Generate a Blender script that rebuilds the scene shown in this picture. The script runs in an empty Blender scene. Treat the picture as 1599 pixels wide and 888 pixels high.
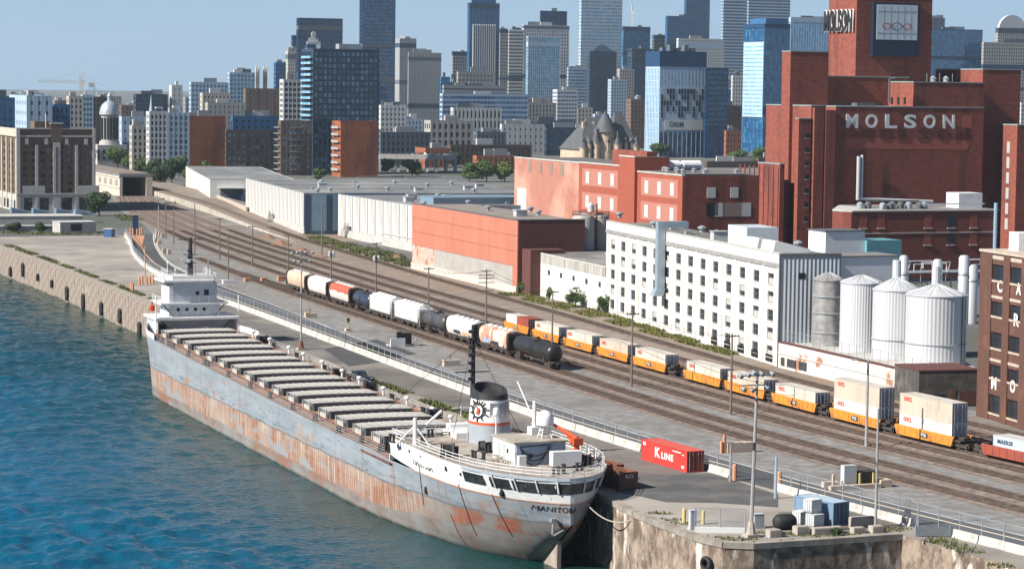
import bpy, math, random
import numpy as np
from mathutils import Vector, Matrix
R = math.radians
sc = bpy.context.scene
col = sc.collection

# ---------------------------------------------------------------- camera
CH, CF, CY0, CROLL = 47.0, 3800.0, 136.0, 0.012      # eye height above the quay, focal length (px of a 1599 px wide picture), horizon row, roll
PITCH = math.atan((444 - CY0) / CF)
cam = bpy.data.cameras.new('camera')
cam.sensor_width = 36.0
cam.lens = 36.0 * CF / 1599.0
cam.clip_start = 1.0
cam.clip_end = 40000
camo = bpy.data.objects.new('camera', cam)
col.objects.link(camo)
camo.matrix_world = Matrix.Translation((0, 0, CH)) @ Matrix.Rotation(R(90) - PITCH, 4, 'X') @ Matrix.Rotation(CROLL, 4, 'Z')
sc.camera = camo

# ---------------------------------------------------------------- sky, sun, exposure
SUN_AZ = (-0.90, -0.436)                               # horizontal direction towards the sun
SUN_EL = R(38)
world = bpy.data.worlds.new('World')
sc.world = world
world.use_nodes = True
wn = world.node_tree
sky = wn.nodes.new('ShaderNodeTexSky')
sky.sky_type = 'NISHITA'
sky.sun_disc = False
sky.sun_elevation = SUN_EL
sky.sun_rotation = math.atan2(SUN_AZ[0], SUN_AZ[1])
sky.altitude = 100
sky.air_density = 0.65
sky.dust_density = 0.15
sky.ozone_density = 7.0
bg = wn.nodes['Background']
bg.inputs['Strength'].default_value = 0.05
# thin high cloud, the same all round the sky
wtc = wn.nodes.new('ShaderNodeTexCoord'); wmp = wn.nodes.new('ShaderNodeMapping'); wmp.inputs['Scale'].default_value = (5, 5, 26)
wnz = wn.nodes.new('ShaderNodeTexNoise'); wnz.inputs['Scale'].default_value = 1.0; wnz.inputs['Detail'].default_value = 5
wmr = wn.nodes.new('ShaderNodeMapRange'); wmr.inputs['From Min'].default_value = 0.42; wmr.inputs['From Max'].default_value = 0.72; wmr.inputs['To Max'].default_value = 0.3
wmx = wn.nodes.new('ShaderNodeMix'); wmx.data_type = 'RGBA'; wmx.inputs[7].default_value = (7.5, 8.2, 9.2, 1)
wn.links.new(wtc.outputs['Generated'], wmp.inputs[0]); wn.links.new(wmp.outputs[0], wnz.inputs['Vector']); wn.links.new(wnz.outputs['Fac'], wmr.inputs['Value'])
wn.links.new(wmr.outputs[0], wmx.inputs['Factor']); wn.links.new(sky.outputs[0], wmx.inputs[6]); # pale air low over the horizon, all the way round
wsx = wn.nodes.new('ShaderNodeSeparateXYZ'); wn.links.new(wtc.outputs['Generated'], wsx.inputs[0])
whr = wn.nodes.new('ShaderNodeMapRange'); whr.interpolation_type = 'SMOOTHSTEP'; whr.inputs['From Min'].default_value = 0.0; whr.inputs['From Max'].default_value = 0.16; whr.inputs['To Min'].default_value = 0.8; whr.inputs['To Max'].default_value = 0.0
wn.links.new(wsx.outputs['Z'], whr.inputs['Value'])
wm2 = wn.nodes.new('ShaderNodeMix'); wm2.data_type = 'RGBA'; wm2.inputs[7].default_value = (5.2, 7.8, 10.8, 1)
wn.links.new(whr.outputs[0], wm2.inputs['Factor']); wn.links.new(wmx.outputs[2], wm2.inputs[6]); wn.links.new(wm2.outputs[2], bg.inputs['Color'])
sl = bpy.data.lights.new('sun', 'SUN')
sl.energy = 5.0
sl.angle = R(0.5)
sl.color = (1.0, 0.95, 0.87)
so = bpy.data.objects.new('sun', sl)
col.objects.link(so)
h = math.cos(SUN_EL) / math.hypot(*SUN_AZ)
sv = Vector((SUN_AZ[0] * h, SUN_AZ[1] * h, math.sin(SUN_EL)))
so.rotation_euler = sv.to_track_quat('Z', 'Y').to_euler()
so.location = (0, 0, 400)
sc.view_settings.view_transform = 'Standard'
sc.view_settings.look = 'None'
sc.view_settings.exposure = 0.72
sc.view_settings.gamma = 1.0
sc.cycles.use_denoising = True
sc.cycles.max_bounces = 6
sc.cycles.transparent_max_bounces = 16
sc.cycles.volume_bounces = 0
sc.cycles.caustics_reflective = False
sc.cycles.caustics_refractive = False

# ---------------------------------------------------------------- pixel <-> place
DV = (0.366, -0.9306)      # direction of the rails, towards the camera
NV = (0.9306, 0.366)       # across the rails, away from the river
ANG = math.atan2(NV[1], NV[0])
def ray(x, y):
    dx, dy = x - 799.5, 444 - y
    c, s = math.cos(CROLL), math.sin(CROLL)
    dx, dy = c * dx - s * dy, s * dx + c * dy
    u, v = dx / CF, dy / CF
    return (u, math.cos(PITCH) + v * math.sin(PITCH), -math.sin(PITCH) + v * math.cos(PITCH))
def P(x, y, z=0.0):
    d = ray(x, y); t = (z - CH) / d[2]
    return (d[0] * t, d[1] * t)
def proj(X, Y, Z=0.0):
    b = Z - CH
    dep = Y * math.cos(PITCH) - b * math.sin(PITCH)
    up = Y * math.sin(PITCH) + b * math.cos(PITCH)
    u, v = X / dep * CF, up / dep * CF
    c, s = math.cos(CROLL), math.sin(CROLL)
    return (799.5 + c * u + s * v, 444 - (-s * u + c * v))
def W(s, n):
    return (s * DV[0] + n * NV[0], s * DV[1] + n * NV[1])
def SNp(x, y, z=0.0):
    g = P(x, y, z)
    return (g[0] * DV[0] + g[1] * DV[1], g[0] * NV[0] + g[1] * NV[1])
def Zat(xy, ypx, lo=-20.0, hi=700.0):
    for _ in range(45):
        m = (lo + hi) / 2
        if proj(xy[0], xy[1], m)[1] > ypx: lo = m
        else: hi = m
    return (lo + hi) / 2
def along(C, d, xpx, z=0.0, mx=900.0):
    """distance from C along unit direction d at which the picture column is xpx"""
    a, b = 0.0, mx
    fa = proj(C[0], C[1], z)[0] - xpx
    if abs(fa) < 1e-3: return 0.0
    for _ in range(50):
        m = (a + b) / 2
        fm = proj(C[0] + d[0] * m, C[1] + d[1] * m, z)[0] - xpx
        if (fm > 0) == (fa > 0): a = m
        else: b = m
    return (a + b) / 2

# ---------------------------------------------------------------- materials
MATS = {}
def mat(name, c, c2=None, s=0.3, st=(1, 1, 1), lo=0.35, hi=0.65, rough=0.75, metal=0.0, bump=0.0, c3=None, s3=0.05, st3=(1, 1, 1), lo3=0.5, hi3=0.62, wave=None, spec=0.4, alpha=None, emit=None):
    if name in MATS: return MATS[name]
    m = bpy.data.materials.new(name); MATS[name] = m
    m.use_nodes = True
    nt = m.node_tree; N = nt.nodes; L = nt.links
    b = N['Principled BSDF']
    b.inputs['Base Color'].default_value = (*c, 1)
    b.inputs['Roughness'].default_value = rough
    b.inputs['Metallic'].default_value = metal
    b.inputs['Specular IOR Level'].default_value = spec
    tc = N.new('ShaderNodeTexCoord')
    def noise(scale, stv, det=5.0):
        mp = N.new('ShaderNodeMapping'); mp.inputs['Scale'].default_value = [scale * q for q in stv]
        L.new(tc.outputs['Object'], mp.inputs['Vector'])
        n = N.new('ShaderNodeTexNoise'); n.inputs['Scale'].default_value = 1.0; n.inputs['Detail'].default_value = det; n.inputs['Roughness'].default_value = 0.62
        L.new(mp.outputs[0], n.inputs['Vector'])
        return n.outputs['Fac']
    def mixc(fac, lo_, hi_, a, bb):
        mr = N.new('ShaderNodeMapRange'); mr.inputs['From Min'].default_value = lo_; mr.inputs['From Max'].default_value = hi_
        L.new(fac, mr.inputs['Value'])
        mx = N.new('ShaderNodeMix'); mx.data_type = 'RGBA'
        L.new(mr.outputs[0], mx.inputs['Factor'])
        for v, i in ((a, 6), (bb, 7)):
            if isinstance(v, tuple): mx.inputs[i].default_value = (*v, 1)
            else: L.new(v, mx.inputs[i])
        return mx.outputs[2]
    outc = None; f1 = None
    if c2 is not None:
        f1 = noise(s, st); outc = mixc(f1, lo, hi, c, c2)
    if c3 is not None:
        outc = mixc(noise(s3, st3), lo3, hi3, outc if outc is not None else c, c3)
    if outc is not None: L.new(outc, b.inputs['Base Color'])
    hgt = None
    if wave:
        sx = N.new('ShaderNodeSeparateXYZ'); L.new(tc.outputs['Object'], sx.inputs[0])
        mu = N.new('ShaderNodeMath'); mu.operation = 'MULTIPLY'; mu.inputs[1].default_value = 2 * math.pi / wave[1]
        L.new(sx.outputs['XYZ'.index(wave[0])], mu.inputs[0])
        si = N.new('ShaderNodeMath'); si.operation = 'SINE'; L.new(mu.outputs[0], si.inputs[0])
        bp = N.new('ShaderNodeBump'); bp.inputs['Strength'].default_value = 1.0; bp.inputs['Distance'].default_value = wave[2]
        L.new(si.outputs[0], bp.inputs['Height']); hgt = bp.outputs[0]
        L.new(hgt, b.inputs['Normal'])
    if bump:
        bp = N.new('ShaderNodeBump'); bp.inputs['Strength'].default_value = 1.0; bp.inputs['Distance'].default_value = bump
        L.new(f1 if f1 is not None else noise(s, st), bp.inputs['Height'])
        if hgt is not None: L.new(hgt, bp.inputs['Normal'])
        L.new(bp.outputs[0], b.inputs['Normal'])
    if alpha is not None: b.inputs['Alpha'].default_value = alpha
    if emit is not None:
        b.inputs['Emission Color'].default_value = (*emit, 1); b.inputs['Emission Strength'].default_value = 1.0
    return m
def glassmat(name, c, c2, fx=1.6, fz=3.6, rough=0.12, amt=0.55, spec=0.5, tint=None):
    """window glass: every pane (cell of fx by fz metres) a little lighter or darker behind it (blinds, rooms)"""
    if name in MATS: return MATS[name]
    m = bpy.data.materials.new(name); MATS[name] = m; m.use_nodes = True
    nt = m.node_tree; N = nt.nodes; L = nt.links; b = N['Principled BSDF']
    b.inputs['Roughness'].default_value = rough; b.inputs['Specular IOR Level'].default_value = spec
    tc = N.new('ShaderNodeTexCoord'); mp = N.new('ShaderNodeMapping')
    mp.inputs['Scale'].default_value = (1 / fx, 1 / fx, 1 / fz)
    L.new(tc.outputs['Object'], mp.inputs[0])
    fl = N.new('ShaderNodeVectorMath'); fl.operation = 'FLOOR'; L.new(mp.outputs[0], fl.inputs[0])
    wnz = N.new('ShaderNodeTexWhiteNoise'); wnz.noise_dimensions = '3D'; L.new(fl.outputs[0], wnz.inputs['Vector'])
    pw = N.new('ShaderNodeMath'); pw.operation = 'POWER'; pw.inputs[1].default_value = 1.0 / max(amt, .05); L.new(wnz.outputs['Value'], pw.inputs[0])
    mx = N.new('ShaderNodeMix'); mx.data_type = 'RGBA'; L.new(pw.outputs[0], mx.inputs['Factor'])
    mx.inputs[6].default_value = (*c, 1); mx.inputs[7].default_value = (*c2, 1)
    L.new(mx.outputs[2], b.inputs['Base Color'])
    return m

# ---------------------------------------------------------------- meshes
class MB:
    def __init__(self): self.v = []; self.f = []; self.m = []
    def add(self, vs, fs, mi=0):
        o = len(self.v); self.v += [tuple(q) for q in vs]
        for f in fs: self.f.append([i + o for i in f]); self.m.append(mi)
        return self
    def box(self, x0, x1, y0, y1, z0, z1, mi=0):
        return self.add([(x0, y0, z0), (x1, y0, z0), (x1, y1, z0), (x0, y1, z0), (x0, y0, z1), (x1, y0, z1), (x1, y1, z1), (x0, y1, z1)],
                        [(3, 2, 1, 0), (4, 5, 6, 7), (0, 1, 5, 4), (1, 2, 6, 5), (2, 3, 7, 6), (3, 0, 4, 7)], mi)
    def cyl(self, p0, p1, r0, r1=None, seg=8, mi=0, cap=True):
        r1 = r0 if r1 is None else r1
        p0 = Vector(p0); p1 = Vector(p1); d = (p1 - p0)
        if d.length < 1e-6: return self
        d.normalize()
        a = d.orthogonal().normalized(); b = d.cross(a)
        vs = []
        for p, r in ((p0, r0), (p1, r1)):
            for i in range(seg):
                t = 2 * math.pi * i / seg
                vs.append(p + (a * math.cos(t) + b * math.sin(t)) * r)
        fs = [(i, (i + 1) % seg, seg + (i + 1) % seg, seg + i) for i in range(seg)]
        if cap: fs += [tuple(range(seg - 1, -1, -1)), tuple(range(seg, 2 * seg))]
        return self.add(vs, fs, mi)
    def path(self, pts, r, seg=6, mi=0):
        for a, b in zip(pts, pts[1:]): self.cyl(a, b, r, r, seg, mi)
        return self
    def lathe(self, prof, c=(0, 0), seg=20, mi=0, sx=1.0, sy=1.0):
        vs = []; k = len(prof)
        for r, z in prof:
            for i in range(seg):
                t = 2 * math.pi * i / seg
                vs.append((c[0] + r * math.cos(t) * sx, c[1] + r * math.sin(t) * sy, z))
        fs = []
        for j in range(k - 1):
            for i in range(seg):
                fs.append((j * seg + i, j * seg + (i + 1) % seg, (j + 1) * seg + (i + 1) % seg, (j + 1) * seg + i))
        fs.append(tuple(range(seg - 1, -1, -1))); fs.append(tuple(range((k - 1) * seg, k * seg)))
        return self.add(vs, fs, mi)
    def prism(self, poly, z0, z1, mi=0):
        k = len(poly)
        a = sum(poly[i][0] * poly[(i + 1) % k][1] - poly[(i + 1) % k][0] * poly[i][1] for i in range(k))
        if a < 0: poly = poly[::-1]
        vs = [(x, y, z0) for x, y in poly] + [(x, y, z1) for x, y in poly]
        fs = [tuple(range(k - 1, -1, -1)), tuple(range(k, 2 * k))] + [(i, (i + 1) % k, k + (i + 1) % k, k + i) for i in range(k)]
        return self.add(vs, fs, mi)
    def prismx(self, poly, x0, x1, mi=0):
        """polygon of (y, z) extruded along x"""
        k = len(poly)
        a = sum(poly[i][0] * poly[(i + 1) % k][1] - poly[(i + 1) % k][0] * poly[i][1] for i in range(k))
        if a < 0: poly = poly[::-1]
        vs = [(x0, y, z) for y, z in poly] + [(x1, y, z) for y, z in poly]
        fs = [tuple(range(k - 1, -1, -1)), tuple(range(k, 2 * k))] + [(i, (i + 1) % k, k + (i + 1) % k, k + i) for i in range(k)]
        return self.add(vs, fs, mi)
    def prismy(self, poly, y0, y1, mi=0):
        k = len(poly)
        a = sum(poly[i][0] * poly[(i + 1) % k][1] - poly[(i + 1) % k][0] * poly[i][1] for i in range(k))
        if a > 0: poly = poly[::-1]
        vs = [(x, y0, z) for x, z in poly] + [(x, y1, z) for x, z in poly]
        fs = [tuple(range(k - 1, -1, -1)), tuple(range(k, 2 * k))] + [(i, (i + 1) % k, k + (i + 1) % k, k + i) for i in range(k)]
        return self.add(vs, fs, mi)
    def mesh(self, name, mats, smooth=False):
        me = bpy.data.meshes.new(name)
        me.from_pydata(self.v, [], self.f)
        if not isinstance(mats, (list, tuple)): mats = [mats]
        for m in mats: me.materials.append(m)
        if len(mats) > 1: me.polygons.foreach_set('material_index', self.m)
        if smooth: me.polygons.foreach_set('use_smooth', [True] * len(self.f)); me.set_sharp_from_angle(angle=R(40))
        me.update()
        return me
    def build(self, name, mats, parent=None, loc=(0, 0, 0), rz=0.0, smooth=False):
        return obj(name, self.mesh(name, mats, smooth), parent, loc, rz)
def obj(name, me, parent=None, loc=(0, 0, 0), rz=0.0):
    o = bpy.data.objects.new(name, me); col.objects.link(o)
    o.location = loc; o.rotation_euler = (0, 0, rz)
    if parent is not None: o.parent = parent
    return o
def tag(o, label=None, cat=None, group=None, kind=None):
    if label: o['label'] = label
    if cat: o['category'] = cat
    if group: o['group'] = group
    if kind: o['kind'] = kind
    return o
def thing(name, label, cat, loc=(0, 0, 0), rz=0.0, group=None):
    return tag(obj(name, None, None, (loc[0], loc[1], loc[2] if len(loc) > 2 else 0.0), rz), label, cat, group)
def copy_tree(o, parent=None, skip=()):
    c = o.copy(); col.objects.link(c); c.parent = parent
    for ch in KIDS.get(o.name, [q for q in o.children]): copy_tree(ch, c)
    return c
KIDS = {}
def polyline(pts, t):
    """pts [(s, n)] sorted by s: smooth n at s (monotone Hermite)"""
    S = [q[0] for q in pts]; V = [q[1] for q in pts]; k = len(S)
    if t <= S[0]: return V[0] + (V[1] - V[0]) / (S[1] - S[0]) * (t - S[0])
    if t >= S[-1]: return V[-1] + (V[-1] - V[-2]) / (S[-1] - S[-2]) * (t - S[-1])
    i = max(j for j in range(k - 1) if S[j] <= t)
    def slope(j):
        if j == 0: return (V[1] - V[0]) / (S[1] - S[0])
        if j == k - 1: return (V[-1] - V[-2]) / (S[-1] - S[-2])
        return (V[j + 1] - V[j - 1]) / (S[j + 1] - S[j - 1])
    hh = S[i + 1] - S[i]; u = (t - S[i]) / hh
    return ((2 * u**3 - 3 * u**2 + 1) * V[i] + (u**3 - 2 * u**2 + u) * hh * slope(i) + (-2 * u**3 + 3 * u**2) * V[i + 1] + (u**3 - u**2) * hh * slope(i + 1))

# ---------------------------------------------------------------- lettering (built-in font, turned to mesh)
TXT = {}
def text_mesh(s, bold=0.0, depth=0.03):
    k = (s, bold, depth)
    if k not in TXT:
        cu = bpy.data.curves.new('letters', 'FONT'); cu.body = s; cu.size = 1.0; cu.offset = bold; cu.extrude = depth; cu.resolution_u = 3
        cu.space_character = 1.0 + bold * 3
        o = bpy.data.objects.new('letters', cu); col.objects.link(o)
        dg = bpy.context.evaluated_depsgraph_get()
        me = bpy.data.meshes.new_from_object(o.evaluated_get(dg))
        bpy.data.objects.remove(o)
        co = np.array([v.co[:] for v in me.vertices]); mn = co.min(0); mx = co.max(0)
        co -= mn; co[:, :2] /= (mx - mn)[:2]; me.vertices.foreach_set('co', co.ravel()); me.update()
        TXT[k] = me
    return TXT[k]
def text(s, w, hgt, m, parent, org, ax, up, bold=0.02, thick=0.04, name='lettering'):
    """lettering s filling w by hgt with its lower left at org, running along ax, standing along up (in the parent's axes)"""
    me = text_mesh(s, bold).copy(); me.materials.clear(); me.materials.append(m)
    ax = Vector(ax).normalized(); up = Vector(up).normalized(); nn = ax.cross(up)
    o = obj(name, me, parent)
    d = max(v.co.z for v in me.vertices) or 1
    M = Matrix((ax * w, up * hgt, nn * (thick / d))).transposed().to_4x4(); M.translation = Vector(org)
    me.transform(M); me.update()
    return o
for _t, _b in (('MOLSON', .03), ('MANITOBA', .02), ('OOCL', .03), ('TTX', .03), ('K', .04), ('LINE', .04), ('CHUM', .02), ('MAERSK', .02)): text_mesh(_t, _b)

# ================================================================ GROUND, WATER, RAIL YARD
rnd = random.Random(7)
M_city = mat('city_ground', (0.13, 0.13, 0.13), (0.085, 0.095, 0.075), s=0.012, lo=0.42, hi=0.6, c3=(0.17, 0.16, 0.15), s3=0.004, rough=0.95)
M_apron = mat('apron_concrete', (0.30, 0.268, 0.236), (0.205, 0.185, 0.168), s=0.09, st=(1, 1, 1), c3=(0.36, 0.325, 0.285), s3=0.03, lo3=0.45, hi3=0.62, rough=0.95, bump=0.03)
M_tar = mat('asphalt_dark', (0.05, 0.052, 0.056), (0.085, 0.083, 0.082), s=0.35, lo=0.3, hi=0.75, rough=0.95)
M_road = mat('asphalt_road', (0.062, 0.065, 0.07), (0.09, 0.09, 0.092), s=0.1, rough=0.95)
M_gravel = mat('yard_gravel', (0.268, 0.26, 0.25), (0.155, 0.148, 0.14), s=0.55, lo=0.36, hi=0.64, c3=(0.17, 0.155, 0.14), s3=0.07, lo3=0.5, hi3=0.64, rough=1.0, bump=0.06)
M_dirt = mat('yard_dirt', (0.26, 0.215, 0.175), (0.18, 0.148, 0.12), s=0.22, c3=(0.23, 0.13, 0.08), s3=0.05, lo3=0.56, hi3=0.7, rough=1.0, bump=0.06)
M_ballast = mat('track_ballast', (0.125, 0.085, 0.066), (0.25, 0.195, 0.16), s=.8, lo=0.34, hi=0.68, rough=1.0, bump=0.08)
M_rail = mat('rail_steel', (0.075, 0.05, 0.04), (0.14, 0.10, 0.08), s=0.8, rough=0.6, metal=0.2)
M_tie = mat('tie_wood', (0.045, 0.034, 0.028), (0.085, 0.065, 0.05), s=0.7, rough=0.95)
M_stone = mat('quay_stone', (0.39, 0.335, 0.285), (0.175, 0.135, 0.11), s=0.55, lo=0.36, hi=0.66, c3=(0.34, 0.19, 0.13), s3=0.06, lo3=0.47, hi3=0.62, rough=0.95, bump=0.08)
M_conc = mat('pier_concrete', (0.33, 0.26, 0.20), (0.13, 0.092, 0.072), s=0.7, st=(1, 1, 0.7), lo=0.4, hi=0.6, c3=(0.60, 0.55, 0.49), s3=0.8, st3=(1, 1, .3), lo3=0.58, hi3=0.66, rough=0.95, bump=0.08)
M_coping = mat('coping_stone', (0.36, 0.32, 0.27), (0.2, 0.175, 0.15), s=0.4, rough=0.95, bump=0.04)
M_cblock = mat('barrier_concrete', (0.54, 0.525, 0.49), (0.36, 0.34, 0.305), s=0.5, lo=0.4, hi=0.75, rough=0.9)
M_grass = mat('verge_grass', (0.075, 0.10, 0.024), (0.14, 0.14, 0.05), s=1.4, lo=0.35, hi=0.7, rough=0.95)
M_white = mat('white_paint', (0.78, 0.78, 0.77), (0.6, 0.58, 0.55), s=0.6, lo=0.5, hi=0.8, rough=0.55)
M_black = mat('black_rubber', (0.012, 0.012, 0.013), (0.03, 0.03, 0.03), s=1.5, rough=0.7)
M_steel = mat('galvanised_steel', (0.42, 0.45, 0.48), (0.3, 0.33, 0.36), s=1.0, rough=0.5, metal=0.4)

QUAY = [(-760, 117.6), (-697, 117.6), (-614, 119.0), (-513, 118.5), (-400, 118.3), (-276, 118.3), (-271, 113.4), (-258, 112.2), (-244, 110.8), (-229, 111.0), (-224.5, 112.2), (-222.9, 115.0), (-222.9, 132.6)]
RIGHT = [(-222.9, 132.6), (-203, 134.6), (-150, 139.0), (60, 155.0)]
def sheet(name, poly_sn, z, m, kind='structure'):
    mb = MB(); vs = [(*W(s, n), z) for s, n in poly_sn]
    a = sum(vs[i][0] * vs[(i + 1) % len(vs)][1] - vs[(i + 1) % len(vs)][0] * vs[i][1] for i in range(len(vs)))
    if a < 0: vs = vs[::-1]
    mb.add(vs, [tuple(range(len(vs)))])
    return tag(mb.build(name, m), kind=kind)
RFAR = 13800.0
arc = []
for k in range(0, 41):
    a = R(112) + (R(-10) - R(112)) * k / 40                     # from the far left round to the right
    X, Y = RFAR * math.cos(a), RFAR * math.sin(a)
    arc.append((X * DV[0] + Y * DV[1], X * NV[0] + Y * NV[1]))
arc = [q for q in arc if q[1] > 500]
sheet('ground', [(-12500, 117.6)] + QUAY + RIGHT + [(60, 4000)] + arc[::-1], 0.0, M_city)

# ---- the river: a real wave surface, finer where the camera looks
def wave_water():
    ss = np.concatenate([[-3000, -1500, -1000], np.arange(-860, -170, 0.62), [-100, 300, 900]])
    nn = np.concatenate([[-2500, -700, -250, -120], np.arange(-60, 136, 0.62), [150, 200]])
    S, Nn = np.meshgrid(ss, nn, indexing='ij')
    rg = np.random.RandomState(3)
    Z = np.zeros_like(S)
    for lam, amp, k in ((19, .15, 5), (9, .17, 8), (5.2, .15, 10), (3.0, .115, 12), (1.9, .07, 12)):
        for _ in range(k):
            th = rg.normal(0.9, 0.75); kk = 2 * math.pi / (lam * rg.uniform(.75, 1.3))
            ph = rg.uniform(0, 6.28)
            q = np.sin(kk * (S * math.cos(th) + Nn * math.sin(th)) + ph + 0.7 * np.sin(S * .021 + Nn * .034 + ph))
            Z += amp / math.sqrt(k) * 1.25 * (q + 0.25 * q * q)
    gust = 0.75 + 0.45 * np.sin(S * .018 + 1.3 * np.sin(Nn * .03)) * np.sin(Nn * .043 + 1.7 * np.sin(S * .012))
    calm = np.clip((96.5 - Nn) / 26.0, 0.6, 1.0); calm[Nn > 96] = 0.5
    inside = (S > -870) & (S < -165) & (Nn > -62) & (Nn < 137)
    Z = -8.0 + Z * gust * calm * inside
    X = S * DV[0] + Nn * NV[0]; Y = S * DV[1] + Nn * NV[1]
    a, b = S.shape
    me = bpy.data.meshes.new('water')
    me.vertices.add(a * b)
    me.vertices.foreach_set('co', np.stack([X, Y, Z], -1).astype(np.float32).ravel())
    i = np.arange((a - 1) * (b - 1)); r, c = i // (b - 1), i % (b - 1)
    q = np.stack([r * b + c, (r + 1) * b + c, (r + 1) * b + c + 1, r * b + c + 1], -1).astype(np.int32)
    me.loops.add(q.size); me.loops.foreach_set('vertex_index', q.ravel())
    me.polygons.add(len(q)); me.polygons.foreach_set('loop_start', np.arange(len(q), dtype=np.int32) * 4)
    me.polygons.foreach_set('use_smooth', np.ones(len(q), dtype=bool))
    me.update(calc_edges=True)
    m = bpy.data.materials.new('river_water'); m.use_nodes = True
    nt = m.node_tree; N = nt.nodes; L = nt.links; bs = N['Principled BSDF']
    tc = N.new('ShaderNodeTexCoord')
    n1 = N.new('ShaderNodeTexNoise'); n1.inputs['Scale'].default_value = 0.03; n1.inputs['Detail'].default_value = 4; L.new(tc.outputs['Object'], n1.inputs['Vector'])
    # darker green along the ship and wall, blue further out: distance across the quay line
    dt = N.new('ShaderNodeVectorMath'); dt.operation = 'DOT_PRODUCT'; dt.inputs[1].default_value = (NV[0], NV[1], 0); L.new(tc.outputs['Object'], dt.inputs[0])
    ad = N.new('ShaderNodeMath'); ad.operation = 'MULTIPLY_ADD'; ad.inputs[1].default_value = 45.0; L.new(n1.outputs['Fac'], ad.inputs[0]); L.new(dt.outputs['Value'], ad.inputs[2])
    mr = N.new('ShaderNodeMapRange'); mr.inputs['From Min'].default_value = 84; mr.inputs['From Max'].default_value = 124; L.new(ad.outputs[0], mr.inputs['Value'])
    mx = N.new('ShaderNodeMix'); mx.data_type = 'RGBA'; L.new(mr.outputs[0], mx.inputs['Factor'])
    mx.inputs[6].default_value = (0.000, 0.080, 0.150, 1); mx.inputs[7].default_value = (0.007, 0.038, 0.032, 1)
    L.new(mx.outputs[2], bs.inputs['Base Color'])
    bs.inputs['Roughness'].default_value = 0.09; bs.inputs['IOR'].default_value = 1.33; bs.inputs['Specular IOR Level'].default_value = 0.26
    n2 = N.new('ShaderNodeTexNoise'); n2.inputs['Scale'].default_value = 1.1; n2.inputs['Detail'].default_value = 5; L.new(tc.outputs['Object'], n2.inputs['Vector'])
    bp = N.new('ShaderNodeBump'); bp.inputs['Strength'].default_value = 0.8; bp.inputs['Distance'].default_value = 0.34; L.new(n2.outputs['Fac'], bp.inputs['Height']); L.new(bp.outputs[0], bs.inputs['Normal'])
    me.materials.append(m)
    tag(obj('water', me), kind='structure')
wave_water()

TRK = {
 'one': [(-640, 160.5), (-600, 158.0), (-545, 154.6), (-440, 151.4), (-350, 149.4), (-290, 149.2), (-234, 153.2), (-180, 159)],
 'two': [(-600, 158.0), (-537, 157.0), (-455, 155.2), (-372, 154.4), (-300, 153.7), (-239, 157.8), (-180, 163)],
 'three': [(-1000, 218), (-930, 204.5), (-850, 191.5), (-789, 184.0), (-697, 174.5), (-605, 168.2), (-500, 163.8), (-400, 161.4), (-310, 160.9), (-251, 165.0), (-180, 171.6)],
 'four': [(-1000, 221.5), (-930, 208.5), (-856, 196.0), (-750, 184.5), (-640, 176.6), (-520, 170.3), (-400, 166.3), (-310, 165.6), (-257, 169.4), (-180, 176)],
 'five': [(-1000, 225), (-930, 212.5), (-856, 200.2), (-750, 189.0), (-640, 181.2), (-545, 175.9), (-440, 171.6), (-350, 170.2), (-287, 170.8), (-240, 174.8), (-180, 181)],
 'six': [(-1000, 228.5), (-930, 217.0), (-856, 205.2), (-738, 193.6), (-660, 188.0), (-549, 181.7), (-456, 177.6), (-350, 175.4), (-287, 176.0), (-240, 179.6), (-180, 186)],
 'seven': [(-930, 221.5), (-867, 211.5), (-732, 198.4), (-684, 194.3), (-545, 187.3), (-442, 183.9), (-393, 182.2), (-340, 181.2), (-290, 181.4), (-240, 185.4), (-180, 192)],
 'eight': [(-1100, 243), (-1002, 235.6), (-870, 225), (-755, 214.2), (-632, 205.0), (-580, 200.9), (-489, 195.4), (-387, 189.0), (-340, 186.7), (-290, 186.6), (-240, 190.5), (-180, 197)],
}
def tn(t, s): return polyline(TRK[t], s)
# ---- sheets of the yard (each a little above the one below)
FENCE_SN = [(-742, 163.0), (-700, 155.5), (-655, 146.5), (-605, 138.9), (-560, 135.2), (-512, 133.4), (-471, 132.6), (-388, 130.6), (-321, 129.6), (-286, 130.6), (-263, 132.2), (-228, 136.2), (-209, 139.0), (-150, 147.0)]
def fn(s): return polyline(FENCE_SN, s)
ROAD_R = [(-760, 178), (-747, 173.6), (-678, 158.5), (-610, 147.2), (-540, 143.6), (-483, 141.5), (-411, 137.6), (-330, 136.2), (-263, 139.2), (-209, 146.4), (-150, 154.5)]
LINE_R = [(-1000, 238), (-886, 233), (-745, 222.5), (-600, 207.5), (-516, 205), (-467, 204.8), (-368, 194.5), (-300, 192.5), (-150, 205)]
ST = list(range(-740, -149, 10))
sheet('rail_yard', [(s, polyline(ROAD_R, s) + 0.0) for s in range(-1000, -149, 10) if s >= -740] + [(s, polyline(LINE_R, s) + 3) for s in range(-150, -1001, -10)] + [(-1000, 214), (-880, 192), (-800, 182)], 0.02, M_gravel)
rmb = MB(); rk = len(ST)
rmb.add([(*W(s, fn(s)), .05) for s in ST] + [(*W(s, polyline(ROAD_R, s)), .05) for s in ST], [(i, i + 1, rk + i + 1, rk + i) for i in range(rk - 1)])
tag(rmb.build('service_road', M_road), kind='structure')
apr = [(s, n) for s, n in QUAY if s > -740]
sheet('quay_apron', [(-740, 117.6)] + apr + RIGHT[1:3] + [(-150, 147)] + [(s, fn(s)) for s in ST[::-1]], 0.03, M_apron)
sheet('dirt_strip', [(s, polyline(LINE_R, s) - 0.5) for s in range(-720, -290, 10)] + [(s, polyline(LINE_R, s) - 20) for s in range(-300, -721, -10)], 0.04, M_dirt)
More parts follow.
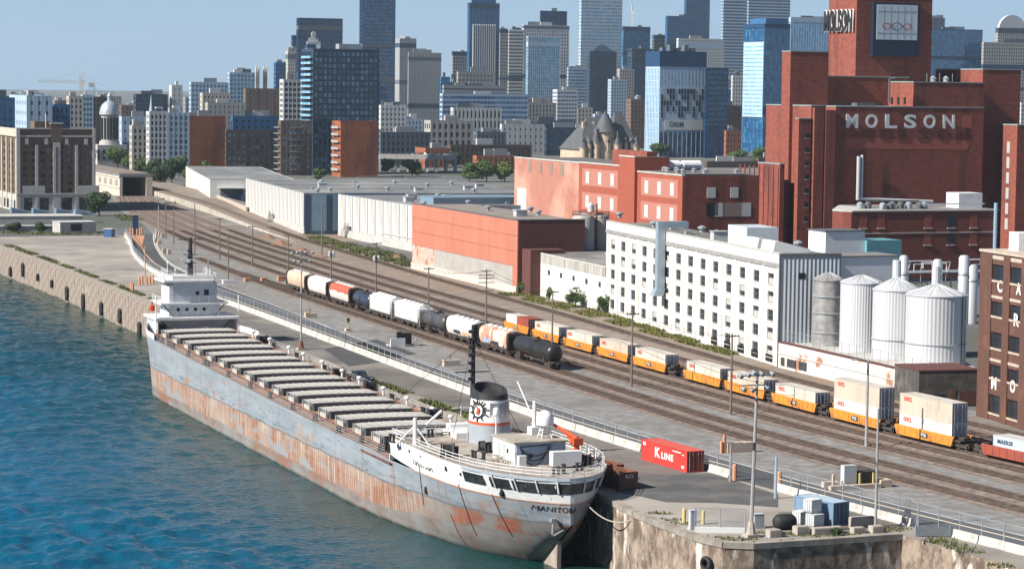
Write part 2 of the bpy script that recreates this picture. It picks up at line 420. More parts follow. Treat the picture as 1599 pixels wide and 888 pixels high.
sheet('track_field', [(s, tn('three', s) - 2.6) for s in range(-960, -179, 10)] + [(s, polyline(LINE_R, s) - 1) for s in range(-180, -961, -10)], 0.03, mat('track_field', (0.205, 0.18, 0.158), (0.145, 0.125, 0.108), s=.4, lo=.3, hi=.7, c3=(.25, .23, .21), s3=.04, rough=1.0, bump=.05))
sheet('ship_side_apron', [(s, polyline(QUAY[:6], s) + 3.2 + .8 * math.sin(s * .09)) for s in range(-505, -277, 6)] + [(-279, 117), (-262, 116)] + [(s, fn(s) - .5) for s in range(-268, -506, -6)], 0.04, mat('apron_worn', (.165, .148, .133), (.115, .105, .097), s=.12, lo=.36, hi=.64, c3=(.21, .19, .17), s3=.05, rough=1.0))
# newer asphalt on the apron
sheet('asphalt_patch', [SNp(*q) for q in ((505, 545), (588, 530), (650, 552), (590, 566), (545, 572))], 0.05, M_tar)
sheet('asphalt_patch', [SNp(*q) for q in ((975, 740), (1060, 742), (1110, 738), (1215, 772), (1215, 792), (1120, 785), (1040, 784), (1000, 775), (960, 768))], 0.05, mat('pier_asphalt', (.075, .075, .076), (.135, .128, .12), s=.22, lo=.38, hi=.66, rough=1.0))
sheet('asphalt_patch', [SNp(*q) for q in ((1215, 800), (1330, 792), (1412, 818), (1412, 826), (1240, 836))], 0.05, mat('apron_grime', (0.105, 0.095, 0.085), (0.16, 0.14, 0.12), s=0.5, rough=1.0))
sheet('asphalt_patch', [SNp(*q) for q in ((380, 498), (470, 520), (505, 545), (480, 547), (410, 520))], 0.05, mat('apron_mid', (0.12, 0.115, 0.11), (0.16, 0.15, 0.14), s=0.3, rough=1.0))
sheet('road_patch', [SNp(*q) for q in ((212, 391), (248, 391), (262, 405), (290, 425), (270, 425), (240, 410))], 0.06, M_tar)
sheet('cycle_island', [SNp(*q) for q in ((202, 368), (226, 368), (221, 388), (212, 378))], 0.10, mat('terracotta_paving', (0.55, 0.26, 0.14), (0.45, 0.22, 0.13), s=0.6, rough=0.9))
# painted lines of the road: real strips laid on it
def strip(name, pts, w, z, m, kind='structure', dz=0.0):
    mb = MB(); k = len(pts); L_, R_ = [], []
    for i, (s, n) in enumerate(pts):
        a = pts[max(i - 1, 0)]; b = pts[min(i + 1, k - 1)]
        ds, dn = b[0] - a[0], b[1] - a[1]; l = math.hypot(ds, dn)
        ps, pn = -dn / l * w / 2, ds / l * w / 2
        L_.append((*W(s + ps, n + pn), z)); R_.append((*W(s - ps, n - pn), z))
    mb.add(L_ + R_, [(k + i, k + i + 1, i + 1, i) for i in range(k - 1)])
    if dz:
        mb.add([(x, y, z - dz) for x, y, _ in L_] + L_, [(i, i + 1, k + i + 1, k + i) for i in range(k - 1)])
        mb.add([(x, y, z - dz) for x, y, _ in R_] + R_, [(k + i, k + i + 1, i + 1, i) for i in range(k - 1)])
    return tag(mb.build(name, m), kind=kind)
strip('road_edge_line', [(s, polyline(ROAD_R, s) - 0.3) for s in range(-747, -150, 8)], 0.22, 0.07, M_white)
strip('road_edge_line', [SNp(*q) for q in ((196, 377), (204, 385), (213, 402), (224, 414), (245, 425), (262, 430))], 0.25, 0.075, M_white)
strip('road_centre_line', [SNp(*q) for q in ((203, 368), (220, 383), (226, 396), (240, 410), (262, 424), (290, 434))], 0.4, 0.075, mat('orange_line', (0.6, 0.36, 0.2), rough=.8))
strip('road_kerb', [(s, polyline(ROAD_R, s) + 0.25) for s in range(-747, -560, 6)], 0.45, 0.17, M_cblock, dz=.15)

# ---- tracks
def uz(s): return max(0.0, min(2.2, (-700 - s) / 90.0 * 1.1))       # the far track lies on a bank that runs out
def tpos(t, s):
    z = uz(s) if t == 'eight' else 0.0
    return (*W(s, tn(t, s)), z)
def tdir(t, s):
    a = W(s - 1, tn(t, s - 1)); b = W(s + 1, tn(t, s + 1))
    return math.atan2(b[1] - a[1], b[0] - a[0])
def make_track(t):
    s0, s1 = TRK[t][0][0], TRK[t][-1][0]
    root = tag(obj('railway_track', None, None, (*W(s0, tn(t, s0)), 0)), kind='structure')
    ss = list(np.arange(s0, s1, 7.0)) + [s1]
    ox, oy = W(s0, tn(t, s0))
    def pts(off, z): 
        out = []
        for s in ss:
            a = tdir(t, s); p = tpos(t, s)
            out.append((p[0] - ox - math.sin(a) * off, p[1] - oy + math.cos(a) * off, p[2] + z))
        return out
    k = len(ss)
    def ribbon(offs, closed=False):
        mb = MB(); rows = [pts(o, z) for o, z in offs]; vs = [q for r in rows for q in r]
        fs = []
        for j in range(len(rows) - 1):
            for i in range(k - 1): fs.append((j * k + i + 1, j * k + i, (j + 1) * k + i, (j + 1) * k + i + 1)[::-1])
        return mb.add(vs, fs)
    ribbon([(-2.15, 0.05), (-1.55, 0.17), (1.55, 0.17), (2.15, 0.05)]).build('ballast_bed', M_ballast, root)
    for o in (-0.75, 0.75):
        ribbon([(o - .055, .2), (o - .045, .36), (o + .045, .36), (o + .055, .2)]).build('rail', M_rail, root)
    mb = MB()
    r2 = random.Random(len(t))
    for s in np.arange(max(s0, -760), s1, 0.66):
        a = tdir(t, s); p = tpos(t, s); ca, sa = math.cos(a), math.sin(a)
        cx, cy, z = p[0] - ox, p[1] - oy, p[2] + 0.19 + r2.uniform(0, .03)
        hx, hy = .12, 1.3
        v = [(cx + u * ca - w * sa, cy + u * sa + w * ca, z) for u, w in ((-hx, -hy), (hx, -hy), (hx, hy), (-hx, hy))]
        mb.add(v + [(x, y, zz - .15) for x, y, zz in v], [(0, 1, 2, 3), (4, 5, 1, 0), (5, 6, 2, 1), (6, 7, 3, 2), (7, 4, 0, 3)])
    tag(mb.build('tie', M_tie, root), kind='stuff')
for t in TRK: make_track(t)
# bank and retaining wall under the far track
mb = MB(); a0, b0, c0 = [], [], []
SS = list(range(-1090, -699, 13))
for s in SS:
    n = tn('eight', s); z = uz(s)
    a0.append((*W(s, n - 4.2), 0.0)); b0.append((*W(s, n - 4.1), z + .05)); c0.append((*W(s, n + 16), z + .05))
k = len(SS)
mb.add(a0 + b0, [(i + 1, i, k + i, k + i + 1)[::-1] for i in range(k - 1)], 0)
mb.add(b0 + c0, [(i + 1, i, k + i, k + i + 1)[::-1] for i in range(k - 1)], 1)
tag(mb.build('embankment', [mat('retaining_concrete', (0.46, 0.42, 0.36), (0.3, 0.27, 0.23), s=0.3, st=(1, 1, .4), rough=.9), M_dirt]), kind='structure')

# ---- quay walls
def wall_strip(name, label, line, z0, z1, m, coping=True):
    x0, y0 = W(*line[0])
    root = thing(name, label, 'quay wall', (x0, y0, 0))
    mb = MB(); k = len(line); lo, hi = [], []
    for s, n in line:
        x, y = W(s, n); lo.append((x - x0, y - y0, z0)); hi.append((x - x0, y - y0, z1))
    mb.add(lo + hi, [(i, i + 1, k + i + 1, k + i) for i in range(k - 1)])
    mb.build('wall_face', m, root)
    if coping:
        for i in range(k - 1):
            a, b = line[i], line[i + 1]; l = math.hypot(b[0] - a[0], b[1] - a[1]); cnt = max(1, round(l / 6.0))
            for j in range(cnt):
                p = [a[q] + (b[q] - a[q]) * (j + .006) / cnt for q in (0, 1)]; q2 = [a[q] + (b[q] - a[q]) * (j + .994) / cnt for q in (0, 1)]
                A = W(*p); B = W(*q2); dx, dy = B[0] - A[0], B[1] - A[1]; ll = math.hypot(dx, dy)
                c = MB().box(0, ll, -0.12, 0.9, -0.45, 0.16 + rnd.uniform(0, .03))
                c.build('coping_stone', M_coping, root, (A[0] - x0, A[1] - y0, 0), math.atan2(dy, dx))
    return root
# local y of the coping boxes must point inland: the lines below run with the land on their left
seg1 = [q for q in QUAY if q[0] <= -270]
w1 = wall_strip('quay_wall', 'long weathered stone quay wall left of the moored ship', seg1, -10, 0.02, M_stone)
blk = MB().box(0, 5.94, -0.16, 0.4, 0, 1.5)
bme = [blk.mesh('stone_block', M_stone)]
bx = W(*seg1[0])
s = -715.0; idx = 0
for c in range(5):
    s = -715.0 - (c % 2) * 3.0
    while s < -430:
        n = polyline(QUAY[:6], s); n2 = polyline(QUAY[:6], s + 6)
        A = W(s, n); B = W(s + 6, n2)
        o = obj('stone_block', bme[0], w1, (A[0] - bx[0] + rnd.uniform(-.03, .03), A[1] - bx[1] + rnd.uniform(-.05, .03), -2.02 - c * 1.56), math.atan2(B[1] - A[1], B[0] - A[0]))
        s += 6.0; idx += 1
seg2 = [q for q in QUAY if q[0] >= -271.5]
wall_strip('pier_wall', 'stained concrete pier wall below the lamp post, right of the stern', seg2, -10, 0.02, M_conc)
wall_strip('side_quay_wall', 'low pinkish quay wall at the bottom right corner', RIGHT[:3], -10, 0.02, M_conc, coping=False)
# black timber-and-rubber fenders hung on the quay wall
fm = MB()
fm.lathe([(.0, -1.55), (.35, -1.5), (.62, -1.2), (.7, -.6), (.7, .6), (.62, 1.2), (.35, 1.5), (.0, 1.55)], seg=12, sy=.6)
for z in (-.9, -.3, .3, .9): fm.lathe([(.7, z - .1), (.78, z), (.7, z + .1)], seg=12, sy=.6)
fme = fm.mesh('wall_fender', M_black, True)
FP = [(19, 424, 1.0), (38.5, 421, 1.35), (62, 433, .7), (84, 443, .75), (107.5, 458, 1.25), (133, 470, 1.3), (161.5, 482, 1.15), (190.5, 493, 1.2), (221.5, 514, 1.15)]
ordn = ['leftmost', 'second', 'third', 'fourth', 'fifth', 'sixth', 'seventh', 'eighth', 'last']
for i, (x, y, scl) in enumerate(FP):
    lo_, hi_ = -760.0, -430.0
    for _ in range(40):
        m_ = (lo_ + hi_) / 2
        if proj(*W(m_, polyline(QUAY[:6], m_)), -4)[0] < x: lo_ = m_
        else: hi_ = m_
    n = polyline(QUAY[:6], lo_) - .6
    xy = W(lo_, n)
    z = Zat(xy, y, -9, 2)
    o = obj('wall_fender', fme, None, (*xy, z), ANG + R(90)); o.scale = (scl, 1, scl * .95)
    tag(o, f'{ordn[i]} black rubber fender on the stone quay wall, counted from the left' if 0 < i < 8 else f'{ordn[i]} black rubber fender on the stone quay wall' + (', nearest the bow' if i == 8 else ' of the picture'), 'fender', 'fenders on the quay wall')

# dark cracks and patched joints of the old paving on the empty lot and the apron
rk_ = random.Random(17); cm = MB()
for k in range(120):
    if k < 85: x, y = rk_.uniform(20, 215), rk_.uniform(378, 450)
    else: x, y = rk_.uniform(560, 980), 0
    if k < 85:
        if y < 385 + (x - 20) * .36 - 4 or y > 384 + x * .36: y = 376 + x * .33 + rk_.uniform(-22, 8)
    else: y = 590 + (x - 560) * .38 + rk_.uniform(-30, 6)
    g = P(x, y); l = rk_.uniform(1.5, 7); w_ = rk_.uniform(.12, .5); a_ = ANG + rk_.uniform(-.25, .25); ca, sa = math.cos(a_), math.sin(a_)
    sn_ = SNp(x, y)
    if sn_[1] < polyline(QUAY[:6], sn_[0]) + 4 or sn_[1] > fn(sn_[0]) - 2: continue
    pts = [(-l / 2, 0), (-l * .1, -w_ / 2), (l / 2, -w_ * .2), (l * .2, w_ / 2)]
    cm.add([(g[0] + u * ca - v * sa, g[1] + u * sa + v * ca, .045) for u, v in pts], [(0, 1, 2, 3)])
tag(cm.build('paving_cracks', mat('crack_tar', (.05, .048, .045), rough=1.0)), kind='stuff')

# ================================================================ THE LAKE FREIGHTER
S0, N0, ZW = -352.0, 106.3, -8.0
M_hull = bpy.data.materials.new('hull_paint'); M_hull.use_nodes = True
def _hull():
    nt = M_hull.node_tree; N = nt.nodes; L = nt.links; b = N['Principled BSDF']
    tc = N.new('ShaderNodeTexCoord'); sp = N.new('ShaderNodeSeparateXYZ'); L.new(tc.outputs['Object'], sp.inputs[0])
    def noise(sv, det=6, rg=.62):
        mp = N.new('ShaderNodeMapping'); mp.inputs['Scale'].default_value = sv; L.new(tc.outputs['Object'], mp.inputs[0])
        n = N.new('ShaderNodeTexNoise'); n.inputs['Scale'].default_value = 1; n.inputs['Detail'].default_value = det; n.inputs['Roughness'].default_value = rg; L.new(mp.outputs[0], n.inputs['Vector']); return n.outputs['Fac']
    def math_(op, a, bb, cc=None):
        m = N.new('ShaderNodeMath'); m.operation = op
        for i, v in enumerate((a, bb, cc)):
            if v is None: continue
            if isinstance(v, (int, float)): m.inputs[i].default_value = v
            else: L.new(v, m.inputs[i])
        return m.outputs[0]
    def rng(v, a, bb):
        m = N.new('ShaderNodeMapRange'); m.inputs['From Min'].default_value = a; m.inputs['From Max'].default_value = bb; L.new(v, m.inputs['Value']); return m.outputs[0]
    def mix(f, a, bb):
        m = N.new('ShaderNodeMix'); m.data_type = 'RGBA'
        if isinstance(f, float): m.inputs[0].default_value = f
        else: L.new(f, m.inputs[0])
        for v, i in ((a, 6), (bb, 7)):
            if isinstance(v, tuple): m.inputs[i].default_value = (*v, 1)
            else: L.new(v, m.inputs[i])
        return m.outputs[2]
    z = sp.outputs['Z']; x = sp.outputs['X']
    zz = math_('MULTIPLY_ADD', noise((.16, .16, .4)), 1.0, z)                    # band edges wander a little
    zz = math_('ADD', zz, -0.5)
    # top band: pale grey-blue paint, touched up in patches, scraped along its lower half
    top = mix(rng(noise((.09, .09, .5)), .4, .62), (0.225, 0.255, 0.283), (0.285, 0.315, 0.342))
    top = mix(rng(noise((.35, .35, .9)), .6, .7), top, (0.17, 0.205, 0.24))
    scr = math_('MULTIPLY', rng(noise((.30, .30, 2.2), 8), .55, .61), rng(z, 8.3, 5.6))
    top = mix(scr, top, (0.13, 0.17, 0.21))
    top = mix(math_('MULTIPLY', rng(noise((.9, .9, .10)), .58, .68), .8), top, (0.26, 0.15, 0.09))
    top = mix(math_('MULTIPLY', rng(noise((.11, .11, .3)), .6, .66), .7), top, (0.30, 0.20, 0.14))      # rust runs
    # middle band: rubbed primer and rust with the frames showing through as upright stripes
    fr = math_('SINE', math_('MULTIPLY', x, 2 * math.pi / 0.86), 0)
    mid = mix(rng(noise((.16, .16, .35)), .38, .62), (0.36, 0.29, 0.235), (0.27, 0.125, 0.07))
    mid = mix(rng(noise((1.3, 1.3, .12)), .48, .66), mid, (0.44, 0.375, 0.315))
    mid = mix(math_('MULTIPLY', rng(fr, .35, .95), rng(noise((.05, .05, .2)), .4, .56)), mid, (0.27, 0.105, 0.055))
    # lower band: grey bottom paint with brown stain
    low = mix(rng(noise((.2, .2, .35)), .4, .66), (0.24, 0.235, 0.23), (0.19, 0.145, 0.12))
    low = mix(rng(noise((1.1, 1.1, .1)), .6, .72), low, (0.33, 0.16, 0.09))
    blot = rng(noise((.07, .07, .16), 8, .7), .53, .58)
    top = mix(math_('MULTIPLY', blot, rng(z, 8.6, 5.0)), top, mix(rng(noise((.5, .5, .2)), .4, .6), (0.29, 0.15, 0.085), (0.36, 0.30, 0.25)))
    mid = mix(rng(noise((.09, .09, .22), 8, .7), .54, .6), mid, (0.27, 0.275, 0.28))
    low = mix(rng(noise((.08, .08, .25), 8, .7), .54, .6), low, (0.25, 0.13, 0.085))
    # towards the stern the boot topping is red and the bands ride lower
    sh = rng(x, 62.0, 88.0)
    red = mix(rng(noise((.14, .14, .3)), .42, .6), (0.33, 0.10, 0.055), (0.24, 0.17, 0.14))
    red = mix(rng(noise((.8, .8, .12)), .5, .7), red, (0.16, 0.10, 0.075))
    red = mix(rng(noise((.12, .12, .2), 8, .7), .47, .56), red, (0.235, 0.22, 0.205))
    mid = mix(sh, mid, red)
    edge1 = math_('MULTIPLY_ADD', sh, 0.55, 4.95); edge2 = math_('MULTIPLY_ADD', sh, 1.9, 1.75)
    e1 = rng(math_('SUBTRACT', zz, edge1), -.06, .06); e2 = rng(math_('SUBTRACT', zz, edge2), -.1, .1)
    c = mix(e2, low, mid); c = mix(e1, c, top)
    ln = math_('MULTIPLY', rng(math_('SUBTRACT', zz, edge1), .30, .16), rng(math_('SUBTRACT', zz, edge1), -.05, .04))
    c = mix(math_('MULTIPLY', ln, .65), c, (0.12, 0.10, 0.09))
    seam = math_('MAXIMUM', rng(math_('ABSOLUTE', math_('SUBTRACT', math_('FRACT', math_('MULTIPLY', x, 1 / 9.2), 0), .5), 0), .012, .005), rng(math_('ABSOLUTE', math_('SUBTRACT', math_('FRACT', math_('MULTIPLY', z, 1 / 2.35), 0), .5), 0), .02, .01))
    c = mix(math_('MULTIPLY', seam, .35), c, (0.11, 0.09, 0.08))
    slime = rng(math_('ADD', z, math_('MULTIPLY', noise((.5, .5, .3)), .6)), .75, .3)
    c = mix(slime, c, (0.045, 0.045, 0.035))
    L.new(c, b.inputs['Base Color']); b.inputs['Roughness'].default_value = .62
    # plates: faint dents, frames
    bp = N.new('ShaderNodeBump'); bp.inputs['Strength'].default_value = .8; bp.inputs['Distance'].default_value = .05
    L.new(math_('ADD', noise((.35, .35, .35), 3), math_('MULTIPLY', fr, .12)), bp.inputs['Height']); L.new(bp.outputs[0], b.inputs['Normal'])
_hull()
M_hwhite = mat('ship_white', (0.74, 0.735, 0.72), (0.62, 0.6, 0.57), s=0.5, lo=0.45, hi=0.75, c3=(0.25, 0.13, 0.08), s3=1.1, st3=(1, 1, .35), lo3=0.66, hi3=0.72, rough=0.5)
M_hgrey = mat('ship_house_grey', (0.50, 0.55, 0.60), (0.42, 0.46, 0.5), s=0.4, rough=0.55)
M_deck = mat('deck_rust', (0.30, 0.155, 0.095), (0.22, 0.17, 0.14), s=0.35, lo=0.4, hi=0.65, c3=(0.42, 0.30, 0.22), s3=.25, lo3=.55, hi3=.7, rough=0.9)
M_poop = mat('poop_deck', (0.40, 0.36, 0.31), (0.27, 0.225, 0.19), s=0.5, lo=.4, hi=.65, c3=(0.24, 0.13, 0.09), s3=.35, lo3=.58, hi3=.7, rough=0.9)
M_hatch = mat('hatch_cover', (0.47, 0.455, 0.42), (0.34, 0.325, 0.295), s=0.45, st=(1, .25, 1), lo=.4, hi=.7, c3=(0.34, 0.26, 0.2), s3=.7, lo3=.62, hi3=.74, rough=0.7)
M_coam = mat('hatch_coaming', (0.10, 0.115, 0.13), (0.15, 0.16, 0.17), s=0.6, c3=(0.2, 0.12, .08), s3=.5, lo3=.6, hi3=.75, rough=0.75)
M_yel = mat('hatch_end_cream', (0.56, 0.46, 0.33), (0.46, 0.3, 0.2), s=.8, rough=.7)
M_dark = mat('dark_opening', (0.012, 0.013, 0.015), rough=0.5)
M_iron = mat('black_iron', (0.018, 0.018, 0.02), (0.04, 0.04, 0.042), s=1.2, rough=0.6)
M_red = mat('signal_orange', (0.62, 0.085, 0.02), (0.5, 0.08, 0.025), s=1.0, rough=0.5)
M_rusty = mat('rusty_brown', (0.15, 0.052, 0.032), (0.235, 0.10, 0.06), s=0.8, c3=(0.09, 0.05, 0.04), s3=.3, rough=0.85)
M_tarp = mat('shaded_blue_tarp', (0.34, 0.42, 0.50), (0.28, 0.36, 0.44), s=.7, rough=.7)
M_rope = mat('rope', (0.46, 0.42, 0.36), (0.34, 0.3, 0.25), s=3, rough=.9)

ship = thing('cargo_ship', 'long grey and rust streaked lake freighter moored along the quay', 'ship', (*W(S0, N0), ZW), math.atan2(DV[1], DV[0]))
def SL(x, y, z):
    s, n = SNp(x, y, z + ZW); return (s - S0, n - N0)
def zship(X, Y, ypx): return Zat(W(X + S0, Y + N0), ypx) - ZW
def sheer(X):
    return 8.5 + (1.7 * ((40 - X) / 105.0) ** 1.15 if X < 40 else 0.0)
DECK = [(-90, .25), (-88, 2.6), (-85, 5.0), (-81, 7.0), (-76, 8.4), (-71, 9.2), (-65, 9.45), (0, 9.45), (78, 9.45), (84, 9.3), (89, 8.75), (93, 7.7), (96.4, 6.1), (98.8, 4.3), (100.5, 2.3), (101.2, .3)]
WLN = [(-88.5, .1), (-85, 2.0), (-80, 4.9), (-75, 7.3), (-69, 8.9), (-62, 9.4), (0, 9.45), (50, 9.4), (60, 8.9), (68, 8.0), (78, 6.2), (85, 4.3), (90, 2.2), (93, .25), (102, .25)]
def lin(t, x):
    if x <= t[0][0]: return t[0][1]
    for (a, va), (b, vb) in zip(t, t[1:]):
        if x <= b: return va + (vb - va) * (x - a) / (b - a)
    return t[-1][1]
def zbot(X):
    if X < 91: return -1.2
    return -1.2 + (X - 91) / 11.0 * 7.4
def hb(X, z, zt):
    zb = zbot(X); u = max(0.0, min(1.0, (z - max(zb, 0)) / (zt - max(zb, 0))))
    d, w = lin(DECK, X), lin(WLN, X)
    if X > 93: w = .15
    e = .55 if X > 40 else 1.1
    return w + (d - w) * u ** e
STN = [-90, -89, -88, -86.5, -85, -83, -81, -78.5, -76, -73.5, -71, -68, -65, -55, -45, -25, 0, 20, 30, 40, 50, 58, 63, 68, 73, 77, 80, 83, 86, 88.5, 91, 93, 95, 96.5, 98, 99.2, 100, 100.6, 101, 101.2]
def hull_band(f0, f1, K, stn):
    mb = MB(); rows = len(stn)
    for side in (-1, 1):
        vs = []
        for X in stn:
            a, b = f0(X), f1(X)
            for k in range(K + 1):
                z = a + (b - a) * k / K
                vs.append((X, side * hb(X, z, 11.05 if X > 62 else sheer(X)), z))
        fs = []
        for j in range(rows - 1):
            for k in range(K):
                q = (j * (K + 1) + k, (j + 1) * (K + 1) + k, (j + 1) * (K + 1) + k + 1, j * (K + 1) + k + 1)
                fs.append(q if side < 0 else q[::-1])
        mb.add(vs, fs)
    # close the stern
    a, b = f0(stn[-1]), f1(stn[-1])
    if stn[-1] > 100:
        h0, h1 = hb(stn[-1], a, 11.05), hb(stn[-1], b, 11.05)
        mb.add([(stn[-1], -h0, a), (stn[-1], h0, a), (stn[-1], h1, b), (stn[-1], -h1, b)], [(0, 1, 2, 3)])
    return mb
hull_band(zbot, lambda X: 8.15 if X > 62 else sheer(X), 12, STN).build('hull', M_hull, ship, smooth=True)
AFT = [64.2] + [X for X in STN if X > 64.2]
wb = hull_band(lambda X: 8.18 if X > 71 else 8.9 - .72 * (X - 64.2) / 6.8, lambda X: 11.05, 4, AFT).build('poop_side', M_hwhite, ship, smooth=True)
hull_band(lambda X: 8.06, lambda X: 8.2, 1, [71] + [X for X in AFT if X > 71]).build('orange_stripe', mat('faded_orange', (0.55, 0.2, 0.1), (0.5, 0.36, 0.28), s=.4, rough=.7), ship)
bpy.data.objects['orange_stripe'].scale = (1.0006, 1.006, 1.0)
# decks
def deck(name, stn, zf, inset, m, flip=False):
    mb = MB(); k = len(stn)
    L_ = [(X, -(lin(DECK, X) - inset), zf(X)) for X in stn]; R_ = [(X, lin(DECK, X) - inset, zf(X)) for X in stn]
    mb.add(L_ + R_, [(i, i + 1, k + i + 1, k + i) for i in range(k - 1)])
    return mb.build(name, m, ship)
deck('main_deck', [X for X in STN if X < 64] + [64.2], lambda X: sheer(X) - .25, .05, M_deck)
deck('poop_deck', AFT, lambda X: 10.97, .12, M_poop)
# bulwark forward end of poop
MB().box(64.1, 64.3, -9.4, 9.4, 8.2, 10.95).build('poop_front', M_hwhite, ship)
# white bulwark at the bow shoulder
hull_band(lambda X: sheer(X) + .01, lambda X: sheer(X) + 1.0, 1, [X for X in STN if X < -63]).build('bow_bulwark', M_hwhite, ship, smooth=True)

# ---- hatches
HX = [-70.0 + 8.0 * i for i in range(17)]
cov = MB()
k = 8; top = []
for i in range(k + 1):
    y = -6.25 + 12.5 * i / k; top.append((y, .84 + .12 * (1 - (2 * i / k - 1) ** 2)))
cov.prismx([(-6.25, .76)] + top + [(6.25, .76)], -2.3, 2.3)
for i in range(1, 12):
    y = -6.25 + 12.5 * i / 12; z = .84 + .12 * (1 - (2 * i / 12 - 1) ** 2); cov.box(-2.25, 2.25, y - .05, y + .05, z, z + .05)
covm = cov.mesh('cover', M_hatch)
coa = MB().box(-2.2, 2.2, -6.15, 6.15, -.5, .69)
for i in range(9):
    y = -6.0 + 12 * i / 8; coa.box(2.2, 2.36, y - .05, y + .05, -.5, .68)
coam = coa.mesh('hatch', M_coam)
clm = MB().box(-1.7, 1.9, -6.42, -6.26, -.5, .35); clm.box(1.65, 1.9, -6.6, -6.42, -.5, .95); clm.box(-1.7, -1.5, -6.6, -6.42, -.5, .95)
endm = clm.mesh('hatch_end', M_hatch)
stm = MB()
for i in range(7):
    y = -5.4 + 10.8 * i / 6; stm.box(3.55, 3.62, y - .04, y + .04, -.45, .45)
stm.box(3.55, 3.6, -5.4, 5.4, .4, .45)
stnm = stm.mesh('walkway_rail', M_white)
for X in HX:
    hz = sheer(X) + .02
    ho = obj('hatch', coam, ship, (X, 0, hz)); obj('cover', covm, ho); obj('hatch_end', endm, ho); obj('walkway_rail', stnm, ho)
# orange rail track of the hatch crane along the deck, and pipes
for y in (-7.5, 7.5): rl_ = MB(); [rl_.cyl((X, y, sheer(X) + .1), (X + 8.5, y, sheer(X + 8.5) + .1), .13, seg=4) for X in np.arange(-72, 60, 8.5)]; rl_.build('deck_rail', M_rusty, ship)
# deck clutter on both sides: bitts, chocks, vents
r3 = random.Random(11)
bit = MB()
for d in (-.45, .45): bit.lathe([(.22, 0), (.2, .7), (.3, .72), (.3, .85)], c=(d, 0), seg=8)
bit.box(-.9, .9, -.3, .3, -.02, .06)
bitm = bit.mesh('mooring_bitt', M_iron)
for X in (-66, -63, -58, -55, -44, -33, -31, -18, -5, 6, 18, 29, 40, 50, 58): obj('mooring_bitt', bitm, ship, (X, -8.5, sheer(X) - .25))
for X in (-62, -52, -38, -22, -9, 12, 26, 44): obj('mooring_bitt', bitm, ship, (X, 8.5, sheer(X) - .25))
ven = MB().lathe([(.18, 0), (.18, 1.1), (.42, 1.2), (.42, 1.45), (.15, 1.6)], seg=8).mesh('ventilator', M_hwhite)
for i in range(12): X = -64 + i * 10.4; obj('ventilator', ven, ship, (X + r3.uniform(-2, 2), 8.2, sheer(X) - .25))
# life rails along the main deck
def rail(name, pts, hgt, m, step=2.2, r=.04, nr=3):
    mb = MB()
    for a, b in zip(pts, pts[1:]):
        a = Vector(a); b = Vector(b); l = (b - a).length; c = max(1, round(l / step))
        for i in range(c + 1):
            p = a + (b - a) * i / c; mb.cyl(p, p + Vector((0, 0, hgt)), r, seg=4)
        for j in range(1, nr + 1):
            zz = Vector((0, 0, hgt * j / nr)); mb.cyl(a + zz, b + zz, r * .9, seg=4)
    return mb.build(name, m, ship)
rail('deck_railing', [(X, -9.2, sheer(X) - .2) for X in (-64, -50, -20, 10, 40, 63)], 1.0, mat('dull_grey', (.42, .42, .42), rough=.7), r=.03)
rail('deck_railing', [(X, 9.2, sheer(X) - .2) for X in (-66, -50, -20, 10, 40, 63)], 1.0, MATS['dull_grey'], r=.03)
# winches along the starboard deck
wm = MB(); wm.box(-1, 1, -.7, .7, 0, .25); wm.cyl((-.6, 0, .8), (.6, 0, .8), .55, seg=10); wm.box(-.85, -.65, -.6, .6, .2, 1.4); wm.box(.65, .85, -.6, .6, .2, 1.4); wm.box(.85, 1.3, -.3, .3, .2, 1.1)
winm = wm.mesh('winch', M_iron)
for X in (-58, -14, 2, 31): obj('winch', winm, ship, (X, 7.0 + 1.3, sheer(X) - .25), R(90))

# ---- forward deckhouse, seen from aft
FX = -75.0
zf = sheer(FX) - .2
def zz(y): return zship(FX, 0, y)
Z1, Z2, Z3 = zz(498), zz(475.5), zz(439)
def YS(px, z): return SL(px, 0, z) # unused
MB().box(FX - 8.5, FX - 2.6, -6.5, 8.3, zf - .5, Z1 - .12).build('lower_house', M_hgrey, ship)
for y in (-6.4, 8.2):
    MB().prismx([(y - .12, zf), (y + .12, zf), (y + .12, Z1), (y - .12, Z1)], FX - 3, FX).build('side_bulkhead', M_hwhite, ship)
for y, s_ in ((-3.6, 1), (5.0, -1)):
    MB().cyl((FX - .15, y, zf), (FX - .15, y - s_ * 2.2, Z1 - .1), .14, seg=6).build('diagonal_brace', M_iron, ship)
MB().box(FX - 9.5, FX + .3, -6.9, 8.6, Z1 - .12, Z1 + .3).build('boat_deck', M_hwhite, ship)
MB().box(FX - 9, FX - 2.2, -3.9, 5.6, Z1 + .3, Z2 - .1).build('middle_house', M_hgrey, ship)
MB().box(FX - 9.5, FX - 1.2, -5.6, 6.9, Z2 - .1, Z2 + .22).build('bridge_deck', M_hwhite, ship)
for y, s_ in ((-5.1, 1), (6.2, -1)):
    MB().cyl((FX - 1.4, y, Z2 - .1), (FX - 1.4, y + s_ * 2.0, Z1 + .3), .12, seg=6).build('diagonal_brace', M_iron, ship)
ph = MB().box(FX - 8.5, FX - 2.0, -3.2, 4.9, Z2 + .22, Z3 - .3).build('pilothouse', M_hgrey, ship)
MB().box(FX - 8, FX - 2.0, -3.9, -3.2, Z2 + .22, Z3 - .9).build('stair_casing', M_hwhite, ship)
MB().box(FX - 9.5, FX - 1.2, -5.0, 5.4, Z3 - .3, Z3 + .05).build('pilothouse_roof', M_hwhite, ship)
MB().box(FX - 8.3, FX - 2.3, -3.2, 4.4, Z3 + .05, Z3 + .75).build('top_house', M_hwhite, ship)
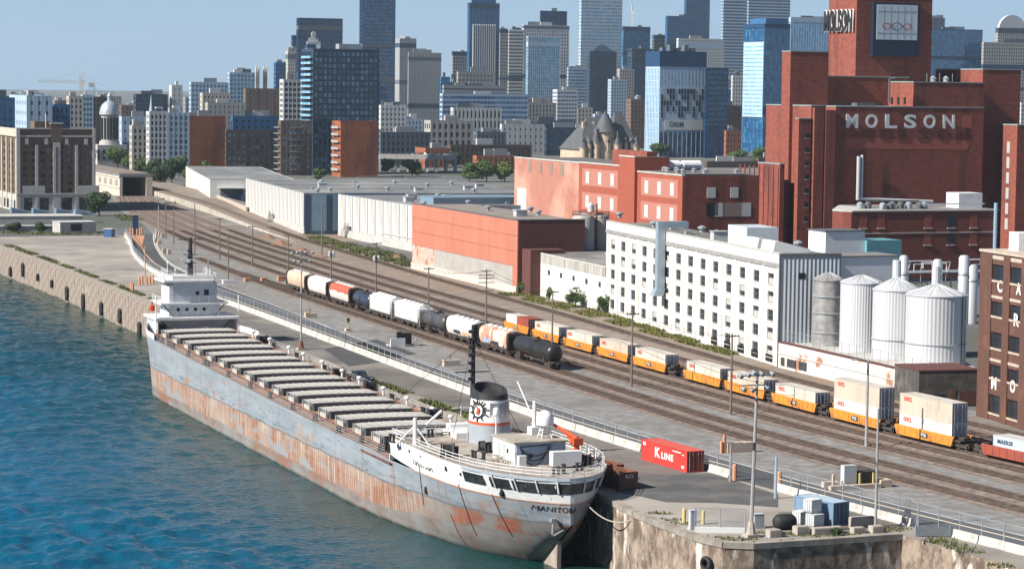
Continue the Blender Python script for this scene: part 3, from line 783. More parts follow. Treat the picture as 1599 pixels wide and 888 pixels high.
for y in (-2.2, -.6, 1.0, 2.6):
    w_ = MB(); w_.cyl((FX - 2.2, y, Z1 + 1.55), (FX - 2.12, y, Z1 + 1.55), .32, seg=12); w_.build('porthole', M_dark, ship)
MB().box(FX - 2.02, FX - 1.94, 2.55, 3.4, Z2 + 1.5, Z2 + 2.5).build('window', M_dark, ship)
MB().cyl((FX - 2.02, 1.3, Z2 + 1.9), (FX - 1.94, 1.3, Z2 + 1.9), .36, seg=12).build('porthole', M_dark, ship)
MB().box(FX - 2.62, FX - 2.5, -5.6, -4.3, zf + .6, zf + 1.5).build('window', M_dark, ship)
rail('house_railing', [(FX + .2, -6.8, Z1 + .3), (FX + .2, 8.4, Z1 + .3)], 1.1, M_white, 1.8)
rail('house_railing', [(FX - 1.3, -5.5, Z2 + .22), (FX - 1.3, 6.7, Z2 + .22), (FX - 8.5, 6.7, Z2 + .22)], 1.1, M_white, 1.8)
rail('house_railing', [(FX - 8.5, -5.5, Z2 + .22), (FX - 1.3, -5.5, Z2 + .22)], 1.1, M_white, 1.8)
rail('house_railing', [(FX - 9.3, -4.9, Z3 + .05), (FX - 1.3, -4.9, Z3 + .05), (FX - 1.3, 4.7, Z3 + .05), (FX - 9.3, 4.7, Z3 + .05)], 1.15, M_white, 1.6)
rail('house_railing', [(FX - 8, -4, Z3 + .75), (FX - 2.5, -4, Z3 + .75), (FX - 2.5, 4, Z3 + .75), (FX - 8, 4, Z3 + .75)], 1.1, M_white, 1.5)
for y in (-6.8, 8.4): MB().cyl((FX + .1, y, zf), (FX + .1, y, Z2 + 1.6), .12, seg=6).build('stanchion_post', M_hwhite, ship)
for y, hh in ((-3.6, 2.9), (3.9, 3.1), (1.6, 2.0), (-2.2, 1.7)):
    mb = MB().cyl((FX - 4.5, y, Z3 + .1), (FX - 4.5, y, Z3 + hh), .07, seg=5); mb.cyl((FX - 4.5, y, Z3 + hh), (FX - 4.5, y, Z3 + hh + .4), .18, .12, seg=6); mb.build('navigation_light', M_hwhite, ship)
mt = MB(); ztop = zship(FX - 4.5, -1.5, 371)
mt.cyl((FX - 4.5, .6, Z3 - .2), (FX - 4.5, .6, ztop), .62, .3, seg=8)
fm_ = mt.build('foremast', M_iron, ship)
cr = MB()
for zq, l in ((ztop - .4, 2.3), (Z3 + 4.4, 1.3), (Z3 + 2.9, 1.1)): cr.box(FX - 4.58, FX - 4.4, .6 - l, .6 + l, zq, zq + .14)
for i in range(4): cr.box(FX - 4.1, FX - 3.7, -.1, .3, Z3 + 1.6 + i * 1.15, Z3 + 1.9 + i * 1.15)
cr.build('crossarm', M_iron, fm_)
rd = MB().box(FX - 4.1, FX - 3.8, -1.2, 1.4, Z3 + 3.5, Z3 + 3.75); rd.box(FX - 4.2, FX - 3.7, -.1, .4, Z3 + 3.1, Z3 + 3.5); rd.build('radar_bar', M_hwhite, fm_)
cap = MB().lathe([(.5, 0), (.55, .9), (.5, 1.0), (.15, 1.05), (.15, 1.7), (.35, 1.75)], seg=10).build('capstan', M_red, ship, (FX - .5, -7.4, Z2 - 1))
for q in ((-6.6, .5), (-3.2, .6), (2.4, .7), (6.6, .5)): obj('ventilator', ven, ship, (FX - .5, q[0], zf)).scale = (q[1] * 1.6, q[1] * 1.6, q[1])

# ---- poop: funnel, houses, mast, boat deck gear
PZ = 10.97
def PX(x, y, dz=0): return SL(x, y, PZ + dz)
fx, fy = SL(769, 690, PZ); fx -= 1.2
ft = zship(fx, fy, 606)
b1 = zship(fx, fy, 659); b2 = zship(fx, fy, 655); b3 = zship(fx, fy, 621)
def lathe_seg(z0, z1, rA, rB): return MB().lathe([(rA, z0), (rB, z1)], c=(fx, fy), seg=28, sx=1.25, sy=1.0)
def rr(z): return 2.75 - (z - PZ) / (ft - PZ) * .62
fun = lathe_seg(PZ, b1, rr(PZ), rr(b1)).build('funnel', mat('funnel_grey', (0.33, 0.36, 0.39), (0.28, 0.31, 0.34), s=.4, rough=.5), ship, smooth=True)
lathe_seg(b1, b2, rr(b1) + .02, rr(b2) + .02).build('funnel_stripe', M_red, fun, smooth=True)
lathe_seg(b2, b3, rr(b2), rr(b3)).build('funnel_band', M_hwhite, fun, smooth=True)
tp = MB(); seg = 28; vs = []
for j, (rad, zl) in enumerate(((rr(b3), 0), (rr(ft), 1), (rr(ft) - .25, 1), (rr(ft) - .3, .3))):
    for i in range(seg):
        t = 2 * math.pi * i / seg; X = fx + rad * 1.25 * math.cos(t); Y = fy + rad * math.sin(t)
        slope = -(math.cos(t)) * .55                                             # top raked down towards the stern
        vs.append((X, Y, b3 if zl == 0 else ft + slope - (1 - zl) * 1.2))
fs = [(j * seg + i, j * seg + (i + 1) % seg, (j + 1) * seg + (i + 1) % seg, (j + 1) * seg + i) for j in range(3) for i in range(seg)] + [tuple(range(3 * seg, 4 * seg))]
tp.add(vs, fs).build('funnel_top', M_iron, fun, smooth=True)
for i in range(3):
    a = R(-10 + i * 25); ca, sa = math.cos(a), math.sin(a); z_ = b3 - 2.0
    ctr = Vector((fx + rr(z_ + 1) * 1.25 * ca, fy + rr(z_ + 1) * sa, 0)); tdv = Vector((-1.25 * sa, ca, 0)).normalized(); nv = Vector((tdv.y, -tdv.x, 0))
    mb = MB()
    for k_ in range(7):
        zq = z_ + k_ * .26; p = [ctr + tdv * (-.62) + nv * .05, ctr + tdv * .62 + nv * .05, ctr + tdv * .62 - nv * .2, ctr + tdv * -.62 - nv * .2]
        mb.add([(*q[:2], zq) for q in p] + [(*q[:2], zq + .16) for q in p], [(3, 2, 1, 0), (4, 5, 6, 7), (0, 1, 5, 4), (1, 2, 6, 5), (2, 3, 7, 6), (3, 0, 4, 7)])
    mb.build('louvre', mat('louvre_grey', (.34, .36, .38), rough=.6), fun)
# ship's-wheel badge on the port quarter of the funnel
def badge():
    a = R(-60); ca, sa = math.cos(a), math.sin(a); z_ = (b2 + b3) / 2 + .1
    ctr = Vector((fx + (rr(z_) * 1.25 + .06) * ca, fy + (rr(z_) + .06) * sa, z_)); t_ = Vector((-1.25 * sa, ca, 0)).normalized(); u_ = Vector((0, 0, 1)); n_ = t_.cross(u_)
    def ring(r0, r1, m, name, seg=24, d=.05):
        mb = MB(); vs = []
        for r_ in (r0, r1):
            for i in range(seg):
                q = 2 * math.pi * i / seg; vs.append(ctr + t_ * (r_ * math.cos(q)) + u_ * (r_ * math.sin(q)) + n_ * (d - .16 * abs(math.cos(q)) * r_ / 1.3))
        mb.add(vs, [(i, (i + 1) % seg, seg + (i + 1) % seg, seg + i) for i in range(seg)]); return mb.build(name, m, fun)
    ring(.78, 1.05, M_iron, 'badge_wheel', d=.12)
    mb = MB()
    for i in range(10):
        q = 2 * math.pi * i / 10 + .3; d = t_ * math.cos(q) + u_ * math.sin(q); mb.cyl(ctr + d * .95 + n_ * (.12 - .12 * abs(math.cos(q))), ctr + d * 1.45 + n_ * (.10 - .2 * abs(math.cos(q))), .11, seg=5)
    mb.build('badge_spokes', M_iron, fun)
    MB().add([ctr + t_ * x + u_ * y + n_ * .14 for x, y in ((-.3, -.45), (.15, -.5), (.35, .1), (.1, .5), (-.2, .42), (-.05, 0))], [(0, 1, 2, 3, 4, 5)]).build('badge_figure', M_red, fun)
badge()
# aft mast in front of the funnel
ax, ay = fx - 5.2, fy - .3
mtop = zship(ax, ay, 507)
am = MB().cyl((ax, ay, PZ), (ax, ay, mtop), .4, .26, seg=8).build('aft_mast', M_iron, ship)
q = MB()
zq = zship(ax, ay, 581); q.box(ax - .1, ax + .1, ay - 2.4, ay + 2.2, zq, zq + .12)
for i in range(7): q.box(ax + .25, ax + .6, ay - .75, ay - .35, mtop - 1 - i * 1.0, mtop - .6 - i * 1.0)
q.build('crossarm', M_iron, am)
for dy, dx in ((-5, 6), (5, 5), (-4, -24)): MB().cyl((ax, ay, mtop - 1.5), (ax + dx, ay + dy, PZ), .035, seg=4).build('stay_wire', M_iron, am)
# white casing forward of the funnel
cx0, cy0 = SL(714, 699, PZ); cx1, cy1 = SL(765, 707, PZ)
MB().box(fx - 7.6, fx - 2.6, fy - 3.4, fy + 2.6, PZ, zship(fx - 5, fy - 3, 672)).build('engine_casing', M_hwhite, ship)
MB().box(fx - 9.2, fx - 7.6, fy - 2.4, fy + 1.0, PZ, zship(fx - 8, fy - 3, 662)).build('casing_locker', M_hwhite, ship)
lm = MB().cyl((fx - 8.6, fy - .6, PZ + 2), (fx - 8.6, fy - .6, zship(fx - 8.6, fy, 634)), .09, seg=5); zq = zship(fx - 8.6, fy, 637); lm.box(fx - 8.7, fx - 8.5, fy - 1.7, fy + .5, zq, zq + .12); lm.build('light_mast', M_hwhite, ship)
# stern deckhouse
ex, ey = SL(804, 727, PZ); e2 = SL(880, 727, PZ)
EX = ex; HW = 6.4; EYL = ey; HZ = zship(EX, EYL + 1, 692)
dh = MB().box(EX - 7.2, EX, EYL, EYL + HW, PZ, HZ).build('stern_house', M_hwhite, ship)
MB().box(EX, EX + .1, EYL + .15, EYL + HW - .12, PZ + .1, HZ - .15).build('aft_panel', M_tarp, dh)  # blue-grey tarpaulin tone also carries the shade of the aft wall
MB().box(EX - 7.4, EX + .25, EYL - .2, EYL + HW + .2, HZ, HZ + .18).build('house_roof', M_poop, dh)
for k_ in range(3):
    mb = MB(); pts = []
    for i in range(13):
        t = i / 12; y = EYL + .6 + (3.9 - .2 * k_) * t; pts.append((EX + .16, y, HZ - .45 - (1 + k_ * .55) * 1.05 * (1 - (2 * t - 1) ** 2) ** .8))
    mb.path(pts, .07, 5).build('draped_cable', M_iron, dh)
mb = MB().path([(EX + .16, EYL + .6, HZ - .4), (EX + .16, EYL + 4.5, HZ - .25)], .06, 5); mb.build('draped_cable', M_iron, dh)
MB().cyl((EX + .1, EYL + 1.9, HZ - 1.5), (EX + .2, EYL + 1.9, HZ - 1.5), .28, seg=12).build('porthole', M_dark, dh)
for x in (-5.6, -3.9): MB().box(EX + x, EX + x + .8, EYL - .06, EYL + .02, PZ + .3, PZ + 2.1).build('door', mat('door_grey', (.42, .44, .45), rough=.6), dh)
MB().box(EX - 2.6, EX - 2.1, EYL - .06, EYL + .02, PZ + 1.2, PZ + 1.7).build('window', M_dark, dh)
# lockers, winch, box
MB().box(EX + 2.3, EX + 3.4, EYL + 3.4, EYL + 7.0, PZ + .3, PZ + 1.95).build('white_locker', M_hwhite, ship)
MB().box(EX + .4, EX + 1.1, EYL + .1, EYL + 1.0, PZ, PZ + 1.3).build('vent_box', M_hwhite, ship)
# satellite dome on lattice legs
rx, ry = EX - 2.6, EYL + HW - 1.6
rz0 = zship(rx, ry, 663)
rdm = MB(); prof = [(.0, rz0)] + [(1.02, rz0 + .02), (1.05, rz0 + .7)] + [(1.05 * math.cos(R(a)), rz0 + .75 + 1.0 * math.sin(R(a))) for a in (20, 40, 60, 78)] + [(.02, rz0 + 1.77)]
rdm.lathe(prof[1:], c=(rx, ry), seg=20); dome = rdm.build('satellite_dome', M_white, ship, smooth=True)
lg = MB()
for dx, dy in ((-.7, -.7), (.7, -.7), (.7, .7), (-.7, .7)): lg.cyl((rx + dx, ry + dy, HZ), (rx + dx * .4, ry + dy * .4, rz0), .08, seg=5)
for z_ in (.33, .66): lg.path([(rx + a * .55, ry + b * .55, HZ + (rz0 - HZ) * z_) for a, b in ((-1, -1), (1, -1), (1, 1), (-1, 1), (-1, -1))], .05, 4)
lg.build('dome_legs', M_hwhite, dome)
sm = MB().cyl((EX - 7.0, EYL + .3, HZ), (EX - 7.0, EYL + .3, HZ + 2.6), .1, seg=6); sm.lathe([(.35, HZ + 2.5), (.42, HZ + 2.9), (.3, HZ + 3.3), (.02, HZ + 3.4)], c=(EX - 7.0, EYL + .3), seg=12); sm.build('small_dome', M_white, ship, smooth=True)
dv = MB().cyl((EX - 5.5, EYL + 4.6, HZ), (EX - 5.5, EYL + 4.6, HZ + 4.2), .32, .22, seg=8); dv.cyl((EX - 5.5, EYL + 4.6, HZ + 1.8), (EX - 8.6, EYL + 3.6, HZ + 6.2), .09, seg=6); dv.box(EX - 6.2, EX - 4.8, EYL + 4.0, EYL + 5.2, HZ, HZ + 1.1); dv.build('davit', M_hwhite, ship)
# orange knuckle crane
kx, ky = EX + .2, EYL + HW + 1.3
kc = MB().cyl((kx, ky, PZ), (kx, ky, PZ + 2.6), .42, .36, seg=8); kc.box(kx - .6, kx + .6, ky - .6, ky + .6, PZ + 2.2, PZ + 3.0)
kr = kc.build('crane', M_red, ship)
zc = PZ + 2.9
bm = MB(); bm.cyl((kx, ky, zc), (kx - 2.4, ky - 2.0, zship(kx - 2.4, ky - 2, 662)), .34, .17, seg=6); bm.cyl((kx + .5, ky + .2, PZ + 1.3), (kx - 1.1, ky - .9, zship(kx - 1.1, ky - .9, 676)), .14, seg=5); bm.build('crane_boom', M_red, kr)
# derrick post and boom at the break of the poop, with frame
px_, py_ = 59.6, -5.0
q = SL(648, 694, PZ); px_, py_ = q[0], q[1]
dp = MB().cyl((px_, py_, PZ), (px_, py_, zship(px_, py_, 652)), .3, .26, seg=8)
dk = dp.build('derrick_post', M_hwhite, ship)
MB().cyl((px_, py_ + .2, PZ + 1.4), (px_ - .5, py_ + 3.6, zship(px_ - .5, py_ + 3.6, 641)), .17, seg=6).build('derrick_boom', M_hwhite, dk)
MB().path([(px_ - 1.6, py_ - 1.8, PZ), (px_, py_, PZ + 2.4), (px_ + 1.5, py_ + 1.4, PZ)], .1, 5).build('derrick_brace', M_hwhite, dk)
q = SL(699, 712, PZ)
obj('winch', winm, ship, (q[0], q[1], PZ), R(70)).scale = (1, 1, 1.1)
q = SL(757, 705, PZ); obj('winch', winm, ship, (q[0], q[1], PZ), R(20)).scale = (.8, .8, .9)
for x, y in ((612, 690), (660, 690), (672, 682), (740, 716), (755, 719), (880, 738), (868, 742), (905, 735)):
    q = SL(x, y, PZ); obj('mooring_bitt', bitm, ship, (q[0], q[1], PZ), r3.uniform(0, 3)).scale = (.8, .8, 1.2)
# a heap of rope and hoses beside the deckhouse, gear at the taffrail
hp = MB()
q = SL(790, 722, PZ)
for i in range(14):
    a = [r3.uniform(-2.2, 1.6), r3.uniform(-.9, .9)]; rr_ = r3.uniform(.35, .7); zz_ = PZ + .08 + r3.uniform(0, .5)
    hp.path([(q[0] + a[0] + rr_ * math.cos(t * .7), q[1] + a[1] + rr_ * math.sin(t * .7), zz_ + .02 * t) for t in range(10)], .07, 4)
hp.build('rope_heap', M_rope, ship)
gp = MB()
for i in range(9):
    x, y = EX + r3.uniform(1, 3.6), EYL + HW + r3.uniform(.8, 2.6)
    gp.cyl((x, y, PZ), (x + r3.uniform(-.3, .3), y + r3.uniform(-.3, .3), PZ + r3.uniform(.9, 2.3)), .07, seg=5); gp.box(x - .25, x + .25, y - .25, y + .25, PZ, PZ + r3.uniform(.3, .9))
gp.build('stern_gear', M_hwhite, ship)
obj('winch', winm, ship, (EX + 2.4, EYL + HW + 1.2, PZ), R(50))
MB().cyl((EX + 2.2, EYL + HW + 2.4, PZ + .5), (EX + 2.9, EYL + HW + 2.0, PZ + .5), .5, seg=10).build('hose_reel', M_red, ship)
# railings round the poop
PR = [(X, -(lin(DECK, X) - .15), 11.05) for X in (65, 70, 74, 77, 80, 86, 91, 95, 98, 99.6, 100.7)] + [(101.1, 0, 11.05)]
rail('poop_railing', PR[6:] + [(x, -y, z) for x, y, z in PR[::-1][1:]], 1.1, M_white, 2.0, .045)
rail('poop_railing', PR[2:7], 1.1, M_white, 2.0, .045)
rail('poop_railing', [(64.6, -8.6, 11.05), (64.6, 8.6, 11.05)], 1.2, M_white, 1.8, .05)
rail('poop_railing', PR[:2], 1.2, M_white, 1.6, .05)
rail('deck_pipework', [(65.8, -3, 11.05), (65.8, 7, 11.05), (68.5, 7, 11.05)], .5, M_iron, 1.0, .08, 2)
# dark gallery openings wrapped round the stern, with white stanchions
def wrapped(X0s, z0, z1, m, name, off):
    mb = MB(); vs = []
    for X, sd in X0s:
        for z in (z0, z1): vs.append((X + off * (.9 if X > 96 else .2), sd * (hb(X, z, 11.05) + off), z))
    k = len(X0s)
    mb.add(vs, [(2 * i, 2 * i + 2, 2 * i + 3, 2 * i + 1) for i in range(k - 1)]); return mb.build(name, m, ship)
G = [(88.5, -1), (90.3, -1), (92, -1), (94, -1), (95.5, -1), (97, -1), (98.2, -1), (99.2, -1), (100, -1), (100.7, -1), (101.2, -1), (101.2, 1), (100.7, 1), (100, 1), (99.2, 1), (98.2, 1), (97, 1), (95.5, 1), (94, 1), (92, 1)]
wrapped(G, 9.2, 10.42, mat('gallery_glass', (.015, .017, .02), (.05, .05, .05), s=.7, rough=.2), 'stern_gallery', .05)
wrapped(G, 10.72, 11.05, M_hgrey, 'gallery_rim', .10)
for i in (3, 5, 7, 9, 12, 14, 16):
    X, sd = G[i]; mb = MB(); mb.cyl((X + .12, sd * (hb(X, 9.3, 11.05) + .08), 9.3), (X + .12, sd * (hb(X, 10.65, 11.05) + .08), 10.65), .11, seg=6); mb.build('gallery_stanchion', M_hwhite, ship)
# portholes along the white side, hull openings
for x, y in ((627, 683), (642, 696), (659, 704), (683, 721), (697, 729), (719, 736), (731, 739), (744, 744)):
    best = None
    for X in np.arange(66, 92, .25):
        Y = -hb(X, 9.8, 11.05) - .03
        for z in (9.2, 9.6, 10.0, 10.4):
            u, v = proj(*W(X + S0, Y + N0), z + ZW); e = (u - x) ** 2 + (v - y) ** 2
            if best is None or e < best[0]: best = (e, X, Y, z)
    _, X, Y, z = best
    MB().cyl((X, Y - .05, z), (X, Y + .25, z), .3, seg=10).build('porthole', M_dark, ship)
def on_side(x, y, r0=-60, r1=101):
    best = None
    for X in np.arange(r0, r1, .5):
        for z in np.arange(.5, 10.8, .25):
            u, v = proj(*W(X + S0, -hb(X, z, 11.05) + N0), z + ZW); e = (u - x) ** 2 + (v - y) ** 2
            if best is None or e < best[0]: best = (e, X, z)
    return best[1], best[2]
X, z = on_side(664.5, 763, 55); Y = -hb(X, z, 11.05)
MB().box(X - .4, X + .4, Y - .06, Y + .3, z - .55, z + .55).build('side_port', M_dark, ship)
X, z = on_side(782, 766, 80); Y = -hb(X, z, 11.05)
MB().cyl((X, Y - .1, z), (X, Y + .4, z), .5, seg=14).build('fairlead', M_dark, ship)
X, z = on_side(604, 712, 40); 
for d in (0, 1.2): MB().box(X + d - .3, X + d + .3, -9.56, -9.3, z + 0.6, z + 1.7).build('side_port', M_dark, ship)
MB().box(53, 65, -9.62, -9.45, 7.7, 7.9).build('rubbing_strake', M_rusty, ship)
# welded seams and old rub marks as thin plates proud of the hull
for xa, ya, xb, yb in ((655, 728, 662, 788), (716, 755, 745, 835), (771, 772, 800, 835), (705, 800, 728, 850)):
    mb = MB(); pts = []; E0, E1 = on_side(xa, ya, 50), on_side(xb, yb, 50)
    for i in range(9):
        t = i / 8; X = E0[0] + (E1[0] - E0[0]) * t; z = E0[1] + (E1[1] - E0[1]) * t; pts.append((X, -hb(X, z, 11.05) - .02, z))
    mb.path(pts, .09, 4).build('hull_seam', M_rusty, ship)
# the ship's name
X, z = on_side(647, 722, 55); X2, z2 = on_side(676, 735, 55); Y = -9.52
me = text('MANITOBA', X2 - X, 1.05, M_iron, ship, (X, -hb(X, 9, 11.05) - .04, z - .1), (X2 - X, hb(X, 9, 11.05) - hb(X2, 9, 11.05), 0), (0, 0, 1), 0.0, .03)
w_ = 4.2
me = text_mesh('MANITOBA', 0.0).copy(); me.materials.clear(); me.materials.append(M_iron)
co = np.array([v.co[:] for v in me.vertices]); 
out = []
for u, v, d in co:
    Yq = -3.6 + u * w_; z_ = 7.1 + v * .62
    lo_, hi_ = 88.0, 101.2
    for _ in range(24):
        m_ = (lo_ + hi_) / 2
        if hb(m_, z_, 11.05) > abs(Yq): lo_ = m_
        else: hi_ = m_
    out.append((lo_ + .06, Yq, z_))
me.vertices.foreach_set('co', np.array(out).ravel()); me.update(); obj('lettering', me, ship)
# rudder and stern anchor
MB().prismy([(91.5, -2), (97.5, -2), (97.5, 3.3), (93.5, 3.3), (92.5, .5)], -.25, .25).build('rudder', mat('rudder_grey', (.36, .33, .3), (.28, .2, .16), s=.5, rough=.8), ship)
an = MB(); 
X, z = 99.0, 5.2; Y = -hb(98.0, 5.2, 11.05)
X, z = 98.4, 5.3
for _y in (-1,): 
    bx_, by_ = 100.6, -1.7
an.cyl((100.3, -1.9, 6.2), (100.0, -1.9, 4.3), .16, seg=6); an.cyl((100.1, -1.9, 4.4), (100.4, -3.1, 5.1), .17, .05, seg=5); an.cyl((100.1, -1.9, 4.4), (100.5, -.7, 5.1), .17, .05, seg=5); an.box(99.9, 100.4, -2.2, -1.6, 6.0, 6.4)
an.build('anchor', mat('pale_steel', (.3, .29, .28), rough=.6), ship)
# mooring lines from the stern to the pier
def rope(name, label, a, b, sag):
    mb = MB(); a = Vector(a); b = Vector(b); x0 = b
    pts = [a + (b - a) * (i / 14) - Vector((0, 0, sag * 4 * (i / 14) * (1 - i / 14))) - x0 for i in range(15)]
    tag(mb.path(pts, .07, 5).build(name, M_rope, None, tuple(b)), label, 'rope', 'mooring lines')
a = W(100.5 + S0, 2 + N0); b = W(-243, 111.6)
rope('mooring_line', 'slack pale mooring line from the ship stern to the pier', (*a, ZW + 8.0), (*b, 0.2), 1.6)
a = W(98 + S0, 6.5 + N0); b = W(-236, 112.0)
rope('mooring_line', 'lower mooring line hanging along the shaded pier wall', (*a, ZW + 6.4), (*b, .2), 2.6)

# ================================================================ TRAINS
def s_at(t, xpx, z=0.0):
    lo, hi = TRK[t][0][0], TRK[t][-1][0]
    for _ in range(45):
        m = (lo + hi) / 2
        if proj(*W(m, tn(t, m)), z)[0] < xpx: lo = m
        else: hi = m
    return (lo + hi) / 2
RZ = 0.36                                                    # top of rail
M_wheel = mat('wheel_steel', (0.05, 0.042, 0.038), (0.1, 0.075, 0.06), s=2, rough=.7)
M_under = mat('underframe', (0.03, 0.028, 0.027), (0.07, 0.055, 0.045), s=1.2, rough=.85)
whm = MB().cyl((0, -.07, 0), (0, .07, 0), .46, seg=14); whm.cyl((0, -.11, 0), (0, .11, 0), .12, seg=8)
whm = whm.mesh('wheel', M_wheel)
tf = MB(); tf.box(-1.25, 1.25, -1.05, -.88, .32, .72); tf.box(-1.25, 1.25, .88, 1.05, .32, .72); tf.box(-.35, .35, -1.0, 1.0, .35, .75)
for x in (-.9, .9): tf.cyl((x, -.95, .46), (x, .95, .46), .08, seg=6)
tfm = tf.mesh('truck', M_under)
def trucks(root, xs):
    for x in xs:
        t = obj('truck', tfm, root, (x, 0, 0))
        for dx in (-.9, .9):
            for y in (-.75, .75): obj('wheel', whm, t, (dx, y, .46))
def ladder(root, x, y, z0, z1, m, along_x=True):
    mb = MB(); d = .22
    for q in (-d, d): mb.cyl((x + (q if along_x else 0), y + (0 if along_x else q), z0), (x + (q if along_x else 0), y + (0 if along_x else q), z1), .025, seg=4)
    zz_ = z0 + .2
    while zz_ < z1: mb.cyl((x - (d if along_x else 0), y - (0 if along_x else d), zz_), (x + (d if along_x else 0), y + (0 if along_x else d), zz_), .02, seg=4); zz_ += .35
    mb.build('ladder', m, root)
def coupler(root, x, sgn): MB().box(min(x, x + sgn * .8), max(x, x + sgn * .8), -.15, .15, .65, .95).build('coupler', M_under, root)
def graffiti(root, L, spots, Z0=1.5):
    """sprayed letters: flat coloured bubble shapes on the river-side wall"""
    rg = random.Random(int(L * 100))
    for (x, z, w, h_, m) in spots:
        mb = MB(); n = max(3, int(w / .8))
        for i in range(n):
            cx = x + w * (i + .5) / n; k = 9
            pts = [(cx + (w / n * .62) * (1 + .35 * rg.uniform(-1, 1)) * math.cos(2 * math.pi * j / k), -1.615, z + h_ * .5 * (1 + .35 * rg.uniform(-1, 1)) * math.sin(2 * math.pi * j / k)) for j in range(k)]
            c = (cx, -1.615, z)
            mb.add([(a, b - .004 * (i % 2), q) for a, b, q in pts], [tuple(range(k))])
        mb.build('graffiti', m, root)
def hopper(label, pos, rz, L, mside, mroof, style='curved', graf=()):
    root = thing('hopper_car', label, 'rail car', (pos[0], pos[1], pos[2] + RZ), rz, 'cars of the freight train')
    h2 = L / 2 - .55
    if style == 'curved':
        prof = [(-1.25, 1.25), (-1.5, 1.9), (-1.6, 2.6), (-1.55, 3.4), (-1.3, 4.0), (-.8, 4.3), (.8, 4.3), (1.3, 4.0), (1.55, 3.4), (1.6, 2.6), (1.5, 1.9), (1.25, 1.25)]
    else:
        prof = [(-1.45, 1.25), (-1.6, 1.5), (-1.6, 4.0), (-1.5, 4.15), (-.9, 4.55), (.9, 4.55), (1.5, 4.15), (1.6, 4.0), (1.6, 1.5), (1.45, 1.25)]
    MB().prismx(prof, -h2 + 1.0, h2 - 1.0).build('body', mside, root, smooth=(style == 'curved'))
    for sg in (-1, 1):
        mb = MB(); y = 1.5
        x0 = sg * (h2 - 1.0)
        mb.add([(x0, -y, 1.25), (x0, y, 1.25), (x0, y, 4.05), (x0, -y, 4.05), (sg * (h2 + .0), -y, 3.6), (sg * h2, y, 3.6), (sg * h2, y, 4.05), (sg * h2, -y, 4.05)], [(0, 1, 5, 4), (4, 5, 6, 7), (7, 6, 2, 3), (0, 4, 7, 3), (1, 2, 6, 5)])
        mb.box(sg * (h2 - .12) - .06, sg * (h2 - .12) + .06, -1.5, -1.35, .8, 3.7); mb.box(sg * (h2 - .12) - .06, sg * (h2 - .12) + .06, 1.35, 1.5, .8, 3.7)
        mb.build('end_slope', M_under if style == 'curved' else mside, root)
        ladder(root, sg * (h2 - .35), -1.58, 1.0, 4.0, M_under)
        coupler(root, sg * (h2), sg)
    MB().box(-h2, h2, -1.3, 1.3, .78, 1.0).build('sill', M_under, root)
    nb = 3 if L > 13 else 2
    for i in range(nb):
        c = (i - (nb - 1) / 2) * (L - 6.2) / nb
        w = (L - 6.4) / nb / 2
        MB().prismy([(c - w, 1.3), (c + w, 1.3), (c + .45, .35), (c - .45, .35)], -1.2, 1.2).build('hopper_bay', M_under, root)
    top = 4.3 if style == 'curved' else 4.55
    MB().box(-h2 + .6, h2 - .6, -.42, .42, top, top + .09).build('roof_walk', mat('roof_walk', (.42, .42, .41), (.3, .29, .28), s=1, rough=.8), root)
    nh = 5 if L > 14 else 4
    for i in range(nh):
        c = (i - (nh - 1) / 2) * (L - 4.2) / nh
        mb = MB().lathe([(.5, top), (.5, top + .2), (.4, top + .3), (.05, top + .34)], c=(c, 0), seg=12); mb.build('roof_hatch', mroof, root)
    k = 10 if style == 'flat' else 0
    if k:
        for i in range(k):
            x = -h2 + 1.2 + (L - 3.4) * i / (k - 1); MB().box(x - .05, x + .05, -1.68, -1.6, 1.3, 4.0).build('side_rib', mside, root)
    trucks(root, (-h2 + 1.7, h2 - 1.7))
    graffiti(root, L, graf)
    return root
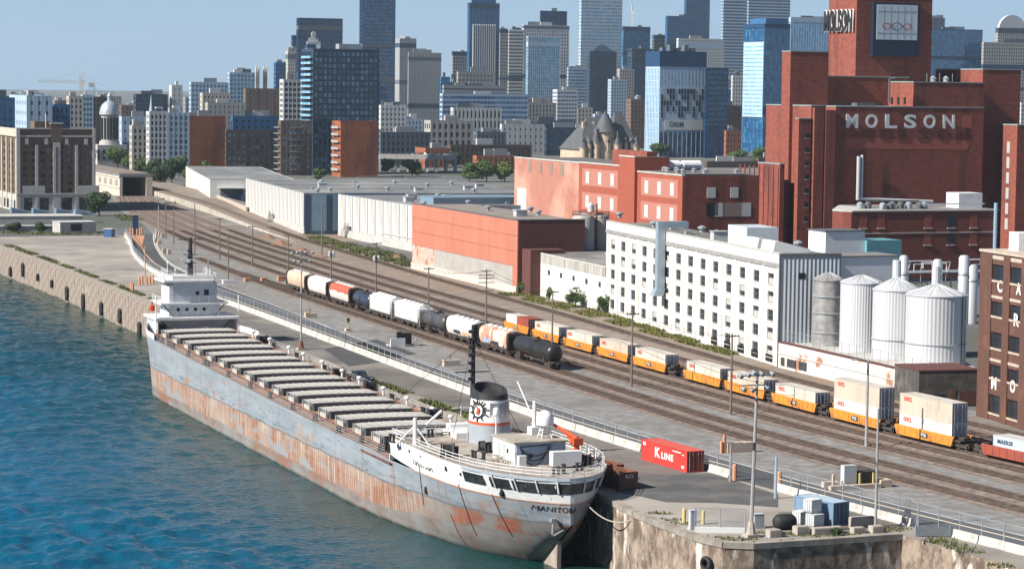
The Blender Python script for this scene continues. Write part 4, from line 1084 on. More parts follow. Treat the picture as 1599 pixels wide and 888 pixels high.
def tanker(label, pos, rz, L, m):
    root = thing('tank_car', label, 'rail car', (pos[0], pos[1], pos[2] + RZ), rz, 'cars of the freight train')
    h2 = L / 2 - .5; r = 1.5; zc = 2.55
    b = MB(); seg = 24; prof = [(-h2 + .1, .02), (-h2 + .15, .6), (-h2 + .35, 1.1), (-h2 + .7, 1.42), (-h2 + 1.1, r), (h2 - 1.1, r), (h2 - .7, 1.42), (h2 - .35, 1.1), (h2 - .15, .6), (h2 - .1, .02)]
    vs = []
    for x, q in prof:
        for i in range(seg): vs.append((x, q * math.cos(2 * math.pi * i / seg), zc + q * math.sin(2 * math.pi * i / seg)))
    fs = [(j * seg + i, (j + 1) * seg + i, (j + 1) * seg + (i + 1) % seg, j * seg + (i + 1) % seg) for j in range(len(prof) - 1) for i in range(seg)]
    b.add(vs, fs).build('tank', m, root, smooth=True)
    for x in (-h2 + 2.2, 0, h2 - 2.2):
        ring = MB(); 
        ring.lathe([(r + .015, x - .06), (r + .03, x), (r + .015, x + .06)], seg=24)
        ring.v = [(z, y, zc + xx) for xx, y, z in ring.v]
        ring.build('strap', M_under, root)
    d = MB().lathe([(.45, zc + r - .05), (.45, zc + r + .35), (.3, zc + r + .5), (.05, zc + r + .52)], seg=12); d.build('dome', M_under, root)
    pl = MB(); pl.box(-1.3, 1.3, -.9, .9, zc + r - .02, zc + r + .05)
    for x in (-1.3, 1.3):
        for y in (-.9, .9): pl.cyl((x, y, zc + r), (x, y, zc + r + .9), .03, seg=4)
    for y in (-.9, .9): pl.cyl((-1.3, y, zc + r + .9), (1.3, y, zc + r + .9), .03, seg=4)
    pl.build('platform', M_under, root)
    ladder(root, 0, -1.62, 1.0, zc + r, M_under)
    MB().box(-h2, h2, -.5, .5, .7, 1.15).build('sill', M_under, root)
    for sg in (-1, 1):
        mb = MB(); mb.box(sg * h2 - .3, sg * h2 + .3, -1.35, 1.35, .85, 1.0)
        mb.path([(sg * (h2 + .2), -1.3, 1.0), (sg * (h2 + .2), -1.3, 2.0), (sg * (h2 + .2), 1.3, 2.0), (sg * (h2 + .2), 1.3, 1.0)], .035, 4); mb.build('end_platform', M_under, root)
        coupler(root, sg * h2, sg)
        mb = MB().prismy([(sg * (h2 - 3) - .4, 1.0), (sg * (h2 - 3) + .4, 1.0), (sg * (h2 - 3) + .2, 1.6), (sg * (h2 - 3) - .2, 1.6)], -1.2, 1.2); mb.build('saddle', M_under, root)
    trucks(root, (-h2 + 1.7, h2 - 1.7))
    return root
def wash(name, c, c2, c3=None, **k): return mat(name, c, c2, s=.5, st=(1, 1, .35), lo=.4, hi=.68, c3=c3, s3=.6, st3=(1, 1, .3), lo3=k.get('lo3', .58), hi3=k.get('hi3', .7), rough=.6)
H_peach = wash('car_peach', (.60, .44, .32), (.52, .40, .31), (.5, .24, .13))
H_wht = wash('car_white', (.68, .67, .64), (.55, .53, .5), (.42, .33, .26), lo3=.62, hi3=.74)
H_wht2 = wash('car_white_clean', (.72, .72, .70), (.62, .61, .59), (.45, .42, .38), lo3=.68, hi3=.8)
H_peel = wash('car_peeling', (.50, .15, .075), (.62, .42, .32), (.68, .62, .56), lo3=.48, hi3=.62)
H_redtop = bpy.data.materials.new('car_red_over_white'); H_redtop.use_nodes = True
def _rt():
    nt = H_redtop.node_tree; N = nt.nodes; L = nt.links; b = N['Principled BSDF']; b.inputs['Roughness'].default_value = .6
    tc = N.new('ShaderNodeTexCoord'); sp = N.new('ShaderNodeSeparateXYZ'); L.new(tc.outputs['Object'], sp.inputs[0])
    n = N.new('ShaderNodeTexNoise'); n.inputs['Scale'].default_value = .7; n.inputs['Detail'].default_value = 5; L.new(tc.outputs['Object'], n.inputs['Vector'])
    a = N.new('ShaderNodeMath'); a.operation = 'MULTIPLY_ADD'; a.inputs[1].default_value = 1.6; L.new(n.outputs['Fac'], a.inputs[0]); L.new(sp.outputs['Z'], a.inputs[2])
    r = N.new('ShaderNodeMapRange'); r.inputs['From Min'].default_value = 3.55; r.inputs['From Max'].default_value = 3.7; L.new(a.outputs[0], r.inputs['Value'])
    m = N.new('ShaderNodeMix'); m.data_type = 'RGBA'; L.new(r.outputs[0], m.inputs[0]); m.inputs[6].default_value = (.62, .58, .53, 1); m.inputs[7].default_value = (.42, .095, .05, 1)
    L.new(m.outputs[2], b.inputs['Base Color'])
_rt()
T_blue = mat('tank_blue', (.018, .035, .075), (.05, .05, .06), s=.6, rough=.3)
T_grey = mat('tank_charcoal', (.05, .055, .06), (.09, .09, .09), s=.6, rough=.4)
T_black = mat('tank_black', (.014, .014, .016), (.035, .033, .032), s=.6, rough=.35)
g_blk = mat('spray_black', (.03, .03, .035), rough=.6); g_blu = mat('spray_blue', (.25, .42, .55), rough=.6); g_yel = mat('spray_ochre', (.5, .33, .2), rough=.6)
CARS = [('h', 455.5, 488, 'peach coloured curved hopper car at the far end of the train', H_peach, 'curved', ()),
        ('h', 488, 522, 'weathered white curved hopper car, second from the far end of the train', H_wht, 'curved', ()),
        ('h', 522, 558, 'hopper car with red upper half over peeling white', H_redtop, 'curved', ()),
        ('t', 558, 586, 'blue black tank car between the red topped and white hopper cars', T_blue, '', ()),
        ('h', 586, 624.5, 'tall white ribbed hopper car just behind the blue black tank car', H_wht2, 'flat', ()),
        ('h', 624.5, 668, 'tall white ribbed hopper car in front of the charcoal tank car', H_wht2, 'flat', ()),
        ('t', 668, 704.5, 'charcoal tank car in the middle of the train', T_grey, '', ()),
        ('h', 704.5, 756, 'white hopper car with dark graffiti along its lower side', H_wht, 'curved', ((-3, 1.9, 3.2, .7, g_blk), (1.2, 1.8, 4, .6, g_yel))),
        ('h', 756, 808.5, 'hopper car peeling from rust orange to white with graffiti', H_peel, 'curved', ((-4.5, 1.9, 3.4, .9, g_blu), (-.6, 1.8, 3.4, .7, g_blk), (3.2, 1.75, 2, .5, H_wht))),
        ('t', 808.5, 871, 'black tank car at the near end of the train', T_black, '', ())]
for kd, xa, xb, lab, m, st, gr in CARS:
    s0, s1 = s_at('two', xa), s_at('two', xb); sm_ = (s0 + s1) / 2
    L_ = (s1 - s0) - .25
    p = tpos('two', sm_); rz = tdir('two', sm_)
    if kd == 'h': hopper(lab, p, rz, L_, m, M_white, st, gr)
    else: tanker(lab, p, rz, L_, m)

# ---- double-stack well cars
M_well = mat('well_orange', (.72, .27, .035), (.60, .22, .04), s=.5, lo=.4, hi=.7, c3=(.20, .10, .06), s3=.7, lo3=.54, hi3=.7, rough=.55)
M_wellr = mat('well_red', (.34, .07, .04), (.25, .07, .05), s=.5, rough=.6)
def boxmat(nm, c, c2): return mat(nm, c, c2, s=.35, st=(1, 1, .5), lo=.4, hi=.7, c3=tuple(q * .62 for q in c2), s3=.5, st3=(1, 1, .25), lo3=.6, hi3=.76, rough=.6, wave=('X', .28, .035))
B_wht = boxmat('box_offwhite', (.66, .62, .54), (.58, .53, .45)); B_wht2 = boxmat('box_cream', (.60, .52, .42), (.54, .46, .37)); B_red = boxmat('box_redbrown', (.36, .07, .045), (.3, .07, .05)); B_pale = boxmat('box_pale', (.72, .71, .68), (.64, .62, .58))
B_top = mat('box_roof', (.56, .53, .48), (.42, .38, .33), s=.4, rough=.8)
M_end = mat('box_end', (.30, .33, .38), (.24, .26, .3), s=.5, rough=.7)
M_oo = mat('letter_red', (.68, .05, .03), rough=.6); M_letw = mat('letter_white', (.75, .75, .73), rough=.6)
def container(label, pos, rz, L, m, mroof, mend, name=None, group='containers on the stack train', words=None, Hc=2.75, nm='shipping_container', cat='container'):
    root = thing(nm, label, cat, pos, rz, group)
    h2, w = L / 2, 1.22
    MB().box(-h2 + .05, h2 - .05, -w + .04, w - .04, .12, Hc - .08).build('side_panels', m, root)
    fr = MB()
    for x in (-h2, h2 - .16):
        for y in (-w, w - .14): fr.box(x, x + .16, y, y + .14, 0, Hc)
    for y in (-w, w - .1): fr.box(-h2 + .16, h2 - .16, y, y + .1, 0, .14); fr.box(-h2 + .16, h2 - .16, y, y + .1, Hc - .1, Hc)
    for x in (-h2, h2 - .1): fr.box(x, x + .1, -w + .14, w - .14, 0, .14); fr.box(x, x + .1, -w + .14, w - .14, Hc - .1, Hc)
    fr.build('corner_frame', m, root)
    MB().box(-h2 + .16, h2 - .16, -w + .1, w - .1, Hc - .075, Hc - .02).build('roof', mroof, root)
    for y0, y1 in ((-w + .15, -.02), (.02, w - .15)): MB().box(h2 - .05, h2 + .0, y0, y1, .15, Hc - .11).build('door', mend, root)
    bars = MB()
    for y in (-.85, -.35, .35, .85): bars.cyl((h2 + .03, y, .2), (h2 + .03, y, Hc - .15), .025, seg=5)
    bars.build('lock_rod', M_steel, root)
    if words: words(root, h2, w, Hc)
    return root
def w_oo(root, h2, w, Hc): text('OOCL', 1.9, .6, M_oo, root, (-h2 + 1.0, -w - .0, Hc - .95), (1, 0, 0), (0, 0, 1), .03, .02)
def wellcar(label, pos, rz, L, m, ttx=True, endtruck=False, front=False):
    root = thing('well_car', label, 'rail car', (pos[0], pos[1], pos[2] + RZ), rz, 'well cars of the stack train')
    h2 = L / 2; wl = 6.35
    for y0, y1 in ((-1.5, -1.3), (1.3, 1.5)):
        mb = MB().prismy([(-wl - .5, 1.5), (-wl, .3), (wl, .3), (wl + .5, 1.5), (wl + .3, 1.62), (-wl - .3, 1.62)], y0, y1)
        for i in range(9):
            x = -wl + .5 + (2 * wl - 1) * i / 8
            if y0 < 0: mb.box(x - .04, x + .04, y0 - .05, y0, .4, 1.55)
        mb.build('side_beam', m, root)
    MB().box(-wl, wl, -1.3, 1.3, .25, .38).build('well_floor', M_under, root)
    for sg in (-1, 1):
        a, b = sorted((sg * (wl + .1), sg * (h2 + .1)))
        mb = MB().box(a, b, -1.25, 1.25, .95, 1.2); mb.box(a + .2, b - .2, -.5, .5, 1.2, 1.5)
        a2, b2 = sorted((sg * (wl + .15), sg * (wl + .3))); mb.box(a2, b2, -1.3, 1.3, .4, 1.6)
        mb.build('end_platform', M_under, root)
        g = MB().path([(sg * h2 * .98, -1.2, 1.2), (sg * h2 * .98, -1.2, 2.1), (sg * h2 * .98, 1.2, 2.1), (sg * h2 * .98, 1.2, 1.2)], .05, 4); g.build('brake_frame', M_under, root)
    trucks(root, (h2,) if not endtruck else (-h2 + .4, h2))
    if ttx:
        MB().box(-.7, 1.0, -1.57, -1.505, .62, 1.25).build('name_plate', M_iron, root)
        text('TTX', 1.3, .42, M_letw, root, (-.5, -1.57, .72), (1, 0, 0), (0, 0, 1), .03, .015)
    return root
XS = [797, 841.6, 890.4, 942.9, 998.3, None, 1078.6, 1142.7, 1217, 1307.8, 1409.8, None, 1540]
starts = []
UN = [(797, 841.6), (841.6, 890.4), (890.4, 942.9), (942.9, 998.3), (998.3, 1068), (1078.6, 1142.7), (1142.7, 1217), (1217, 1307.8), (1307.8, 1409.8), (1409.8, 1527)]
lab_w = ['farthest orange well car carrying a white and a red short container', 'second orange well car from the far end of the stack train', 'third orange well car from the far end of the stack train', 'fourth orange well car from the far end of the stack train', 'fifth orange well car, before the gap in the stack train',
         'orange well car with grey graffiti on its side', 'orange well car behind the tall floodlight mast', 'orange well car just behind the first double stacked container pair', 'orange well car under the first double stacked container pair', 'orange well car under the nearest double stacked container pair']
lab_c = [None, 'off white container on the second well car from the far end', 'off white container on the third well car from the far end', 'off white container on the fourth well car from the far end', 'off white container on the fifth well car, before the gap',
         'off white container above the graffiti on the orange well car', 'off white container behind the tall floodlight mast', 'off white container just behind the first double stack']
for i, (xa, xb) in enumerate(UN):
    s0, s1 = s_at('five', xa, .8), s_at('five', xb, .8); sm_ = (s0 + s1) / 2; L_ = s1 - s0
    sm_ = s0 + 6.85 + .25
    p = tpos('five', sm_); rz = tdir('five', sm_)
    wellcar(lab_w[i], p, rz, max(14.6, min(L_, 16.0)), M_well, ttx=i not in (5,), endtruck=i in (0, 5))
    c, sn_ = math.cos(rz), math.sin(rz)
    zb = RZ + .4
    if i == 0:
        for d, m, lb in ((-3.1, B_pale, 'short white container at the far end of the stack train'), (3.1, B_red, 'short red brown container beside the short white one')):
            container(lb, (p[0] + c * d, p[1] + sn_ * d, zb), rz, 6.06, m, B_top if d < 0 else B_red, M_end if d < 0 else M_rusty)
    elif i < 8:
        container(lab_c[i], (p[0], p[1], zb), rz, 12.19, B_wht if i % 3 else B_wht2, B_top, M_end, words=w_oo)
    else:
        a = ('first double stack' if i == 8 else 'nearest double stack')
        container(f'lower white container of the {a}', (p[0], p[1], zb), rz, 12.19, B_pale, B_top, M_end, words=w_oo)
        container(f'upper cream container of the {a}', (p[0], p[1], zb + 2.77), rz, 12.19, B_wht2, B_top, M_end, words=w_oo)
s0 = s_at('five', 1543, .8); sm_ = s0 + 7.2; p = tpos('five', sm_); rz = tdir('five', sm_)
wellcar('red brown well car cut off by the right edge', p, rz, 16.0, M_wellr, ttx=False, endtruck=True)
def w_ma(root, h2, w, Hc): text('MAERSK', 3.2, .55, mat('letter_navy', (.02, .05, .12), rough=.6), root, (-h2 + .9, -w, Hc - 1.0), (1, 0, 0), (0, 0, 1), .02, .02)
container('pale blue grey container at the right edge of the picture', (p[0] + 1.4 * math.cos(rz), p[1] + 1.4 * math.sin(rz), RZ + .4), rz, 12.19, boxmat('box_paleblue', (.52, .60, .66), (.46, .53, .58)), B_top, M_end, words=w_ma, Hc=2.6)

# ================================================================ ON THE QUAY
def pose(xa, ya, xb, yb):
    A = P(xa, ya); B = P(xb, yb); return A, B, math.atan2(B[1] - A[1], B[0] - A[0]), math.hypot(B[0] - A[0], B[1] - A[1])
A, B, rz, L_ = pose(1001, 717, 1072.3, 738)
c, s_ = math.cos(rz), math.sin(rz); ctr = ((A[0] + B[0]) / 2 - s_ * 1.22, (A[1] + B[1]) / 2 + c * 1.22, .05)
B_k = mat('box_bright_red', (.66, .055, .04), (.58, .05, .04), s=.4, st=(1, 1, .5), c3=(.42, .06, .04), s3=.5, st3=(1, 1, .3), lo3=.62, hi3=.75, rough=.55, wave=('X', .28, .035))
def w_k(root, h2, w, Hc):
    text('K', 1.35, 1.25, M_letw, root, (-h2 + 3.6, -w, .85), (1, 0, 0), (0, 0, 1), .04, .02)
    text('LINE', 3.0, .82, M_letw, root, (-h2 + 5.25, -w, .85), (1, 0, 0), (0, 0, 1), .04, .02)
    for x, z, a, b in ((-h2 + .5, 1.95, .65, .4), (h2 - 1.3, .35, .6, .35), (h2 - 3.6, 2.15, 2.1, .12), (h2 - 1.2, 1.95, .5, .12)): MB().box(x, x + a, -w - .012, -w + .02, z, z + b).build('marking', M_letw, root)
container('bright red shipping container standing beside the chain link fence', ctr, rz, L_, B_k, mat('box_red_roof', (.62, .10, .07), (.5, .1, .07), s=.5, rough=.7), mat('box_red_door_shaded', (.24, .035, .03), (.2, .04, .03), s=.5, rough=.7), words=w_k, group=None, Hc=2.6)  # door red is darkened: the shade of this end is in the colour

def gondola(label, x, y, rz, L, W_, Hc, chars=None):
    p = P(x, y); root = thing('rusty_skip', label, 'skip', (*p, .04), rz, 'rusty open steel boxes')
    h2 = L / 2; w = W_ / 2
    MB().box(-h2, h2, -w, w, .1, .25).build('floor', M_rusty, root)
    for y0, y1 in ((-w, -w + .1), (w - .1, w)): MB().box(-h2, h2, y0, y1, .25, Hc).build('side_wall', M_rusty, root)
    for x0, x1 in ((-h2, -h2 + .1), (h2 - .1, h2)): MB().box(x0, x1, -w + .1, w - .1, .25, Hc).build('end_wall', M_rusty, root)
    for i in range(5):
        q = -h2 + .3 + (L - .6) * i / 4; MB().box(q - .08, q + .08, -w - .08, -w, .1, Hc + .02).build('rib', M_rusty, root)
    MB().box(-h2 + .2, -h2 + .5, -w + .2, w - .2, .0, .12).build('skid', M_rusty, root)
    MB().box(h2 - .5, h2 - .2, -w + .2, w - .2, .0, .12).build('skid', M_rusty, root)
    rb = MB()
    rg = random.Random(3)
    for i in range(9): a, b = rg.uniform(-h2 + .5, h2 - 1), rg.uniform(-w + .3, w - .6); rb.box(a, a + rg.uniform(.3, .8), b, b + rg.uniform(.2, .5), .25, Hc - rg.uniform(.2, .7))
    tag(rb.build('scrap', mat('scrap', (.3, .27, .24), (.16, .13, .11), s=1, rough=.9), root), kind='stuff')
    if chars: text(chars, 1.0, .4, M_letw, root, (h2, -w + .8, Hc - .7), (0, 1, 0), (0, 0, 1), .02, .02)
    return root
RZD = math.atan2(DV[1], DV[0])
gondola('rusty brown open skip beside the stern, end nearest the pier', 962, 759, RZD + .12, 5.8, 2.5, 2.1, 'KCI')
gondola('rusty brown open skip half hidden behind the ship stern', 943, 745, RZD + .1, 5.5, 2.4, 1.9)

# blue store container with two white liquid totes in front of it
A, B, rz, L_ = pose(1245, 815, 1290, 821)
A = P(1288, 823); rzb = RZD + .28
B_blue = mat('box_steel_blue', (.20, .30, .42), (.17, .26, .37), s=.4, rough=.6, wave=('X', .28, .035))
p = P(1278, 816)
container('blue grey steel store container near the pier end', (p[0] + .4, p[1] + .8, .05), rzb, 6.06, B_blue, mat('box_blue_roof', (.40, .50, .58), (.34, .43, .5), s=.6, rough=.6), mat('box_blue_door', (.06, .10, .17), rough=.6), group=None, Hc=2.55)
def tote(label, x, y, z, rz):
    p = P(x, y); root = thing('liquid_tote', label, 'tote', (*p, z), rz, 'white liquid totes'); root.scale = (1.35, 1.35, 1.3)
    MB().box(-.5, .5, -.58, .58, 0, .14).build('pallet', M_steel, root)
    t = MB().box(-.47, .47, -.55, .55, .15, 1.08); t.lathe([(.14, 1.08), (.14, 1.15), (.02, 1.16)], seg=10); t.build('tank', mat('tote_white', (.74, .75, .73), (.66, .66, .63), s=1, rough=.5), root)
    cg = MB()
    for z_ in (.3, .5, .7, .9, 1.05): cg.path([(a * .5, b * .58, z_) for a, b in ((-1, -1), (1, -1), (1, 1), (-1, 1), (-1, -1))], .015, 4)
    for i in range(5): 
        for y_ in (-.58, .58): cg.cyl((-.5 + i * .25, y_, .14), (-.5 + i * .25, y_, 1.08), .014, seg=4)
    cg.build('cage', M_steel, root)
tote('lower white liquid tote standing right of its neighbour on the ground', 1272, 822, .05, rzb)
tote('lower white liquid tote at the left, on the ground', 1251, 817.5, .05, rzb)
tote('white liquid tote stacked on top of the right one', 1268, 820.5, 1.56, rzb)

def blk_(label, x, y, a, b, h_, rz, m=None, group='concrete blocks on the pier end'):
    p = P(x, y); mb = MB()
    mb.prism([(-a / 2 + .08, -b / 2), (a / 2 - .08, -b / 2), (a / 2, -b / 2 + .08), (a / 2, b / 2 - .08), (a / 2 - .08, b / 2), (-a / 2 + .08, b / 2), (-a / 2, b / 2 - .08), (-a / 2, -b / 2 + .08)], 0, h_ - .07)
    mb.prism([(-a / 2 + .1, -b / 2 + .08), (a / 2 - .1, -b / 2 + .08), (a / 2 - .1, b / 2 - .08), (-a / 2 + .1, b / 2 - .08)], h_ - .07, h_)
    return tag(mb.build('concrete_block', m or M_cblock, None, (*p, .03), rz), label, 'concrete block', group)
M_cb2 = mat('old_concrete', (.42, .385, .33), (.3, .26, .22), s=.9, rough=.95, bump=.03)
rb = ANG + .02
for lab, x, y, a, b, h_ in (('small square concrete block at the pier edge right of the lamp base', 1208, 838, 1.5, 1.0, .8), ('taller concrete block at the pier edge beside the black fender', 1250, 834.5, 1.5, 1.1, .95), ('long low concrete block in the row at the pier edge', 1291, 833.5, 3.6, 1.0, .75), ('small concrete block at the pier edge near the bush', 1339, 832, 1.5, .9, .65), ('last concrete block at the pier edge beside the plain pole', 1368, 831, 1.5, 1.0, .75), ('upright beige concrete slab behind the pier edge blocks', 1345, 823, 2.9, .7, 1.2)):
    blk_(lab, x, y, a, b, h_, rb, M_cb2)
fd = MB(); fd.lathe([(.05, -1.55), (.6, -1.45), (.98, -1.0), (1.02, 0), (.98, 1.0), (.6, 1.45), (.05, 1.55)], seg=16); fd.v = [(z * .85, y * .85, .82 + x * .85) for x, y, z in fd.v]
tag(fd.build('floating_fender', M_black, None, (*P(1225, 826), .03), ANG, smooth=True), 'big black rubber fender lying on the pier', 'fender')
# tyre hung on the pier corner
ty = MB(); seg, sg2 = 18, 8; vs = []
for i in range(seg):
    for j in range(sg2):
        a, b = 2 * math.pi * i / seg, 2 * math.pi * j / sg2; r_ = .62 + .24 * math.cos(b); vs.append((r_ * math.cos(a), .28 * math.sin(b), r_ * math.sin(a)))
ty.add(vs, [(i * sg2 + j, ((i + 1) % seg) * sg2 + j, ((i + 1) % seg) * sg2 + (j + 1) % sg2, i * sg2 + (j + 1) % sg2) for i in range(seg) for j in range(sg2)])
q = W(-226.5, 111.3); z_ = Zat(q, 880, -9, 1)
tag(ty.build('old_tyre', M_black, None, (*q, z_), ANG - R(75), smooth=True), 'black tyre hanging on the pier corner at the bottom edge', 'tyre')

# gate frame, bollards and cabinets on the pier
M_byel = mat('bollard_yellow', (.62, .48, .16), (.5, .4, .2), s=1, rough=.7); M_bor = mat('bollard_orange', (.6, .26, .12), (.5, .28, .18), s=1, rough=.8)
bol = MB().lathe([(.14, 0), (.14, .95), (.1, 1.05), (.01, 1.08)], seg=10)
bolm = {0: bol.mesh('bollard', M_byel), 1: bol.mesh('bollard', M_bor)}
def bollard(label, x, y, k=0, sc_=1.0, group='bollards'):
    o = obj('bollard', bolm[k], None, (*P(x, y), .03)); o.scale = (sc_, sc_, sc_); return tag(o, label, 'bollard', group)
bollard('yellow bollard left of the gate on the pier', 1068, 816, 0, 1.5); bollard('yellow bollard inside the gate on the pier', 1098, 818, 0, 1.4); bollard('yellow bollard beside the grey cabinet at the gate', 1083, 826, 0, 1.6)
bollard('orange bollard at the fence gap behind the tall lamp', 1147, 750, 1, 1.9); bollard('orange bollard at the end of the second fence', 1217, 762, 1, 1.9)
def cabinet(name, label, x, y, a, b, h_, rz, m, cat='cabinet', group=None):
    root = thing(name, label, cat, (*P(x, y), .03), rz, group)
    MB().box(-a / 2, a / 2, -b / 2, b / 2, .1, h_).build('body', m, root); MB().box(-a / 2 - .05, a / 2 + .05, -b / 2 - .05, b / 2 + .05, h_, h_ + .08).build('lid', m, root); MB().box(-a / 2 - .1, a / 2 + .1, -b / 2 - .1, b / 2 + .1, 0, .1).build('plinth', M_cblock, root)
    MB().box(-a / 2 + .08, a / 2 - .08, -b / 2 - .03, -b / 2, .2, h_ - .1).build('door', m, root)
    return root
M_cab = mat('cabinet_grey', (.50, .52, .53), (.43, .45, .46), s=.6, rough=.5)
cabinet('control_cabinet', 'narrow grey control cabinet beside the gate on the pier', 1081, 826, .7, .5, 2.0, ANG, M_cab)
cabinet('control_cabinet', 'grey switch cabinet at the foot of the tall floodlight mast', 1183, 824, 1.2, .7, 1.5, ANG, M_cab)
def meshgate(label, x0, y0, x1, y1, h_):
    A, B = P(x0, y0), P(x1, y1); d = (B[0] - A[0], B[1] - A[1]); L_ = math.hypot(*d); rz = math.atan2(d[1], d[0])
    root = thing('mesh_gate', label, 'gate', (*A, .03), rz)
    for x in (0, L_ / 2, L_): MB().cyl((x, 0, 0), (x, 0, h_), .06, seg=6).build('post', M_steel, root)
    for z_ in (.1, h_ / 2, h_): MB().cyl((0, 0, z_), (L_, 0, z_), .04, seg=5).build('rail', M_steel, root)
    for a, b in ((0.05, L_ / 2 - .05), (L_ / 2 + .05, L_ - .05)): MB().box(a, b, -.01, .01, .15, h_ - .05).build('mesh_panel', M_chain, root)
    MB().box(0, L_, -.25, .25, 0, .55).build('kick_board', mat('kick_board', (.62, .63, .62), rough=.6), root)
M_chain = bpy.data.materials.new('chain_link'); M_chain.use_nodes = True
def _ch():
    nt = M_chain.node_tree; N = nt.nodes; L = nt.links; b = N['Principled BSDF']
    b.inputs['Base Color'].default_value = (.26, .31, .36, 1); b.inputs['Metallic'].default_value = .3; b.inputs['Roughness'].default_value = .5
    tr = N.new('ShaderNodeBsdfTransparent'); mx = N.new('ShaderNodeMixShader'); mx.inputs[0].default_value = .07
    L.new(tr.outputs[0], mx.inputs[1]); L.new(b.outputs[0], mx.inputs[2]); L.new(mx.outputs[0], N['Material Output'].inputs[0])
_ch()
meshgate('grey mesh gate with pale kick board on the pier', 1085, 830, 1163, 832, 2.6)

# ---- barrier and chain link fence beside the road
def at_px_on_fence(x):
    lo, hi = -742.0, -150.0
    for _ in range(40):
        m = (lo + hi) / 2
        if proj(*W(m, fn(m)), 0)[0] < x: lo = m
        else: hi = m
    return lo
def barrier_run(label, s0, s1, hb_=1.0):
    x0, y0 = W(s0, fn(s0)); root = thing('barrier_wall', label, 'barrier', (x0, y0, .03), 0.0, 'concrete barriers under the fence')
    n = max(1, round((s1 - s0) / 4.0)); d = (s1 - s0) / n
    pf = [(-.36, 0), (-.36, .12), (-.2, .35), (-.13, hb_), (.13, hb_), (.2, .35), (.36, .12), (.36, 0)]
    me = MB().prismx(pf, .03, d - .03).mesh('barrier_block', M_cblock)
    for i in range(n):
        a = s0 + d * i; A = W(a, fn(a)); B = W(a + d, fn(a + d))
        obj('barrier_block', me, root, (A[0] - x0 + rnd.uniform(-.05, .05), A[1] - y0 + rnd.uniform(-.05, .05), 0), math.atan2(B[1] - A[1], B[0] - A[0]))
def fence_run(label, s0, s1, hf, step=3.4, dn=.1, cable=True, bars=1):
    x0, y0 = W(s0, fn(s0) + dn); root = thing('chain_link_fence', label, 'fence', (x0, y0, .03), 0.0, 'chain link fences along the road')
    n = max(1, round((s1 - s0) / step)); d = (s1 - s0) / n
    def pt(a): 
        w_ = W(a, fn(a) + dn); return (w_[0] - x0, w_[1] - y0)
    pm = MB().cyl((0, 0, 0), (0, 0, hf), .055, seg=6).mesh('post', M_steel); thick = MB().cyl((0, 0, 0), (0, 0, hf + .05), .09, seg=6).mesh('post', M_steel)
    tr, mr = MB(), MB()
    for i in range(n + 1):
        a = s0 + d * i; p_ = pt(a); obj('post', thick if i % 4 == 0 else pm, root, (*p_, 0))
        if i < n:
            q_ = pt(a + d); l = math.hypot(q_[0] - p_[0], q_[1] - p_[1]); rz = math.atan2(q_[1] - p_[1], q_[0] - p_[0])
            tr.cyl((*p_, hf), (*q_, hf), .045, seg=5); mr.cyl((*p_, hf * .52), (*q_, hf * .52), .045, seg=5)
            obj('mesh_panel', MB().box(.06, l - .06, -.012, .012, .05, hf - .05).mesh('mesh_panel', M_chain), root, (*p_, 0), rz)
    tr.build('top_rail', M_steel, root)
    if cable: mr.build('middle_rail', mat('rail_cream', (.55, .46, .36), rough=.7), root)
barrier_run('white concrete barrier curving past the empty lot at the left', -738, -540)
barrier_run('white concrete barrier along the road beside the moored ship', -536, at_px_on_fence(1002))
barrier_run('short concrete barrier just right of the red container', at_px_on_fence(1108), at_px_on_fence(1140))
barrier_run('concrete barrier behind the blue container at the lower right', at_px_on_fence(1212), at_px_on_fence(1425), .9)
barrier_run('concrete barrier in the bottom right corner', at_px_on_fence(1490), -160, .9)
fence_run('chain link fence curving past the empty lot at the left', -738, -540, 2.4)
fence_run('long chain link fence beside the moored ship', -537, at_px_on_fence(1142), 2.6)
fence_run('chain link fence along the road in the lower right', at_px_on_fence(1208), -165, 2.75)
for lab, x, y, a, rr_ in (('dark square panel leaning at the lower right fence', 1456, 838, 3.6, .1),):
    p = P(x, y); root = thing('steel_plate', lab, 'plate', (*p, .03), ANG - R(25)); MB().box(-a / 2, a / 2, -.06, .06, .1, 1.1).build('plate', mat('plate_grey', (.12, .14, .16), (.18, .19, .2), s=.6, rough=.7), root)
    for x_ in (-a / 2, a / 2): MB().cyl((x_, 0, 0), (x_, 0, 1.2), .07, seg=6).build('post', M_steel, root)
    MB().cyl((-a / 2 - .1, 0, 0), (-a / 2 + .3, 0, 3.2), .07, seg=6).build('leaning_post', M_steel, root)

